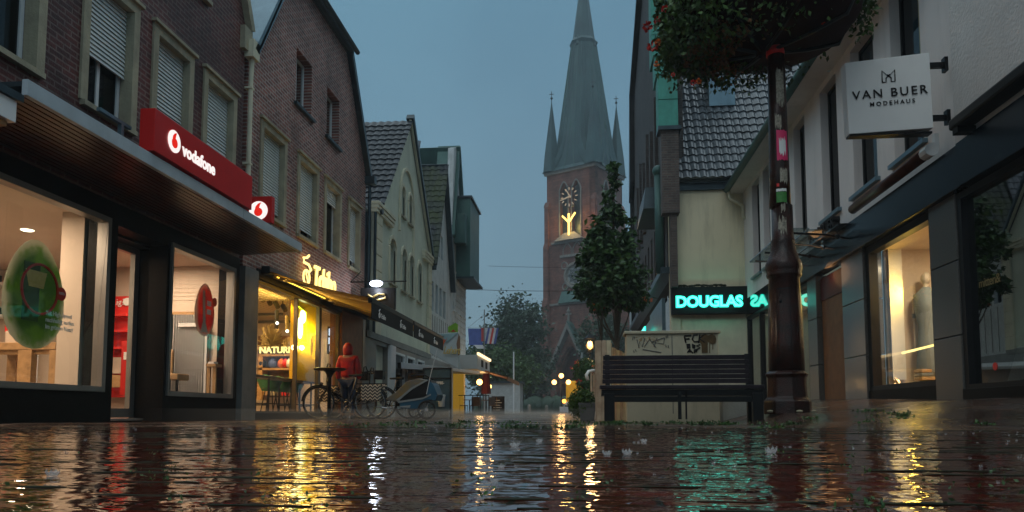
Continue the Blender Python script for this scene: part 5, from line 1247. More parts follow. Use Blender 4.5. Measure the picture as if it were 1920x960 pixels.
# glowing figure
t = thing('light_sculpture', 'glowing yellow three armed light figure on the church tower', 'sculpture', FA.p(4.2, 26.2, .6))
mb = MB(); q = .6
mb.tube([FA.p(4.2, 26.1, q), FA.p(4.2, 29.3, q)], .15, 8); mb.tube([FA.p(4.2, 28.0, q), FA.p(3.1, 29.1, q)], .13, 8); mb.tube([FA.p(4.2, 28.0, q), FA.p(5.3, 29.3, q)], .13, 8); mb.build('tube', 'lit_sculpture', t)
light('figure_light', FA.p(4.2, 27.8, 1.3), 260, (1, .6, .15), .5, 'POINT', parent=t)
light('floodlight', FA.p(8.6, 27.5, 1.6), 60, (1, .45, .2), .3, 'POINT', parent=CH)
# spire
mb = MB()
def sq_oct(z, r, k):  # octagon/square blend, r = apothem, k=1 octagon 0 square
    pts = []
    for i in range(8):
        a = PI/8+i*PI/4; 
        ro = r/math.cos(PI/8)
        x, y = ro*math.cos(a), ro*math.sin(a)
        # square corner position
        sx = r*(1 if math.cos(a) > 0 else -1); sy = r*(1 if math.sin(a) > 0 else -1)
        x = x*k+sx*(1-k); y = y*k+sy*(1-k)
        pts.append((x, y, z))
    return pts
cz_, sz_ = math.cos(-a30), math.sin(-a30)
def tow(p): return Vector((ctr.x + p[0]*cz_ - p[1]*sz_, ctr.y + p[0]*sz_ + p[1]*cz_, p[2]))
rings = [sq_oct(HE-.1, 4.65, .0), sq_oct(HE+.5, 4.3, .15), sq_oct(HE+2.2, 4.15, .7), sq_oct(HE+4.5, 3.95, 1), sq_oct(70, .06, 1)]
rings[4] = sq_oct(56.5, 1.85, 1); rings += [sq_oct(57.0, 2.05, 1), sq_oct(57.6, 1.6, 1), sq_oct(70, .05, 1)]
vs = [tow(p) for r_ in rings for p in r_]; fs = [(i*8+k, i*8+(k+1) % 8, (i+1)*8+(k+1) % 8, (i+1)*8+k) for i in range(len(rings)-1) for k in range(8)]
mb.add(vs, fs); mb.build('spire', 'spire_copper', CH)
mb = MB()   # standing seams
for i in range(8):
    for q in np.linspace(0, 1, 6)[:-1]:
        p0 = Vector(rings[3][i]).lerp(Vector(rings[3][(i+1) % 8]), q); p1 = Vector(rings[4][i]).lerp(Vector(rings[4][(i+1) % 8]), q)
        b0 = Vector(rings[0][i]).lerp(Vector(rings[0][(i+1) % 8]), q); b1 = Vector(rings[2][i]).lerp(Vector(rings[2][(i+1) % 8]), q)
        mb.tube([tow(b0), tow(b1), tow(p0), tow(p1)], .05, 3, cap=False)
mb.build('seam', 'copper_dark', CH)
for k, (x, y) in enumerate(((-3.6, -3.6), (3.6, -3.6), (3.6, 3.6), (-3.6, 3.6))):
    mb = MB(); n8 = 6; base = [tow((x+1.45*math.cos(i*2*PI/n8), y+1.45*math.sin(i*2*PI/n8), HE)) for i in range(n8)]
    mid = [tow((x+1.22*math.cos(i*2*PI/n8), y+1.22*math.sin(i*2*PI/n8), HE+2.6)) for i in range(n8)]
    top = tow((x, y, 47.8)); mb.add(base+mid+[top], [(i, (i+1) % n8, n8+(i+1) % n8, n8+i) for i in range(n8)]+[(n8+i, n8+(i+1) % n8, 2*n8) for i in range(n8)])
    pn = mb.build('pinnacle', 'spire_copper', CH)
    mb = MB(); mb.tube([top-Vector((0, 0, .3)), top+Vector((0, 0, 1.3))], .06, 5); mb.ball(top+Vector((0, 0, .2)), .2, 8, 5); mb.tube([top+Vector((-.35, 0, .85)), top+Vector((.35, 0, .85))], .06, 5); mb.build('finial', 'dark_zinc', pn)
for (x, y) in ((0, -1.9), (1.9, 0), (-1.9, 0), (0, 1.9)):
    mb = MB(); b_ = tow((x*.95, y*.95, 56.2)); mb.tube([b_, b_+Vector((0, 0, 1.6))], [.35, .05], 5); mb.build('finial', 'spire_copper', CH)
    mb = MB(); b_ = tow((x*1.75, y*1.75, 42.6)); mb.add([b_+Vector((-.5, -.3, 0)), b_+Vector((.5, -.3, 0)), b_+Vector((.5, .3, 0)), b_+Vector((-.5, .3, 0)), b_+Vector((0, 0, 2.4))], [(0, 1, 4), (1, 2, 4), (2, 3, 4), (3, 0, 4)]); mb.build('dormer', 'copper_dark', CH)
NV = thing('church_nave', 'low brick side porch and nave walls around the church tower base', 'church', (-5, 112, 0))
mb = MB(); FA.box(mb, -1.5, 0, 0, 13.6, -3.5, .3); mb.hexa([FA.p(-1.6, 13.6, -3.6), FA.p(0, 13.6, -3.6), FA.p(0, 13.6, .4), FA.p(-1.6, 13.6, .4), FA.p(-.3, 15.4, -3.), FA.p(0, 15.4, -3.), FA.p(0, 15.4, 0), FA.p(-.3, 15.4, 0)])
FA.box(mb, -2.4, -1.5, 0, 8, -3, .2); mb.build('porch', 'brick_church', NV)
mb = MB(); FA.box(mb, Wd+1, Wd+16, 0, 15, -14, -1); mb.build('wall', 'brick_church', NV)
mb = MB(); FA.prism(mb, [(Wd+1, 15), (Wd+16.3, 15), (Wd+8, 22)], -14, -1) if False else FA.box(mb, Wd+1, Wd+16.3, 15, 15.3, -14, -.8); mb.build('roof', 'dark_zinc', NV)
# ================================================================== vegetation
def leafmesh(name, pts, size, mat_, parent=None, up=.3, seed=1, droop=.3):
    """many folded leaf blades, real thin geometry spread through the crown"""
    r = np.random.RandomState(seed); n = len(pts); P = np.array(pts)
    a = r.rand(n)*2*PI; e = (r.rand(n)-.5)*1.6 - droop
    d = np.stack([np.cos(a)*np.cos(e), np.sin(a)*np.cos(e), np.sin(e)], 1)
    s = np.cross(d, r.randn(n, 3)); s /= np.linalg.norm(s, axis=1)[:, None]
    nn = np.cross(d, s); L = size*(.6+.7*r.rand(n))[:, None]
    v = np.stack([P, P+d*L*.45+s*L*.30+nn*L*.07, P+d*L, P+d*L*.45-s*L*.30+nn*L*.07], 1).reshape(-1, 3)
    idx = np.arange(n)*4
    f = np.concatenate([np.stack([idx, idx+1, idx+2], 1), np.stack([idx, idx+2, idx+3], 1)])
    me = bpy.data.meshes.new(name); me.from_pydata(v.tolist(), [], f.tolist()); me.materials.append(M[mat_])
    o = bpy.data.objects.new(name, me); col.objects.link(o)
    if parent is not None: o.parent = parent; o.matrix_parent_inverse = parent.matrix_basis.inverted()
    return o
def tree(name, label, base, blobs, n, size, leaf, trunk_r, clusters=110, seed=1, group=None, trunk_top=None, limb=True, cat='tree'):
    """blobs: (x,y,z,rx,ry,rz) relative to base"""
    r = random.Random(seed); bx, by, bz = base
    t = thing(name, label, cat, base, group)
    vol = [b[3]*b[4]*b[5] for b in blobs]; tot = sum(vol); pts = []; cl = []
    for b, v in zip(blobs, vol):
        for k in range(max(3, int(clusters*v/tot))):
            th = r.random()*2*PI; c_ = r.random()*2-1; rr = r.random()**.4; q = math.sqrt(1-c_*c_)
            cl.append((bx+b[0]+b[3]*rr*q*math.cos(th), by+b[1]+b[4]*rr*q*math.sin(th), bz+b[2]+b[5]*rr*c_, (b[3]*b[4]*b[5])**(1/3)*(.12+.17*r.random())))
    for k in range(n):
        c_ = cl[r.randrange(len(cl))]; g = c_[3]
        pts.append((c_[0]+r.gauss(0, g), c_[1]+r.gauss(0, g), c_[2]+r.gauss(0, g*.75)))
    leafmesh('crown', pts, size, leaf, t, seed=seed)
    mb = MB(); zt = trunk_top or (blobs[-1][2]+blobs[-1][5]*.5)
    spine = [Vector((bx+trunk_r*.5*math.sin(k*1.3+seed), by, bz-.05+zt*k/6)) for k in range(7)]
    mb.tube(spine, [trunk_r*(1-.11*k) for k in range(7)], 8)
    if limb:
        for c_ in cl[:22]:
            k = min(5, max(2, int((c_[2]-bz)/zt*5))); p0 = spine[k]; p1 = Vector(c_[:3]); mid = p0.lerp(p1, .5)+Vector((0, 0, -.05*(p1-p0).length))
            mb.tube([p0, mid, p1], [trunk_r*.35, trunk_r*.2, trunk_r*.07], 5)
    mb.build('trunk', 'bark', t)
    return t
# street tree behind the bench
g0 = gz(.82, 19)
tree('street_tree', 'narrow young street tree with big dark leaves behind the cream cabinet', (.82, 19, g0),
     [(-.12, 0, 3.5, .72, .65, .65), (-.12, 0, 4.3, .62, .55, .65), (-.10, 0, 5.0, .36, .36, .55), (-.08, 0, 5.7, .2, .22, .55), (-.06, 0, 6.35, .1, .12, .35), (.36, 0, 4.35, .3, .3, .22), (-.70, 0, 3.95, .26, .3, .18), (-.72, 0, 3.25, .3, .3, .16), (.30, 0, 3.6, .3, .3, .3), (.22, 0, 5.0, .2, .2, .2), (-.55, 0, 4.6, .2, .2, .18)],
     5800, .165, 'leaf_dark', .085, 100, seed=4, trunk_top=5.6)
tree('street_tree', 'slender second street tree with its thin trunk left of the first', (.5, 22, gz(.5, 22)),
     [(0, 0, 4.4, .7, .6, .9), (.2, 0, 3.6, .6, .5, .5)], 1500, .17, 'leaf_dark', .07, 30, seed=9, trunk_top=4.6)
# flower baskets hung round the trees
def flowerball(name, lab, c, rx, rz, n, nf, lsize, seed, fsize=.06, cat='flower basket', dry=True, droop=.9, leaf='leaf_bright'):
    t = thing(name, lab, cat, c); r = random.Random(seed); pts = []
    for k in range(n):
        th = r.random()*2*PI; q = r.random()**.35; ph = r.random()*2-1; s = math.sqrt(1-ph*ph)
        pts.append((c[0]+rx*q*s*math.cos(th), c[1]+rx*q*s*math.sin(th), c[2]+rz*q*ph))
    leafmesh('foliage', pts, lsize, leaf, t, seed=seed, droop=droop)
    mb = MB(); m2 = MB()
    for k in range(nf):
        th = r.random()*2*PI; ph = r.random()*1.6-1.; s = math.sqrt(max(.05, 1-ph*ph)); q = 1.0+.1*r.random()
        p = Vector((c[0]+rx*q*s*math.cos(th), c[1]+rx*q*s*math.sin(th), c[2]+rz*q*ph)); tgt = mb if r.random() < .7 else m2
        for j in range(9):
            o_ = Vector((r.gauss(0, 1), r.gauss(0, 1), r.gauss(0, 1))).normalized()*fsize; u = o_.orthogonal().normalized()*fsize*.35
            tgt.add([p+o_*.2, p+o_*.7+u, p+o_*1.1, p+o_*.7-u], [(0, 1, 2), (0, 2, 3)])
    mb.build('blossoms', 'flower_red', t)
    if m2.v: m2.build('blossoms', 'flower_orange', t)
    return t
flowerball('flower_basket', 'dark round flower basket with red blossoms hung on the right tree trunk', (1.25, 19.3, 3.05), .45, .30, 1100, 16, .10, 21, .05, leaf='leaf_dark')
flowerball('flower_basket', 'dark flower basket hung low on the left of the tree trunk', (.42, 19.2, 2.95), .28, .25, 600, 5, .10, 22, .04, leaf='leaf_dark')

# lamp post with its hanging bowl
PB = (2.60, 9.9, gz(2.6, 9.9))
t = thing('lamp_post', 'thick red brown cast iron post covered in torn stickers', 'post', PB)
z0 = PB[2]
mb = MB(); mb.lathe((PB[0], PB[1], z0-.02), [(.30, 0), (.30, .17), (.275, .20), (.255, .215), (.245, .38), (.245, .47), (.265, .50), (.275, .515), (.25, .535), (.225, .56)], 8)
mb.build('base', 'post_paint', t, bevel=.012)
mb = MB(); mb.lathe((PB[0], PB[1], z0), [(.222, .54), (.218, .9), (.205, 1.4), (.19, 1.74), (.215, 1.76), (.222, 1.79), (.215, 1.82), (.225, 1.85), (.232, 1.90), (.225, 1.94), (.20, 1.99), (.16, 2.10), (.145, 2.20), (.15, 2.24), (.135, 2.27), (.132, 2.7)], 28)
mb.build('lower_shaft', 'post_paint', t, smooth=True)
mb = MB(); mb.lathe((PB[0]-.02, PB[1], z0), [(.132, 2.68), (.125, 3.2), (.118, 3.9), (.108, 4.74)], 24); mb.build('upper_shaft', 'post_paint', t, smooth=True)
mb = MB(); mb.lathe((PB[0]-.03, PB[1], z0), [(.115, 4.74), (.118, 4.80), (.10, 4.86), (.05, 4.88), (.001, 4.885)], 20); mb.build('cap_ring', 'red_paint', t, smooth=True)
# maintenance door
mb = MB()
for k in range(9):
    a0 = R(-135+k*8)-R(10)
    pass
def cyl_patch(mb, r, a0, a1, z0_, z1_, jag=0., n=9, cx=PB[0], ox=0):
    r2 = random.Random(int(z0_*977)); top = []; bot = []
    for i in range(n+1):
        a = a0+(a1-a0)*i/n; jt = (r2.random()-.5)*jag; jb = (r2.random()-.5)*jag
        zt, zb = z1_+jt, z0_+jb
        top.append((zt, a)); bot.append((zb, a))
    def rad(z): 
        return r(z-z0) if callable(r) else r
    vs = [(cx+ox+rad(z)*math.cos(a), PB[1]+rad(z)*math.sin(a), z) for z, a in bot] + [(cx+ox+rad(z)*math.cos(a), PB[1]+rad(z)*math.sin(a), z) for z, a in top]
    mb.add(vs, [(i, i+1, n+2+i, n+1+i) for i in range(n)])
def shaft_r(z):
    pr = [(.54, .222), (.9, .218), (1.4, .205), (1.74, .19), (1.9, .235), (2.27, .135), (2.7, .130), (3.2, .125), (3.9, .118), (4.74, .108)]
    for (a, b), (c_, d_) in zip(pr, pr[1:]):
        if a <= z <= c_: return b+(d_-b)*(z-a)/(c_-a)+.0025
    return pr[-1][1]+.0025
mb = MB(); f90 = -PI/2
for (a, b) in ((f90-.75, f90-.72), (f90+.05, f90+.08)): cyl_patch(mb, lambda z: shaft_r(z)+.002, a, b, z0+.62, z0+1.58)
cyl_patch(mb, lambda z: shaft_r(z)+.002, f90-.75, f90+.08, z0+1.575, z0+1.59)
mb.build('access_door', 'black_metal', t)
mb = MB(); a = f90-.5; mb.ball((PB[0]+.205*math.cos(a), PB[1]+.205*math.sin(a), z0+1.42), .022); mb.build('lock', 'black_metal', t)
st = [('torn_paper', 'paper_torn', -.35, .55, 4.05, 4.50, .14), ('torn_paper', 'paper_torn', -.55, .1, 3.72, 3.88, .1), ('sticker', 'sticker_pink', -.45, .75, 3.28, 3.68, .02),
      ('torn_paper', 'paper_torn', -.2, .6, 2.98, 3.16, .06), ('sticker', 'sticker_green', -.6, .4, 2.72, 2.86, .01), ('sticker', 'white_letter', -.6, .4, 2.865, 2.90, .01), ('torn_paper', 'paper_torn', -.2, .5, 2.60, 2.70, .05),
      ('torn_paper', 'paper_torn', -.5, .35, 2.22+.1, 2.50, .12), ('torn_paper', 'paper_torn', .35, .6, 2.4, 2.62, .1), ('sticker', 'sticker_red', -.55, -.3, 2.93, 2.97, .01)]
for nm, m_, a0, a1, za, zb, jg in st:
    mb = MB(); cyl_patch(mb, lambda z: shaft_r(z)+.0015, f90+a0, f90+a1, z0+za, z0+zb, jg, 14, ox=-.02); mb.build(nm, m_, t)
mb = MB(); cyl_patch(mb, lambda z: shaft_r(z)+.004, f90-.2, f90+.5, z0+3.36, z0+3.56, .08, 12, ox=-.02); mb.build('sticker', 'white_letter', t)
for k, a in enumerate((f90-1.0, f90+.2, f90+1.15)):
    mb = MB(); mb.ball((PB[0]+.31*math.cos(a), PB[1]+.31*math.sin(a), z0+.02), .03, 8, 6, (1.4, 1, .6)); mb.build('anchor_bolt', 'limestone', t)
# bowl with brackets
BC = (2.42, 9.9)
t = thing('flower_bowl', 'huge hanging flower bowl with trailing leaves and red geraniums on top of the post', 'flower bowl', (BC[0], BC[1], 5.3))
mb = MB(); mb.lathe((BC[0], BC[1], 0), [(.12, 4.98), (.6, 5.02), (1.05, 5.12), (1.22, 5.35), (1.25, 5.75), (1.2, 5.8), (.001, 5.7)], 32); mb.build('bowl', 'bowl_dark', t, smooth=True)
for k in range(8):
    a = k*PI/4+.2; mb = MB(); mb.tube([(BC[0]+.1*math.cos(a), BC[1]+.1*math.sin(a), 4.92), (BC[0]+.6*math.cos(a), BC[1]+.6*math.sin(a), 4.99), (BC[0]+1.06*math.cos(a), BC[1]+1.06*math.sin(a), 5.10), (BC[0]+1.26*math.cos(a), BC[1]+1.26*math.sin(a), 5.5)], .025, 6); mb.build('bracket', 'black_metal', t)
r = random.Random(5); pts = []; pd = []
for k in range(13000):
    th = r.random()*2*PI; side = math.cos(th)  # -1 is towards the left of the picture
    hang = .28 + .62*sm(.1, 1, -side) + .15*r.random(); q = r.random(); lump = .10*math.sin(th*5+1)+.08*math.sin(th*11)
    rr = 1.12+ (.22+lump)*math.sqrt(r.random())
    if side < -.2: rr = .62+.75*r.random()**.7 + lump
    z = 6.1 - q*(.35+hang*1.05+lump*1.2)*(.55+.45*r.random())
    pts.append((BC[0]+rr*math.cos(th), BC[1]+rr*math.sin(th), z))
for k in range(8500):   # trailing mass at the left
    th = PI-.25+r.gauss(0, .85); rr = .35+1.0*r.random()**.8; z = 4.86+.35*abs(rr-.85)+1.3*r.random()**1.2+.08*math.sin(rr*17+th*5)
    pts.append((BC[0]+rr*math.cos(th)*1.05, BC[1]+rr*math.sin(th), z))
leafmesh('foliage', pts, .082, 'leaf_bright', t, seed=8, droop=.6)
for k in range(900):
    th = PI+r.gauss(0, .6); rr = .45+.6*r.random(); pd.append((BC[0]+rr*math.cos(th), BC[1]+rr*math.sin(th), 4.84+.25*r.random()))
leafmesh('withered_leaves', pd, .06, 'leaf_dry', t, seed=3)
def blossom(p, s, parent, m_='flower_red'):
    mb = MB(); p = Vector(p)
    for j in range(26):
        o_ = Vector((r.gauss(0, 1), r.gauss(0, 1), r.gauss(0, 1))).normalized(); u = o_.orthogonal().normalized(); w2 = o_.cross(u)
        a = r.random()*2*PI; u = u*math.cos(a)+w2*math.sin(a)
        mb.add([p+o_*s*.35, p+o_*s*.8+u*s*.35, p+o_*s*1.1, p+o_*s*.8-u*s*.35], [(0, 1, 2), (0, 2, 3)])
    return mb.build('blossom', m_, parent)
for (px_, py_, s_, m_) in ((1214, 50, .075, 'flower_red'), (1224, 88, .08, 'flower_red'), (1247, 17, .05, 'flower_red'), (1232, 38, .05, 'flower_red'), (1231, 120, .04, 'flower_orange'), (1234, 80, .05, 'flower_orange'), (1262, 140, .03, 'flower_red'), (1543, 42, .03, 'flower_red'), (1310, 152, .04, 'flower_orange'), (1300, 155, .04, 'flower_red')):
    p = at(px_, py_, Y=9.45 if px_ > 1240 else 9.8); blossom(p, s_, t, m_)

# background trees
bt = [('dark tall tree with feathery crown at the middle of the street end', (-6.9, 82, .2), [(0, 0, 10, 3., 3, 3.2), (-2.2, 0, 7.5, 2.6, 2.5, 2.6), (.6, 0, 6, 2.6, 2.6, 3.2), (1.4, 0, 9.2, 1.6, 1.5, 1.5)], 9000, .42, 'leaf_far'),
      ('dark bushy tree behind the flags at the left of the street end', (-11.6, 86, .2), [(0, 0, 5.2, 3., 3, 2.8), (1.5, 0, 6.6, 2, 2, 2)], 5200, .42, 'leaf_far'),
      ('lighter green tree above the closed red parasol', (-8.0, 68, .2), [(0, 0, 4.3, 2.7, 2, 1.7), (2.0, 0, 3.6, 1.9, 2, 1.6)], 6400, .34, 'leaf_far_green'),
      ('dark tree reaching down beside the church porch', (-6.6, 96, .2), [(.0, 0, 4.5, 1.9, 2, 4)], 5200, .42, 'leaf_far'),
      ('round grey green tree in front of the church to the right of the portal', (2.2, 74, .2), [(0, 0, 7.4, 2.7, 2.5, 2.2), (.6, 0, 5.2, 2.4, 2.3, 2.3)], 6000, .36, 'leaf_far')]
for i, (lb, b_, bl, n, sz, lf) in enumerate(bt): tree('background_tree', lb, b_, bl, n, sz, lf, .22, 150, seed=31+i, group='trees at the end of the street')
mb = MB()
for k in range(26):
    x_ = -13+k*.55+rnd.random()*.4; mb.ball((x_, 92+rnd.random()*3, .8), .9+.5*rnd.random(), 7, 5, (1, 1, 1.2))
struct(mb.build('hedge_mass', 'leaf_far', smooth=True), 'stuff')
# boxwood in planter left of the wooden screen
t = thing('planter_bush', 'round bright green box bush in a grey tub beside the wooden screen', 'bush', (.0, 12.6, .0))
pts = []
for k in range(3200):
    th = r.random()*2*PI; c_ = r.random()*2-1; q = r.random()**.3*(1+.12*math.sin(5*th)*math.cos(4*c_)); s_ = math.sqrt(1-c_*c_); pts.append((-.04+.23*q*s_*math.cos(th), 12.6+.22*q*s_*math.sin(th), .29+.25*q*c_))
leafmesh('foliage', pts, .045, 'leaf_bright', t, seed=12, droop=0)
mb = MB(); mb.hexa([(-.06, 12.45, gz(0, 12.6)), (.16, 12.45, gz(0, 12.6)), (.16, 12.75, gz(0, 12.6)), (-.06, 12.75, gz(0, 12.6)), (-.1, 12.4, .3), (.2, 12.4, .3), (.2, 12.8, .3), (-.1, 12.8, .3)]); mb.build('tub', 'planter_grey', t, bevel=.01)
flowerball('flower_basket', 'hanging basket of red and orange flowers under the glowing lantern', (.12, 33, 2.0), .62, .62, 1500, 30, .13, 44, .09)
flowerball('flower_basket', 'small low tuft of red flowers at the left of the wooden screen', (.05, 26, 1.15), .32, .25, 500, 9, .1, 45, .06, leaf='leaf_dark')
# ================================================================== bench, cabinet, screen
bz = .045
t = thing('park_bench', 'long dark slatted wooden bench with backrest in front of the graffiti cabinet', 'bench', (1.2, 9.65, bz))
x0, x1 = .22, 2.16
mb = MB()
for k in range(6):
    z = .515+.063*k; mb_ = MB(); y = 9.92+.012*k
    mb_.box(x0+.02+.003*k, x1-.02, y-.018, y+.018, z, z+.058); mb_.build('backrest_slat', 'bench_wood', t, bevel=.006)
for k in range(4):
    y = 9.46+.115*k; mb_ = MB(); mb_.box(x0-.02, x1+.05, y-.05, y+.05, .425+(.004*k if k else 0), .475+.004*k); mb_.build('seat_slat', 'bench_wood', t, bevel=.010)
mb = MB(); mb.box(x0+.05, x1-.02, 9.44, 9.48, .235+.03, .335); mb.build('cross_beam', 'bench_metal', t, bevel=.004)
mb = MB(); mb.box(x0, x1+.03, 9.44, 9.86, .345, .422); mb.build('seat_frame', 'bench_metal', t, bevel=.004)
for xx in (x0+.03, x1-.10):
    mb = MB(); mb.box(xx, xx+.13, 9.42, 9.50, gz(xx, 9.45)-.01, .375); mb.build('leg', 'bench_metal', t, bevel=.006)
    mb = MB(); mb.box(xx+.02, xx+.10, 9.80, 9.88, gz(xx, 9.84)-.01, .375); mb.build('leg', 'bench_metal', t, bevel=.006)
    mb = MB(); mb.hexa([(xx+.03, 9.90, .38), (xx+.09, 9.90, .38), (xx+.09, 9.94, .38), (xx+.03, 9.94, .38), (xx+.03, 9.965, .90), (xx+.09, 9.965, .90), (xx+.09, 10.0, .90), (xx+.03, 10.0, .90)]); mb.build('back_support', 'bench_metal', t)
mb = MB(); mb.box(1.16, 1.20, 9.43, 9.47, .05, .40); mb.box(1.25, 1.27, 9.44, 9.46, .05, .4); mb.build('centre_strut', 'bench_metal', t)

zc = gz(1.2, 11)
t = thing('utility_cabinet', 'cream electric cabinet with black FCK graffiti behind the bench', 'cabinet', (1.27, 11.15, zc))
mb = MB(); mb.box(.62, 1.94, 11.0, 11.36, zc-.02, 1.28); mb.build('body', 'cabinet_cream', t, bevel=.01)
mb = MB(); mb.box(.59, 1.97, 10.96, 11.40, 1.28, 1.325); mb.build('lid', 'cabinet_cream', t, bevel=.01)
mb = MB(); mb.box(1.275, 1.285, 10.995, 11.0, .12, 1.26); mb.build('door_gap', 'planter_grey', t)
def stroke(mb, pts, r=.011, y=10.992): 
    mb.tube([(a, y, b) for a, b in pts], r, 5)
g = MB()
def GP(px_, py_): p = at(px_, py_, Y=10.99); return (p.x, p.z)
for st_ in ([(1283, 630), (1286, 643)], [(1283, 630), (1296, 629)], [(1284, 636), (1293, 635)], [(1308, 628), (1301, 628), (1298, 636), (1302, 641), (1310, 640)], [(1312, 627), (1310, 643)], [(1321, 627), (1311, 635), (1313, 634)], [(1311, 635), (1321, 642)],
            [(1313, 646), (1306, 648), (1313, 652), (1306, 655)], [(1289, 661), (1293, 655), (1299, 662)], [(1291, 659), (1297, 659)], [(1302, 656), (1302, 662)], [(1302, 656), (1308, 656)], [(1302, 659), (1307, 659)]):
    stroke(g, [GP(*q) for q in st_], .012)
def blot(mb, pts, y0=10.985, y1=10.995): 
    v = [GP(*q) for q in pts]; n = len(v); mb.add([(a, y0, b) for a, b in v]+[(a, y1, b) for a, b in v], [tuple(range(n)), tuple(range(n, 2*n))]+[(i, (i+1) % n, n+(i+1) % n, n+i) for i in range(n)])
blot(g, [(1287, 645), (1294, 644), (1295, 653), (1288, 654)]); blot(g, [(1297, 644), (1304, 647), (1303, 654), (1298, 653)])
g.build('graffiti', 'black_ink', t)
g = MB(); blot(g, [(1315, 628), (1322, 626), (1328, 629), (1334, 626), (1341, 629), (1343, 636), (1341, 644), (1334, 645), (1327, 640), (1327, 661), (1316, 662), (1315, 645), (1311, 640)]); blot(g, [(1330, 643), (1331.2, 643), (1331.2, 662), (1330, 662)], 10.984, 10.996); blot(g, [(1336, 643), (1337, 643), (1337, 655), (1336, 655)], 10.983, 10.997)
g.build('paint_blotch', 'brown_ink', t)
g = MB()
for st_ in ([(1187, 631), (1186, 638)], [(1190, 631), (1190, 636)], [(1194, 636), (1198, 652), (1199, 640), (1204, 650), (1209, 634)], [(1208, 650), (1218, 636), (1230, 652)], [(1246, 633), (1222, 641), (1244, 645), (1246, 634)], [(1205, 655), (1240, 661)], [(1232, 634), (1226, 650)], [(1249, 629), (1249, 634)], [(1252, 628), (1252, 633)], [(1248, 646), (1249, 651)], [(1253, 647), (1253, 652)], [(1188, 657), (1189, 661)], [(1191, 655), (1193, 659)]):
    stroke(g, [GP(*q) for q in st_], .006)
g.build('scratched_tag', 'planter_grey', t)
g = MB(); rg = random.Random(2)
for k in range(34):
    a = GP(1192+rg.random()*42, 631+rg.random()*9*(1-abs(rg.random()-.5))); stroke(g, [a, (a[0]+.015*rg.random(), a[1]-.03*rg.random())], .004, 10.994)
g.build('rust_scratches', 'oak', t)
t = thing('concrete_block', 'low pale concrete block between the cabinet foot and the right bench leg', 'block', (2.2, 11.2, .1))
mb = MB(); mb.box(2.02, 2.6, 11.25, 11.6, .0, .33); mb.build('block', 'concrete_block', t, bevel=.015) if False else None
o_ = mb.build('concrete_block_body', 'concrete_block', t, bevel=.015)
# wooden screen
t = thing('wooden_screen', 'tall screen of weathered vertical boards left of the bench', 'screen', (.2, 11.5, 0))
nb = 9
for k in range(nb):
    q0, q1 = k/nb, (k+.93)/nb
    a = Vector((.20, 11.5, 0)).lerp(Vector((.80, 14.1, 0)), q0); b = Vector((.20, 11.5, 0)).lerp(Vector((.80, 14.1, 0)), q1); nrm = Vector((.975, -.22, 0))*.03
    zt = 1.235-.01*(k % 2); gq = gz(a.x, a.y)
    mb = MB(); mb.hexa([a-nrm+Vector((0, 0, gq)), b-nrm+Vector((0, 0, gq)), b+nrm+Vector((0, 0, gq)), a+nrm+Vector((0, 0, gq)), a-nrm+Vector((0, 0, zt)), b-nrm+Vector((0, 0, zt)), b+nrm+Vector((0, 0, zt)), a+nrm+Vector((0, 0, zt))])
    mb.build('board', 'fence_wood_pale' if k % 2 else 'fence_wood', t, bevel=.004)
for k in range(3):
    xx = .195+.075*k; mb = MB(); mb.box(xx, xx+.07, 11.43, 11.465, gz(.2, 11.4), 1.235); mb.build('end_board', ('fence_wood', 'fence_wood', 'fence_wood_pale')[k], t, bevel=.004)
mb = MB(); mb.box(.17, .43, 11.47, 11.5, .1, 1.2); mb.build('frame', 'fence_wood', t)
t = thing('low_railing', 'short pale wooden railing with a curved white end left of the tall screen', 'railing', (.1, 15.5, 0))
for k in range(4): mb = MB(); mb.box(.13+.06*k, .17+.06*k, 15.5+.5*k, 15.53+.5*k, gz(0, 15.5), .98); mb.build('post', 'fence_wood', t)
mb = MB(); mb.tube([(.08, 15.45, .80), (.05, 15.45, .92), (.10, 15.5, .99), (.2, 15.7, 1.02), (.42, 17.3, 1.02)], .035, 8); mb.build('handrail', 'white_frame', t, smooth=True)

# ================================================================== lamps in the distance
t = thing('street_lantern', 'glowing warm lantern on a thin post left of the wooden screen', 'lantern', (.28, 34, gz(.3, 34)))
mb = MB(); mb.tube([(.28, 34, 0), (.28, 34, 2.9)], [.06, .035], 8); mb.build('post', 'black_metal', t)
mb = MB(); mb.lathe((.28, 34, 2.95), [(.09, 0), (.22, .5), (.001, .5)], 6) if False else mb.lathe((.28, 34, 3.5), [(.30, 0), (.27, .05), (.06, .22), (.03, .3), (.001, .34)], 6); mb.lathe((.28, 34, 2.9), [(.12, 0), (.14, .08), (.001, .09)], 6); mb.build('cap', 'black_metal', t)
mb = MB(); mb.lathe((.28, 34, 2.98), [(.13, 0), (.26, .52)], 6); mb.build('glazing', 'lamp_glass', t)
mb = MB(); mb.ball((.28, 34, 3.22), .13, sc_=(1, 1, 1.4)); mb.build('bulb', 'lamp_warm', t)
light('lamp_light', (.28, 33.6, 3.2), 45, (1, .6, .25), .15, 'POINT', parent=t)
t = thing('globe_lamp_post', 'three globe street lamp glowing in front of the church wall', 'street lamp', (-1.75, 58, gz(-1.7, 58)))
mb = MB(); mb.tube([(-1.75, 58, 0), (-1.75, 58, 2.6)], .05, 8); mb.tube([(-2.1, 58, 2.4), (-1.75, 58, 2.5), (-1.4, 58, 2.4)], .03, 6); mb.build('post', 'black_metal', t)
for dx_, dz in ((-.55, 2.55), (0, 3.05), (.55, 2.55)): mb = MB(); mb.ball((-1.75+dx_, 58, dz), .19); mb.build('globe', 'lamp_warm', t)
light('lamp_light', (-1.75, 57.4, 2.7), 90, (1, .55, .2), .3, 'POINT', parent=t)
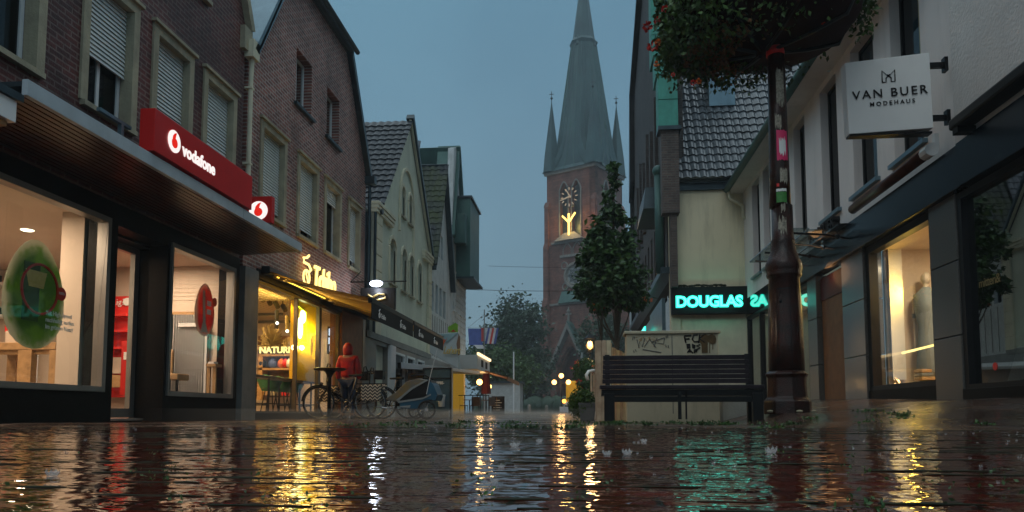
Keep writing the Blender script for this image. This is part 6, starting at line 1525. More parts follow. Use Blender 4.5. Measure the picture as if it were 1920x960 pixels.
t = thing('traffic_lamp', 'low orange warning lamp on a barrier under the globe lamp', 'lamp', (-1.55, 52, gz(-1.5, 52)))
mb = MB(); mb.ball((-1.38, 52, .98), .14); mb.build('lamp', 'lamp_orange', t); mb = MB(); mb.box(-1.41, -1.35, 51.97, 52.03, 0, .9); mb.box(-1.7, -1.1, 52.04, 52.08, .2, .6); mb.build('barrier', 'flag_white', t)
t = thing('market_trailer', 'yellow covered market trailer with a white lower edge before the church', 'trailer', (-.8, 60, gz(-.8, 60)))
mb = MB(); mb.box(-1.45, .35, 60, 63.5, 1.05, 2.75); c = mb.build('tarpaulin', 'tarp_yellow', t, bevel=.12)
mb = MB(); mb.box(-1.5, .4, 59.9, 63.6, .80, 1.08); mb.build('chassis', 'white_letter', t, bevel=.03)
for x_ in (-1.2, .1): mb = MB(); mb.tube([(x_-.12, 60.8, .5), (x_+.12, 60.8, .5)], .33, 16); mb.build('wheel', 'rubber', t)
t = thing('parasol', 'closed white parasol on a pale pole before the church portal', 'parasol', (.0, 50, .1))
mb = MB(); mb.tube([(-.12, 50, .1), (-.12, 50, 4.2)], .04, 6); mb.tube([(-.12, 50, 2.3), (-.12, 50, 4.1)], [.09, .03], 7); mb.build('pole', 'pale_far', t)
t = thing('flag_pole', 'thin white pole standing alone in front of the dark trees', 'pole', (-5.18, 55, .1))
mb = MB(); mb.tube([(-5.18, 55, .1), (-5.18, 55, 4.7)], .05, 8); mb.build('pole', 'white_frame', t)
# flags between the houses
t = thing('flag_row', 'row of european flags hung on a wire above the street end', 'flags', (-8.3, 60, 6.5))
def flag(x0_, x1_, z0_, z1_, cols, nm='flag', vert=True, sk=.25):
    n = len(cols)
    for i, c_ in enumerate(cols):
        a0 = x0_+(x1_-x0_)*i/n; a1 = x0_+(x1_-x0_)*(i+1)/n
        mb = MB(); mb.hexa([(a0+sk, 60+.05*i, z0_), (a1+sk, 60+.1+.05*i, z0_), (a1+sk, 60.12+.05*i, z0_), (a0+sk, 60.02+.05*i, z0_), (a0, 60+.05*i, z1_), (a1, 60.1+.05*i, z1_), (a1, 60.12+.05*i, z1_), (a0, 60.02+.05*i, z1_)]); mb.build(nm, c_, t)
flag(-9.4, -8.3, 5.7, 7.05, ['flag_blue'], sk=.1); flag(-8.9, -8.2, 5.4, 5.7, ['flag_white']); flag(-8.3, -7.8, 6.0, 7.1, ['flag_red', 'flag_white'], sk=.0)
mb = MB(); flag(-7.75, -6.9, 5.8, 7.1, ['flag_blue', 'flag_white', 'flag_red', 'flag_white', 'flag_blue'], sk=-.25)
mb = MB(); mb.tube([(-9.6, 60, 7.12), (-8.1, 60, 7.1), (-6.7, 60, 7.3)], .012, 4); mb.tube([(-8.05, 60, .2), (-8.05, 60, 8.6)], .05, 6); mb.tube([(-8.05, 60, 8.2), (-9.4, 60, 7.1)], .012, 4); mb.tube([(-8.05, 60, 8.2), (-6.8, 60, 7.2)], .012, 4); mb.build('pole_and_wire', 'grey_frame', t)
for k, (z_, y_) in enumerate(((12.6, 62), (7.3, 42))):
    t = thing('overhead_wire', ('thin upper wire spanning the street before the church' , 'thin lower wire spanning from the pale house to the right')[k], 'wire', (-2, y_, z_))
    mb = MB(); mb.tube([(-8+15*q/8, y_, z_-.25*math.sin(PI*q/8)) for q in range(9)], .014, 4); mb.build('cable', 'black_metal', t)

# ================================================================== street end restaurant and tent shop on the left
E_ = FR((-6.5, 0, 0), (0, 1, 0), (1, 0, 0))
t = thing('fabric_shop_front', 'white fabric advertising box with sail shapes and yellow script over a shop', 'shop front', (-5.6, 30, 2.6))
a, b, c, d = at(806, 627, Y=25.5), at(860, 623, Y=25.5), at(859, 692, Y=25.5), at(806, 662, Y=25.5)
mb = MB(); mb.hexa([d, c, c+Vector((0, .5, 0)), d+Vector((0, .5, 0)), a, b, b+Vector((-.1, .5, 0)), a+Vector((0, .5, 0))]); mb.build('fabric', 'tent_white', t, bevel=.02)
mb = MB(); p = [at(x_, y_, Y=25.48) for x_, y_ in ((808, 628), (859, 624), (838, 642), (822, 640), (808, 645))]; n = len(p); mb.add(p+[q+Vector((0, -.015, 0)) for q in p], [tuple(range(n)), tuple(range(n, 2*n))]+[(i, (i+1) % n, n+(i+1) % n, n+i) for i in range(n)]); mb.build('shaded_stripe', 'tent_blue', t)
def patch(pts, m_, y, nm):
    mb = MB(); p = [at(x_, y_, Y=y) for x_, y_ in pts]; n = len(p); mb.add(p+[q+Vector((0, -.012, 0)) for q in p], [tuple(range(n)), tuple(range(n, 2*n))]+[(i, (i+1) % n, n+(i+1) % n, n+i) for i in range(n)]); mb.build(nm, m_, t)
patch([(833, 629), (822, 648), (816, 645), (818, 641)], 'sail_brown', 25.46, 'sail_shape'); patch([(839, 633), (832, 645), (830, 656), (824, 651), (823, 646), (829, 638), (833, 635), (834, 639)], 'sail_orange', 25.45, 'sail_shape'); patch([(860, 626), (863, 632), (863, 664), (859, 667), (856, 645)], 'sail_brown', 25.46, 'sail_shape')
p = at(830, 663, Y=25.42); text('lettering', 'Lehert', p, (1, 0, -.02), (0, 0, 1), .36, 'script_yellow', t, ext=.005, shear=.35, bold=.004, space=.85, xs=.72)
t = thing('shop_portal', 'white framed projecting shop portal with a pale post below the fabric box', 'shop front', (-5.5, 28, 0))
mb = MB(); mb.box(-4.74, -4.62, 26.0, 26.12, .0, 1.75); mb.build('post', 'white_frame', t); mb = MB(); mb.hexa([(-6.5, 26.1, 1.72), (-4.62, 26.1, 1.62), (-4.9, 35, 1.98), (-6.5, 35, 2.02), (-6.5, 26.1, 1.95), (-4.62, 26.1, 1.72), (-4.9, 35, 2.12), (-6.5, 35, 2.3)]); mb.build('canopy', 'white_frame', t, bevel=.01)
mb = MB(); mb.box(-6.45, -5.0, 27.0, 27.1, 1.3, 1.6); mb.build('transom', 'oak', t); mb = MB(); mb.box(-6.45, -4.9, 27.1, 27.2, .2, 1.3); mb.build('backing', 'dark_room', t)
t = thing('green_sign', 'small bright green house shaped sign with a red roof mark', 'sign', (-5.2, 33, 4))
mb = MB(); p = [at(x_, y_, Y=33) for x_, y_ in ((840, 613), (854, 605), (858, 608), (858, 624), (840, 623))]; n = len(p); mb.add(p+[q+Vector((0, .12, 0)) for q in p], [tuple(range(n)), tuple(range(n, 2*n))]+[(i, (i+1) % n, n+(i+1) % n, n+i) for i in range(n)]); mb.build('panel', 'green_sign', t)
patch([(845, 622), (850, 618), (855, 622)], 'red_paint', 32.97, 'mark')
t = thing('terrace_building', 'low flat terrace extension with lit eaves strip at the left end of the street', 'building', (-6, 38, 0))
mb = MB(); mb.box(-6.5, -5.2, 36.2, 41, 2.3, 3.0); mb.build('wall', 'white_render', t)
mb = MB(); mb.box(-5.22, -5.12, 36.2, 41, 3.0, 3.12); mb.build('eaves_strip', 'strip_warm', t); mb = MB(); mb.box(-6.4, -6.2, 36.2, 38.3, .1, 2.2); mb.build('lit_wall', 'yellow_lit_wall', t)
for k in range(2): mb = MB(); mb.box(-5.195, -5.18, 37.6+k*1.6, 38.3+k*1.6, 2.5, 2.85); mb.build('window', 'dark_room', t)
t = thing('restaurant_awning', 'brown sloping restaurant awning with glowing globe lamps at the street end', 'awning', (-5.5, 42, 2.3))
p = [at(850, 688, Y=38), at(872, 690, Y=44), at(951, 713, Y=43), at(905, 716, Y=37)]
p = [Vector((-6.2, 37.5, 2.75)), Vector((-6.2, 45, 2.75)), Vector((-3.9, 45, 1.95)), Vector((-3.9, 37.5, 1.95))]
mb = MB(); slab(mb, [Vector((-6.4, 39, 2.75)), Vector((-6.4, 46, 2.75)), Vector((-4.0, 46, 2.05)), Vector((-4.0, 39, 2.05))], .05); mb.build('canvas', 'awning_brown', t)
mb = MB(); mb.box(-4.03, -3.99, 39, 46, 1.85, 2.06); mb.build('valance', 'awning_brown', t)
for k, (x_, y_) in enumerate(((-5.55, 39.5), (-5.35, 42))): mb = MB(); mb.ball((x_, y_, 1.80-.15*k), .16-.02*k); mb.build('globe_lamp', 'lamp_warm', t); mb = MB(); mb.tube([(x_, y_, 1.9), (x_, y_, 2.4)], .015, 5); mb.build('cord', 'black_metal', t); light('lamp_light', (x_+.1, y_-.4, 1.7), 28, (1, .58, .22), .15, 'POINT', parent=t)
t = thing('closed_parasol', 'closed dark red parasol standing under the restaurant awning', 'parasol', (-5.2, 41, 0))
mb = MB(); mb.tube([(-5.35, 40.6, .15), (-5.35, 40.6, 3.0)], .035, 6); mb.build('pole', 'black_metal', t); mb = MB(); mb.tube([(-5.35, 40.6, 1.2), (-5.35, 40.6, 1.6), (-5.35, 40.6, 2.5), (-5.35, 40.6, 3.0)], [.28, .26, .16, .04], 9); mb.build('canopy', 'umbrella_red', t)
t = thing('terrace_fence', 'dark low terrace fence with a rail round the restaurant tables', 'fence', (-5.5, 37, 0))
mb = MB()
for x_ in (-6.3, -5.9, -5.5, -5.1, -4.7): mb.box(x_, x_+.04, 36.6, 36.64, .05, 1.0)
mb.box(-6.3, -4.66, 36.6, 36.64, 1.0, 1.04); mb.build('railing', 'black_metal', t)
first = None
for k, (x_, y_) in enumerate(((-5.9, 38.3), (-5.0, 39.2), (-5.4, 41.2))):
    z_ = gz(x_, y_); lb = ('round terrace table nearest the yellow lit wall', 'round terrace table in the middle under the lamps', 'round terrace table farthest under the awning')[k]
    if first is None:
        first = t = thing('terrace_table', lb, 'table', (x_, y_, z_), 'terrace tables'); mb = MB(); mb.lathe((x_, y_, z_+.72), [(.001, 0), (.38, 0), (.38, .03), (.001, .03)], 16); mb.build('tabletop', 'dark_oak', t); mb = MB(); mb.tube([(x_, y_, z_), (x_, y_, z_+.72)], .03, 6); mb.lathe((x_, y_, z_), [(.25, 0), (.22, .03), (.03, .05)], 12); mb.build('leg', 'black_metal', t)
    else: copy_tree(first, (x_, y_, z_), label=lb)
first = None
for k, (x_, y_, a_) in enumerate(((-5.5, 37.6, .3), (-6.1, 37.3, 2.), (-4.6, 38.7, 1.), (-4.7, 40.2, 4), (-5.9, 40.9, 5.))):
    z_ = gz(x_, y_); lb = 'wicker terrace chair, %s' % ('in front of the nearest table', 'close to the yellow lit wall', 'nearest the street side', 'beyond the middle table', 'at the far table under the awning')[k]
    if first is None:
        first = t = thing('terrace_chair', lb, 'chair', (x_, y_, z_), 'terrace chairs'); mb = MB(); mb.box(x_-.22, x_+.22, y_-.22, y_+.22, z_+.42, z_+.46); mb.build('seat', 'dark_oak', t); mb = MB(); mb.box(x_-.22, x_+.22, y_+.2, y_+.23, z_+.46, z_+.88); mb.build('backrest', 'dark_oak', t)
        for sx in (-.2, .2):
            for sy in (-.2, .2): mb = MB(); mb.tube([(x_+sx, y_+sy, z_), (x_+sx, y_+sy, z_+.42)], .015, 5); mb.build('leg', 'black_metal', t)
    else: copy_tree(first, (x_, y_, z_), rotz=a_, label=lb)
t = thing('menu_board', 'dark chalkboard leaning at the far end of the restaurant terrace', 'board', (-4.6, 40, 0))
mb = MB(); mb.box(-4.95, -4.25, 39.9, 39.95, .1, 1.05); mb.build('board', 'black_ink', t); mb = MB()
for k in range(5): mb.box(-4.85, -4.5+.1*(k % 2), 39.89, 39.9, .3+.13*k, .33+.13*k)
mb.build('chalk_lines', 'chalk', t)
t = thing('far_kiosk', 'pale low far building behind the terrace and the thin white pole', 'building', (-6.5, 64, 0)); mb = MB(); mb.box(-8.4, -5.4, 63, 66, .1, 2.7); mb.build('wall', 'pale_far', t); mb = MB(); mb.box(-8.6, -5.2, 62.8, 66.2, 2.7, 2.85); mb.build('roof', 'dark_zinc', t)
for k, (x_, y_, lb) in enumerate(((-4.4, 60, 'knee high concrete bollard to the right of the thin white pole'), (-3.3, 66, 'knee high concrete bollard farther away before the trees'))):
    mb = MB(); mb.lathe((x_, y_, gz(x_, y_)), [(.16, 0), (.14, .6), (.1, .7), (.001, .72)], 12); tag(mb.build('bollard', 'grey_stone', smooth=True), lb, 'bollard', 'bollards at the street end')
# menu A board
t = thing('menu_stand', 'blue grey pavement menu board with white coffee lettering behind the bike trailer', 'menu board', (-3.87, 19.5, 0))
zb_ = gz(-3.8, 19.5)
mb = MB(); mb.box(-4.22, -3.53, 19.5, 19.56, zb_+.2, 1.30); mb.build('panel', 'board_blue', t, bevel=.008)
mb = MB(); mb.box(-4.26, -4.22, 19.48, 19.58, zb_, 1.33); mb.box(-3.53, -3.49, 19.48, 19.58, zb_, 1.33); mb.box(-4.22, -3.53, 19.48, 19.58, 1.30, 1.33); mb.box(-4.22, -3.53, 19.47, 19.5, 1.04, 1.07); mb.build('frame', 'black_metal', t)
text('lettering', 'KAFFEE-', (-4.02, 19.49, .90), (1, 0, 0), (0, 0, 1), .095, 'white_letter', t, ext=.002, bold=.002); text('lettering', 'ZEIT', (-4.02, 19.49, .81), (1, 0, 0), (0, 0, 1), .095, 'white_letter', t, ext=.002, bold=.002)
mb = MB(); mb.lathe((-3.75, 19.49, .30), [(.001, 0), (.08, 0), (.11, .3), (.10, .32), (.001, .33)], 12); mb.build('cup_picture', 'pale_far', t)

# ================================================================== bistro table, bicycles, trailer
t = thing('bistro_table', 'high round black bistro table in front of the left bicycle', 'table', (-5.1, 14.7, 0))
z_ = gz(-5, 14.7)
mb = MB(); mb.lathe((-5.13, 14.7, z_+1.02), [(.001, -.03), (.28, -.03), (.325, -.008), (.33, .01), (.30, .022), (.001, .024)], 32); mb.build('tabletop', 'post_paint', t, smooth=False)
mb = MB(); mb.lathe((-5.13, 14.7, z_), [(.04, .05), (.035, .85), (.09, .95), (.15, 1.0)], 14); mb.build('column', 'black_metal', t, smooth=True)
mb = MB(); mb.lathe((-5.13, 14.7, z_), [(.27, 0), (.26, .02), (.05, .06)], 20); mb.build('foot', 'black_metal', t)

def bicycle(ox, oy, oz, flip, lab, pan, group=None, col_='bike_paint'):
    """side-on bicycle, front wheel towards -x"""
    t = thing('bicycle', lab, 'bicycle', (ox, oy, oz), group)
    P = lambda x, z, y=0: Vector((ox+x, oy+y, oz+z))
    rw = .335
    for nm, cx in (('front_wheel', -.55), ('rear_wheel', .56)):
        mb = MB(); mb.torus(P(cx, rw+.015), rw, .019, 'Y', 40, 6); w_ = mb.build(nm, 'rubber', t, smooth=True)
        mb = MB(); mb.torus(P(cx, rw+.015), rw-.024, .011, 'Y', 40, 5); mb.build('rim', 'steel', w_, smooth=True)
        mb = MB()
        for k in range(20): a = k*2*PI/20; mb.tube([P(cx, rw+.015, .02*(-1)**k), P(cx+(rw-.03)*math.cos(a), rw+.015+(rw-.03)*math.sin(a))], .0022, 3, cap=False)
        mb.tube([P(cx, rw+.015, -.06), P(cx, rw+.015, .06)], .022, 8); mb.build('spokes', 'steel', w_)
        mb = MB(); mb.tube([P(cx+(rw+.035)*math.cos(a), rw+.015+(rw+.035)*math.sin(a)) for a in np.linspace(R(15 if cx > 0 else 20), R(175), 16)], .016, 5); mb.build('mudguard', 'black_metal', t)
    mb = MB(); bb = P(.08, .29); hd = P(-.38, .80); hd2 = P(-.36, .66); st_ = P(.22, .72); 
    mb.tube([hd2, bb], .02, 8); mb.tube([hd, P(-.30, .62), P(.02, .42)], .016, 8); mb.tube([bb, st_], .017, 8); mb.tube([hd, hd2], .022, 8)
    for y in (-.05, .05): mb.tube([bb, P(.56, rw+.015, y)], .011, 6); mb.tube([P(.2, .66), P(.56, rw+.015, y)], .010, 6)
    mb.build('frame', col_, t, smooth=True)
    mb = MB()
    for y in (-.05, .05): mb.tube([hd2, P(-.43, .55, y*.8), P(-.55, rw+.015, y)], .013, 6)
    mb.build('fork', col_, t)
    mb = MB(); mb.tube([hd, P(-.37, 1.0), P(-.40, 1.04)], .013, 6); mb.tube([P(-.22, 1.02, -.3), P(-.34, 1.06, -.22), P(-.42, 1.04, 0), P(-.34, 1.06, .22), P(-.22, 1.02, .3)], .012, 6); mb.tube([P(-.30, 1.05, -.27), P(-.26, 1.16, -.28), P(-.22, 1.14, -.28), P(-.21, 1.02, -.3)], .014, 6); mb.build('handlebar', 'black_metal', t)
    mb = MB(); mb.tube([st_, P(.25, .90)], .014, 6); mb.build('seat_post', 'steel', t)
    mb = MB(); mb.hexa([P(.10, .90, -.03), P(.40, .90, -.09), P(.40, .90, .09), P(.10, .90, .03), P(.08, .935, -.02), P(.41, .96, -.08), P(.41, .96, .08), P(.08, .935, .02)]); mb.build('saddle', 'rubber', t, bevel=.015)
    mb = MB(); mb.tube([bb+Vector((0, -.07, 0)), bb+Vector((0, .07, 0))], .012, 6); mb.tube([bb+Vector((0, -.07, 0)), bb+Vector((-.09, -.07, -.15))], .010, 6); mb.tube([bb+Vector((0, .07, 0)), bb+Vector((.09, .07, .13))], .010, 6); mb.torus(bb+Vector((0, -.045, 0)), .085, .006, 'Y', 22, 4); mb.build('crank', 'steel', t)
    for s_ in (-1, 1):
        c_ = bb+Vector((-.09*-s_*-1, .07*s_+.05*s_, -.15 if s_ < 0 else .13)); mb = MB(); mb.box(c_.x-.045, c_.x+.045, c_.y-.04, c_.y+.04, c_.z-.012, c_.z+.012); mb.build('pedal', 'steel', t)
    mb = MB(); mb.tube([P(.18, .27, -.04), P(.14, .02, -.13)], .009, 5); mb.build('kickstand', 'steel', t)
    mb = MB(); mb.box(ox+.28, ox+.88, oy-.07, oy+.07, oz+.735, oz+.75); mb.tube([P(.56, .36, -.06), P(.5, .74, -.06)], .007, 5); mb.tube([P(.56, .36, .06), P(.5, .74, .06)], .007, 5); mb.build('luggage_rack', 'black_metal', t)
    mb = MB(); mb.tube([P(-.47, .74), P(-.52, .76)], .03, 10); mb.build('lamp', 'steel', t)
    if 'front' in pan: 
        mb = MB(); mb.box(ox-.62, ox-.34, oy+.09, oy+.2, oz+.48, oz+.78); mb.build('pannier', 'chevron', t, bevel=.015)
        mb = MB(); mb.box(ox-.60, ox-.40, oy-.12, oy+.12, oz+.88, oz+1.08); mb.build('front_bag', 'black_metal', t, bevel=.02)
    if 'rear' in pan:
        for s_ in (-1, 1): mb = MB(); y_ = oy+s_*.15; mb.box(ox+.42, ox+.82, y_-.06, y_+.06, oz+.38, oz+.72); mb.build('pannier', 'chevron', t, bevel=.02)
    if flip: t.scale = (-1, 1, 1)
    return t
bx_ = at(645, 760, Y=15.3).x
bicycle(bx_, 15.3, gz(bx_, 15.3), 0, 'black bicycle with chevron panniers that tows the blue child trailer', ('rear',))
bicycle(bx_+.50, 16.75, gz(bx_, 16.3), 0, 'second black bicycle with light chevron panniers parked behind the towing one', ('rear', 'front'))
bicycle(bx_-.02, 16.3, gz(bx_, 16.3), 1, 'third bicycle with chevron panniers half hidden behind the bistro table', ('front', 'rear'))

# child trailer
tx, ty = at(765, 770, Y=15.4).x, 15.4; tz = gz(tx, ty)
t = thing('child_trailer', 'blue and grey child bike trailer with yellowish rain cover and flag pole', 'bike trailer', (tx, ty, tz))
Q = FR((0, ty, 0), (1, 0, 0), (0, -1, 0))
def TP(px_, py_): p = at(px_, py_, Y=ty); return (p.x, p.z)
mb = MB(); Q.prism(mb, [TP(*q) for q in ((755, 753), (800, 747), (814, 741), (826, 742), (822, 752), (812, 750), (800, 752), (790, 767), (758, 766))], -.33, .33); mb.build('lower_body', 'trailer_blue', t, bevel=.01)
mb = MB(); Q.prism(mb, [TP(*q) for q in ((757, 752), (753, 748), (773, 731), (812, 713), (816, 722), (805, 742), (800, 746))], -.31, .31); mb.build('cabin', 'black_metal', t, bevel=.01)
mb = MB(); Q.prism(mb, [TP(*q) for q in ((730, 749), (738, 752), (752, 752), (778, 729), (806, 714), (793, 711), (770, 716), (748, 737))], -.335, .335); mb.build('rain_cover', 'trailer_cover', t, bevel=.012)
mb = MB(); Q.prism(mb, [TP(*q) for q in ((752, 753), (800, 746), (814, 739), (814, 742), (800, 749), (755, 756))], .33, .345); Q.prism(mb, [TP(*q) for q in ((750, 751), (778, 728), (806, 713), (808, 715), (780, 731), (755, 752))], .336, .35); Q.prism(mb, [TP(*q) for q in ((757, 762), (777, 760), (775, 765), (758, 764))], .331, .34)
mb.build('trim', 'trailer_grey', t)
mb = MB(); Q.prism(mb, [TP(*q) for q in ((811, 715), (818, 722), (826, 741), (812, 744), (806, 741))], -.32, .325); mb.build('rear_bag', 'trailer_blue', t, bevel=.01)
for (a, b, rr, yy, nm) in ((807, 769, 17, -.38, 'wheel'), (772, 771, 15.5, .42, 'wheel')):
    c_ = TP(a, b); rw = rr/1400*ty; c_ = (c_[0], tz+rw+.01)
    mb = MB(); mb.torus((c_[0], ty+yy, c_[1]), rw-.015, .02, 'Y', 32, 6); w_ = mb.build(nm, 'rubber', t, smooth=True)
    mb = MB()
    for k in range(14): an = k*2*PI/14; mb.tube([(c_[0], ty+yy, c_[1]), (c_[0]+(rw-.03)*math.cos(an), ty+yy, c_[1]+(rw-.03)*math.sin(an))], .004, 3)
    mb.tube([(c_[0], ty+yy-.03, c_[1]), (c_[0], ty+yy+.03, c_[1])], .035, 10); mb.build('spokes', 'steel', w_)
mb = MB(); mb.tube([(TP(710, 763)[0], ty-.2, TP(710, 763)[1]), (TP(755, 768)[0], ty-.2, TP(755, 768)[1])], .013, 6); mb.build('hitch_bar', 'steel', t)
mb = MB(); mb.tube([(TP(*q)[0], ty-.3, TP(*q)[1]) for q in ((776, 706), (792, 704), (802, 704), (812, 710), (818, 713))], .018, 6); mb.build('push_handle', 'rubber', t)
mb = MB(); mb.tube([(TP(806, 740)[0], ty-.34, TP(806, 740)[1]), (TP(812, 711)[0], ty-.34, TP(812, 711)[1]), (TP(826, 660)[0], ty-.34, TP(826, 655)[1])], .007, 5); mb.build('flag_pole', 'white_frame', t)

# ================================================================== person in red hooded jacket, seen from behind
def skin_obj(name, verts, edges, radii, mat_, parent=None, sub=2, root=0):
    me = bpy.data.meshes.new(name); me.from_pydata([tuple(v) for v in verts], edges, []); me.materials.append(M[mat_])
    o = bpy.data.objects.new(name, me); col.objects.link(o)
    s = o.modifiers.new('skin', 'SKIN'); s.use_smooth_shade = True
    for i, r_ in enumerate(radii):
        r_ = r_ if isinstance(r_, tuple) else (r_, r_); me.skin_vertices[0].data[i].radius = r_; me.skin_vertices[0].data[i].use_root = (i == root)
    sb = o.modifiers.new('sub', 'SUBSURF'); sb.levels = sub; sb.render_levels = sub
    if parent is not None: o.parent = parent; o.matrix_parent_inverse = parent.matrix_basis.inverted()
    return o
py_ = 15.78; pc = at(653, 700, Y=py_).x; pz = gz(pc, py_)
def V(x, z, y=0): return Vector((pc+x*.90, py_+y*.9, pz+z*.925))
pt = thing('person', 'person in a red hooded rain jacket and blue jeans seen from behind', 'person', (pc, py_, pz))
vs = [V(0, .95), V(0, 1.12), V(0, 1.33), V(0, 1.47), V(-.01, 1.55, .01), V(-.01, 1.64, .02), V(-.01, 1.72, .02),
      V(-.17, 1.42), V(-.235, 1.18, -.02), V(-.23, .96, .04), V(-.20, .86, .07), V(.17, 1.42), V(.25, 1.18, -.02), V(.24, .96, .04), V(.21, .86, .07),
      V(-.09, .90), V(-.10, .50, .02), V(-.10, .10, .02), V(-.11, .05, .14), V(.09, .90), V(.10, .50, -.01), V(.11, .10, -.03), V(.12, .05, .10)]
ed = [(0, 1), (1, 2), (2, 3), (3, 4), (4, 5), (5, 6), (3, 7), (7, 8), (8, 9), (9, 10), (3, 11), (11, 12), (12, 13), (13, 14), (0, 15), (15, 16), (16, 17), (17, 18), (0, 19), (19, 20), (20, 21), (21, 22)]
rd = [(.15, .11), (.14, .10), (.16, .11), (.10, .08), (.055, .055), (.075, .085), (.07, .08), .055, .043, .034, .03, .055, .043, .034, .03, .085, .058, .04, .04, .085, .058, .04, .04]
skin_obj('body', vs, ed, rd, 'skin', pt)
jv = [V(0, .93), V(0, 1.08), V(0, 1.30), V(0, 1.45), V(-.18, 1.43), V(-.245, 1.2, -.03), V(-.255, 1.0, .01), V(-.235, .93, .03), V(.18, 1.43), V(.26, 1.2, -.03), V(.27, 1.0, .01), V(.245, .93, .03), V(0, 1.5)]
je = [(0, 1), (1, 2), (2, 3), (3, 4), (4, 5), (5, 6), (6, 7), (3, 8), (8, 9), (9, 10), (10, 11), (3, 12)]
skin_obj('jacket', jv, je, [(.195, .14), (.165, .125), (.185, .135), (.14, .11), .078, .066, .058, .052, .078, .066, .058, .052, (.09, .08)], 'red_jacket', pt)
hv = [V(-.005, 1.48, -.01), V(-.01, 1.56, -.02), V(-.015, 1.66, .0), V(-.02, 1.75, .01), V(-.02, 1.79, .04)]
skin_obj('hood', hv, [(0, 1), (1, 2), (2, 3), (3, 4)], [(.13, .10), (.105, .11), (.122, .125), (.095, .10), (.03, .03)], 'red_jacket', pt)
tv = [V(0, .92), V(-.09, .86), V(-.10, .50, .02), V(-.10, .12, .02), V(.09, .86), V(.10, .50, -.01), V(.11, .12, -.03)]
skin_obj('trousers', tv, [(0, 1), (1, 2), (2, 3), (0, 4), (4, 5), (5, 6)], [(.17, .12), .105, .078, .066, .105, .078, .066], 'jeans', pt)
for s_, x_, y0_ in ((-1, -.105, .02), (1, .115, -.03)):
    skin_obj('shoe', [V(x_, .05, y0_-.06), V(x_, .05, y0_+.04), V(x_, .04, y0_+.16)], [(0, 1), (1, 2)], [(.05, .05), (.05, .05), (.04, .035)], 'shoe', pt)
    # hand with five fingers, relaxed against the jacket pocket
    hx = .235*s_; w0 = V(hx, .89, .045); vv = [w0, w0+Vector((0, .01, -.05)), w0+Vector((0, .02, -.09))]; ee = [(0, 1), (1, 2)]; rr_ = [(.022, .026), (.018, .036), (.016, .036)]
    for f in range(4):
        b0 = w0+Vector((0, -.018+.018*f, -.10)); i0 = len(vv); L = (.030, .034, .032, .025)[f]; vv += [b0, b0+Vector((-.006*s_, .004, -L)), b0+Vector((-.018*s_, .008, -L*1.8))]; ee += [(2, i0), (i0, i0+1), (i0+1, i0+2)]; rr_ += [.0085, .008, .007]
    i0 = len(vv); vv += [w0+Vector((-.01*s_, .045, -.05)), w0+Vector((-.018*s_, .06, -.085))]; ee += [(1, i0), (i0, i0+1)]; rr_ += [.010, .008]
    skin_obj('hand', vv, ee, rr_, 'skin', pt, sub=1)

# ================================================================== litter, joint weeds, splashes
rg = random.Random(11)
def weeds(name, spots, size, seed, mat_='leaf_dark'):
    pts = []
    for (x_, y_, n, s_) in spots:
        for k in range(n): pts.append((x_+rg.gauss(0, s_), y_+rg.gauss(0, .012), gz(x_, y_)*(y_ > 6.2)+.002+abs(rg.gauss(0, .008))))
    o = leafmesh(name, pts, size, mat_, None, seed=seed, droop=-.5); struct(o, 'stuff'); return o
sp1 = [(rg.uniform(-2.2, 3.2), rg.choice((6.3, 6.6, 6.95, 7.3, 7.8, 8.3)), rg.randrange(10, 55), rg.uniform(.03, .09)) for k in range(60)]
weeds('joint_grass', sp1, .032, 3)
sp2 = []
for k in range(80):
    y_ = rg.choice((.95, 1.05, 1.25, 1.35, 1.55, 1.85, 2.05, 2.45, 2.85, 3.3, 3.9, 4.6, 5.3)); x_ = rg.uniform(-.75, .75)*y_-.1*y_
    sp2.append((x_, y_, rg.randrange(3, 12), rg.uniform(.006, .03)*(.5+y_*.4)))
weeds('joint_weeds', sp2, .008, 4)
pts = []
for k in range(110):
    y_ = .8+5.5*rg.random()**1.3; pts.append((rg.uniform(-.8, .8)*y_, y_, .003))
o = leafmesh('leaf_litter', pts, .012, 'leaf_dry', None, seed=6, droop=0); struct(o, 'stuff')
m, nt_, o_ = new_mat('splash_water'); b = node(nt_, 'BsdfPrincipled'); b.inputs['Base Color'].default_value = (.75, .72, .7, 1); b.inputs['Roughness'].default_value = .08; b.inputs['Alpha'].default_value = .22; b.inputs['IOR'].default_value = 1.33; nt_.links.new(b.outputs[0], o_.inputs[0])
sp_px = [(965, 838, 9, 'crown shaped rain splash on the water, the tall one near the centre'), (927, 905, 8, 'crown shaped rain splash on the water, low and central nearest the camera'), (1138, 853, 8, 'crown shaped rain splash on the water below the bench, leftmost of the three'), (1176, 852, 9, 'crown shaped rain splash on the water below the bench, middle of the three'),
         (1207, 829, 6, 'small crown shaped rain splash below the bench, rightmost of the three'), (1011, 829, 6, 'small crown splash just right of the tall central one'), (940, 877, 7, 'ragged rain splash between the two central crowns'), (1585, 783, 8, 'white rain splash below the brown entrance on the right'), (98, 892, 12, 'large faint rain splash at the lower left'), (1446, 850, 10, 'broad faint rain splash in front of the lamp post')]
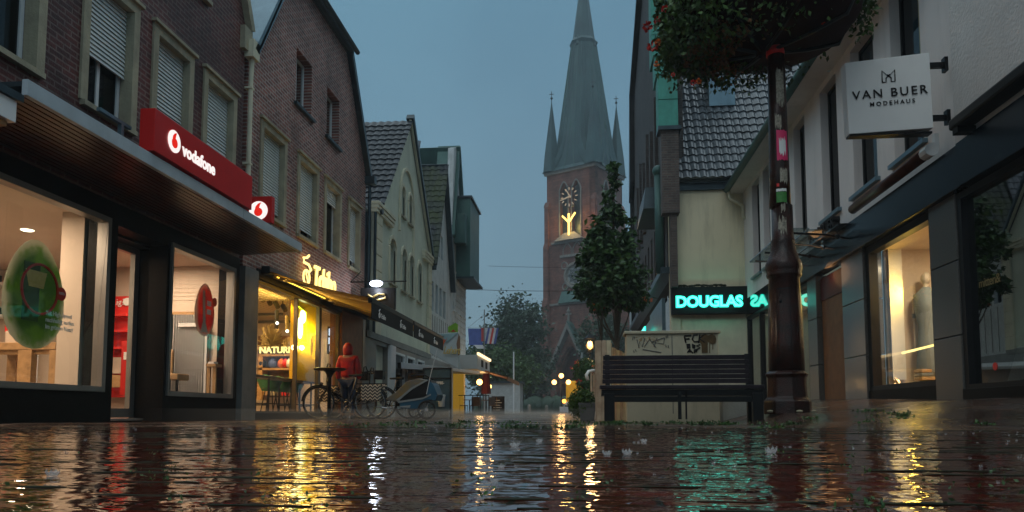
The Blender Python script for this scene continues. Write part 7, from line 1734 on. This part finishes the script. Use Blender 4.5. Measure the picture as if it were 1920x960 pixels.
for k, (a, b_, s_, lb) in enumerate(sp_px):
    p = at(a, b_, Z=.001); r_ = s_/1400*p.y; mb = MB(); n = 18; vs = []; top = [.8+.7*rg.random() for i in range(n)]
    for j in range(5):
        q = j/4
        for i in range(n): an = 2*PI*i/n; rr = r_*(.75+.35*q); vs.append((p.x+rr*math.cos(an), p.y+rr*math.sin(an), r_*1.0*q*(top[i] if i % 2 else .6)))
    fs = [(j*n+i, j*n+(i+1) % n, (j+1)*n+(i+1) % n, (j+1)*n+i) for j in range(4) for i in range(n)]; mb.add(vs, fs)
    for i in range(5): mb.ball((p.x+rg.gauss(0, r_*.8), p.y, r_*(1.5+1.8*rg.random())), r_*.07, 6, 4)
    o = mb.build('rain_splash', 'splash_water', smooth=True); sol = o.modifiers.new('s', 'SOLIDIFY'); sol.thickness = r_*.05
    tag(o, lb, 'splash', 'splashes of rain drops on the water')

mb = MB()
for k in range(260):
    y_ = 1.3+6.6*rg.random()**.9; x_ = rg.uniform(-.75, .75)*y_; r_ = .0012+.0022*rg.random()+.0007*y_; h_ = r_*(.8+1.5*rg.random()); lean = rg.gauss(0, .3)
    n = 7
    for i in range(n):
        an = 2*PI*i/n+rg.random()*.5; q = h_*(.3+rg.random()); a0 = Vector((x_+r_*.7*math.cos(an), y_+r_*.7*math.sin(an), 0)); mb.tube([a0, a0+Vector((r_*.35*math.cos(an)+lean*q*.4, r_*.35*math.sin(an), q))], [r_*.22, r_*.06], 4)
    for i in range(3): mb.ball((x_+rg.gauss(0, r_*1.4), y_+rg.gauss(0, r_), h_*(1+1.6*rg.random())), r_*.13, 5, 4)
o = mb.build('rain_spatter', 'splash_water', smooth=True); struct(o, 'stuff')

mb = MB()
for j in range(58):
    y_ = .75+.1*j; x_ = -.8*y_-.3
    while x_ < .8*y_+.3:
        L = rg.uniform(.03, .32)*(.5+.3*y_)
        if rg.random() < .38:
            n = max(2, int(L/.025)); pts = []; rr = []
            for i in range(n+1):
                pts.append((x_+L*i/n, y_+rg.gauss(0, .0022), .0005)); rr.append(.0008+.0022*rg.random()*(1 if 0 < i < n else .2))
            mb.tube(pts, rr, 4)
        x_ += L+rg.uniform(.02, .2)
o = mb.build('joint_moss', 'joint_soil', smooth=True); struct(o, 'stuff')
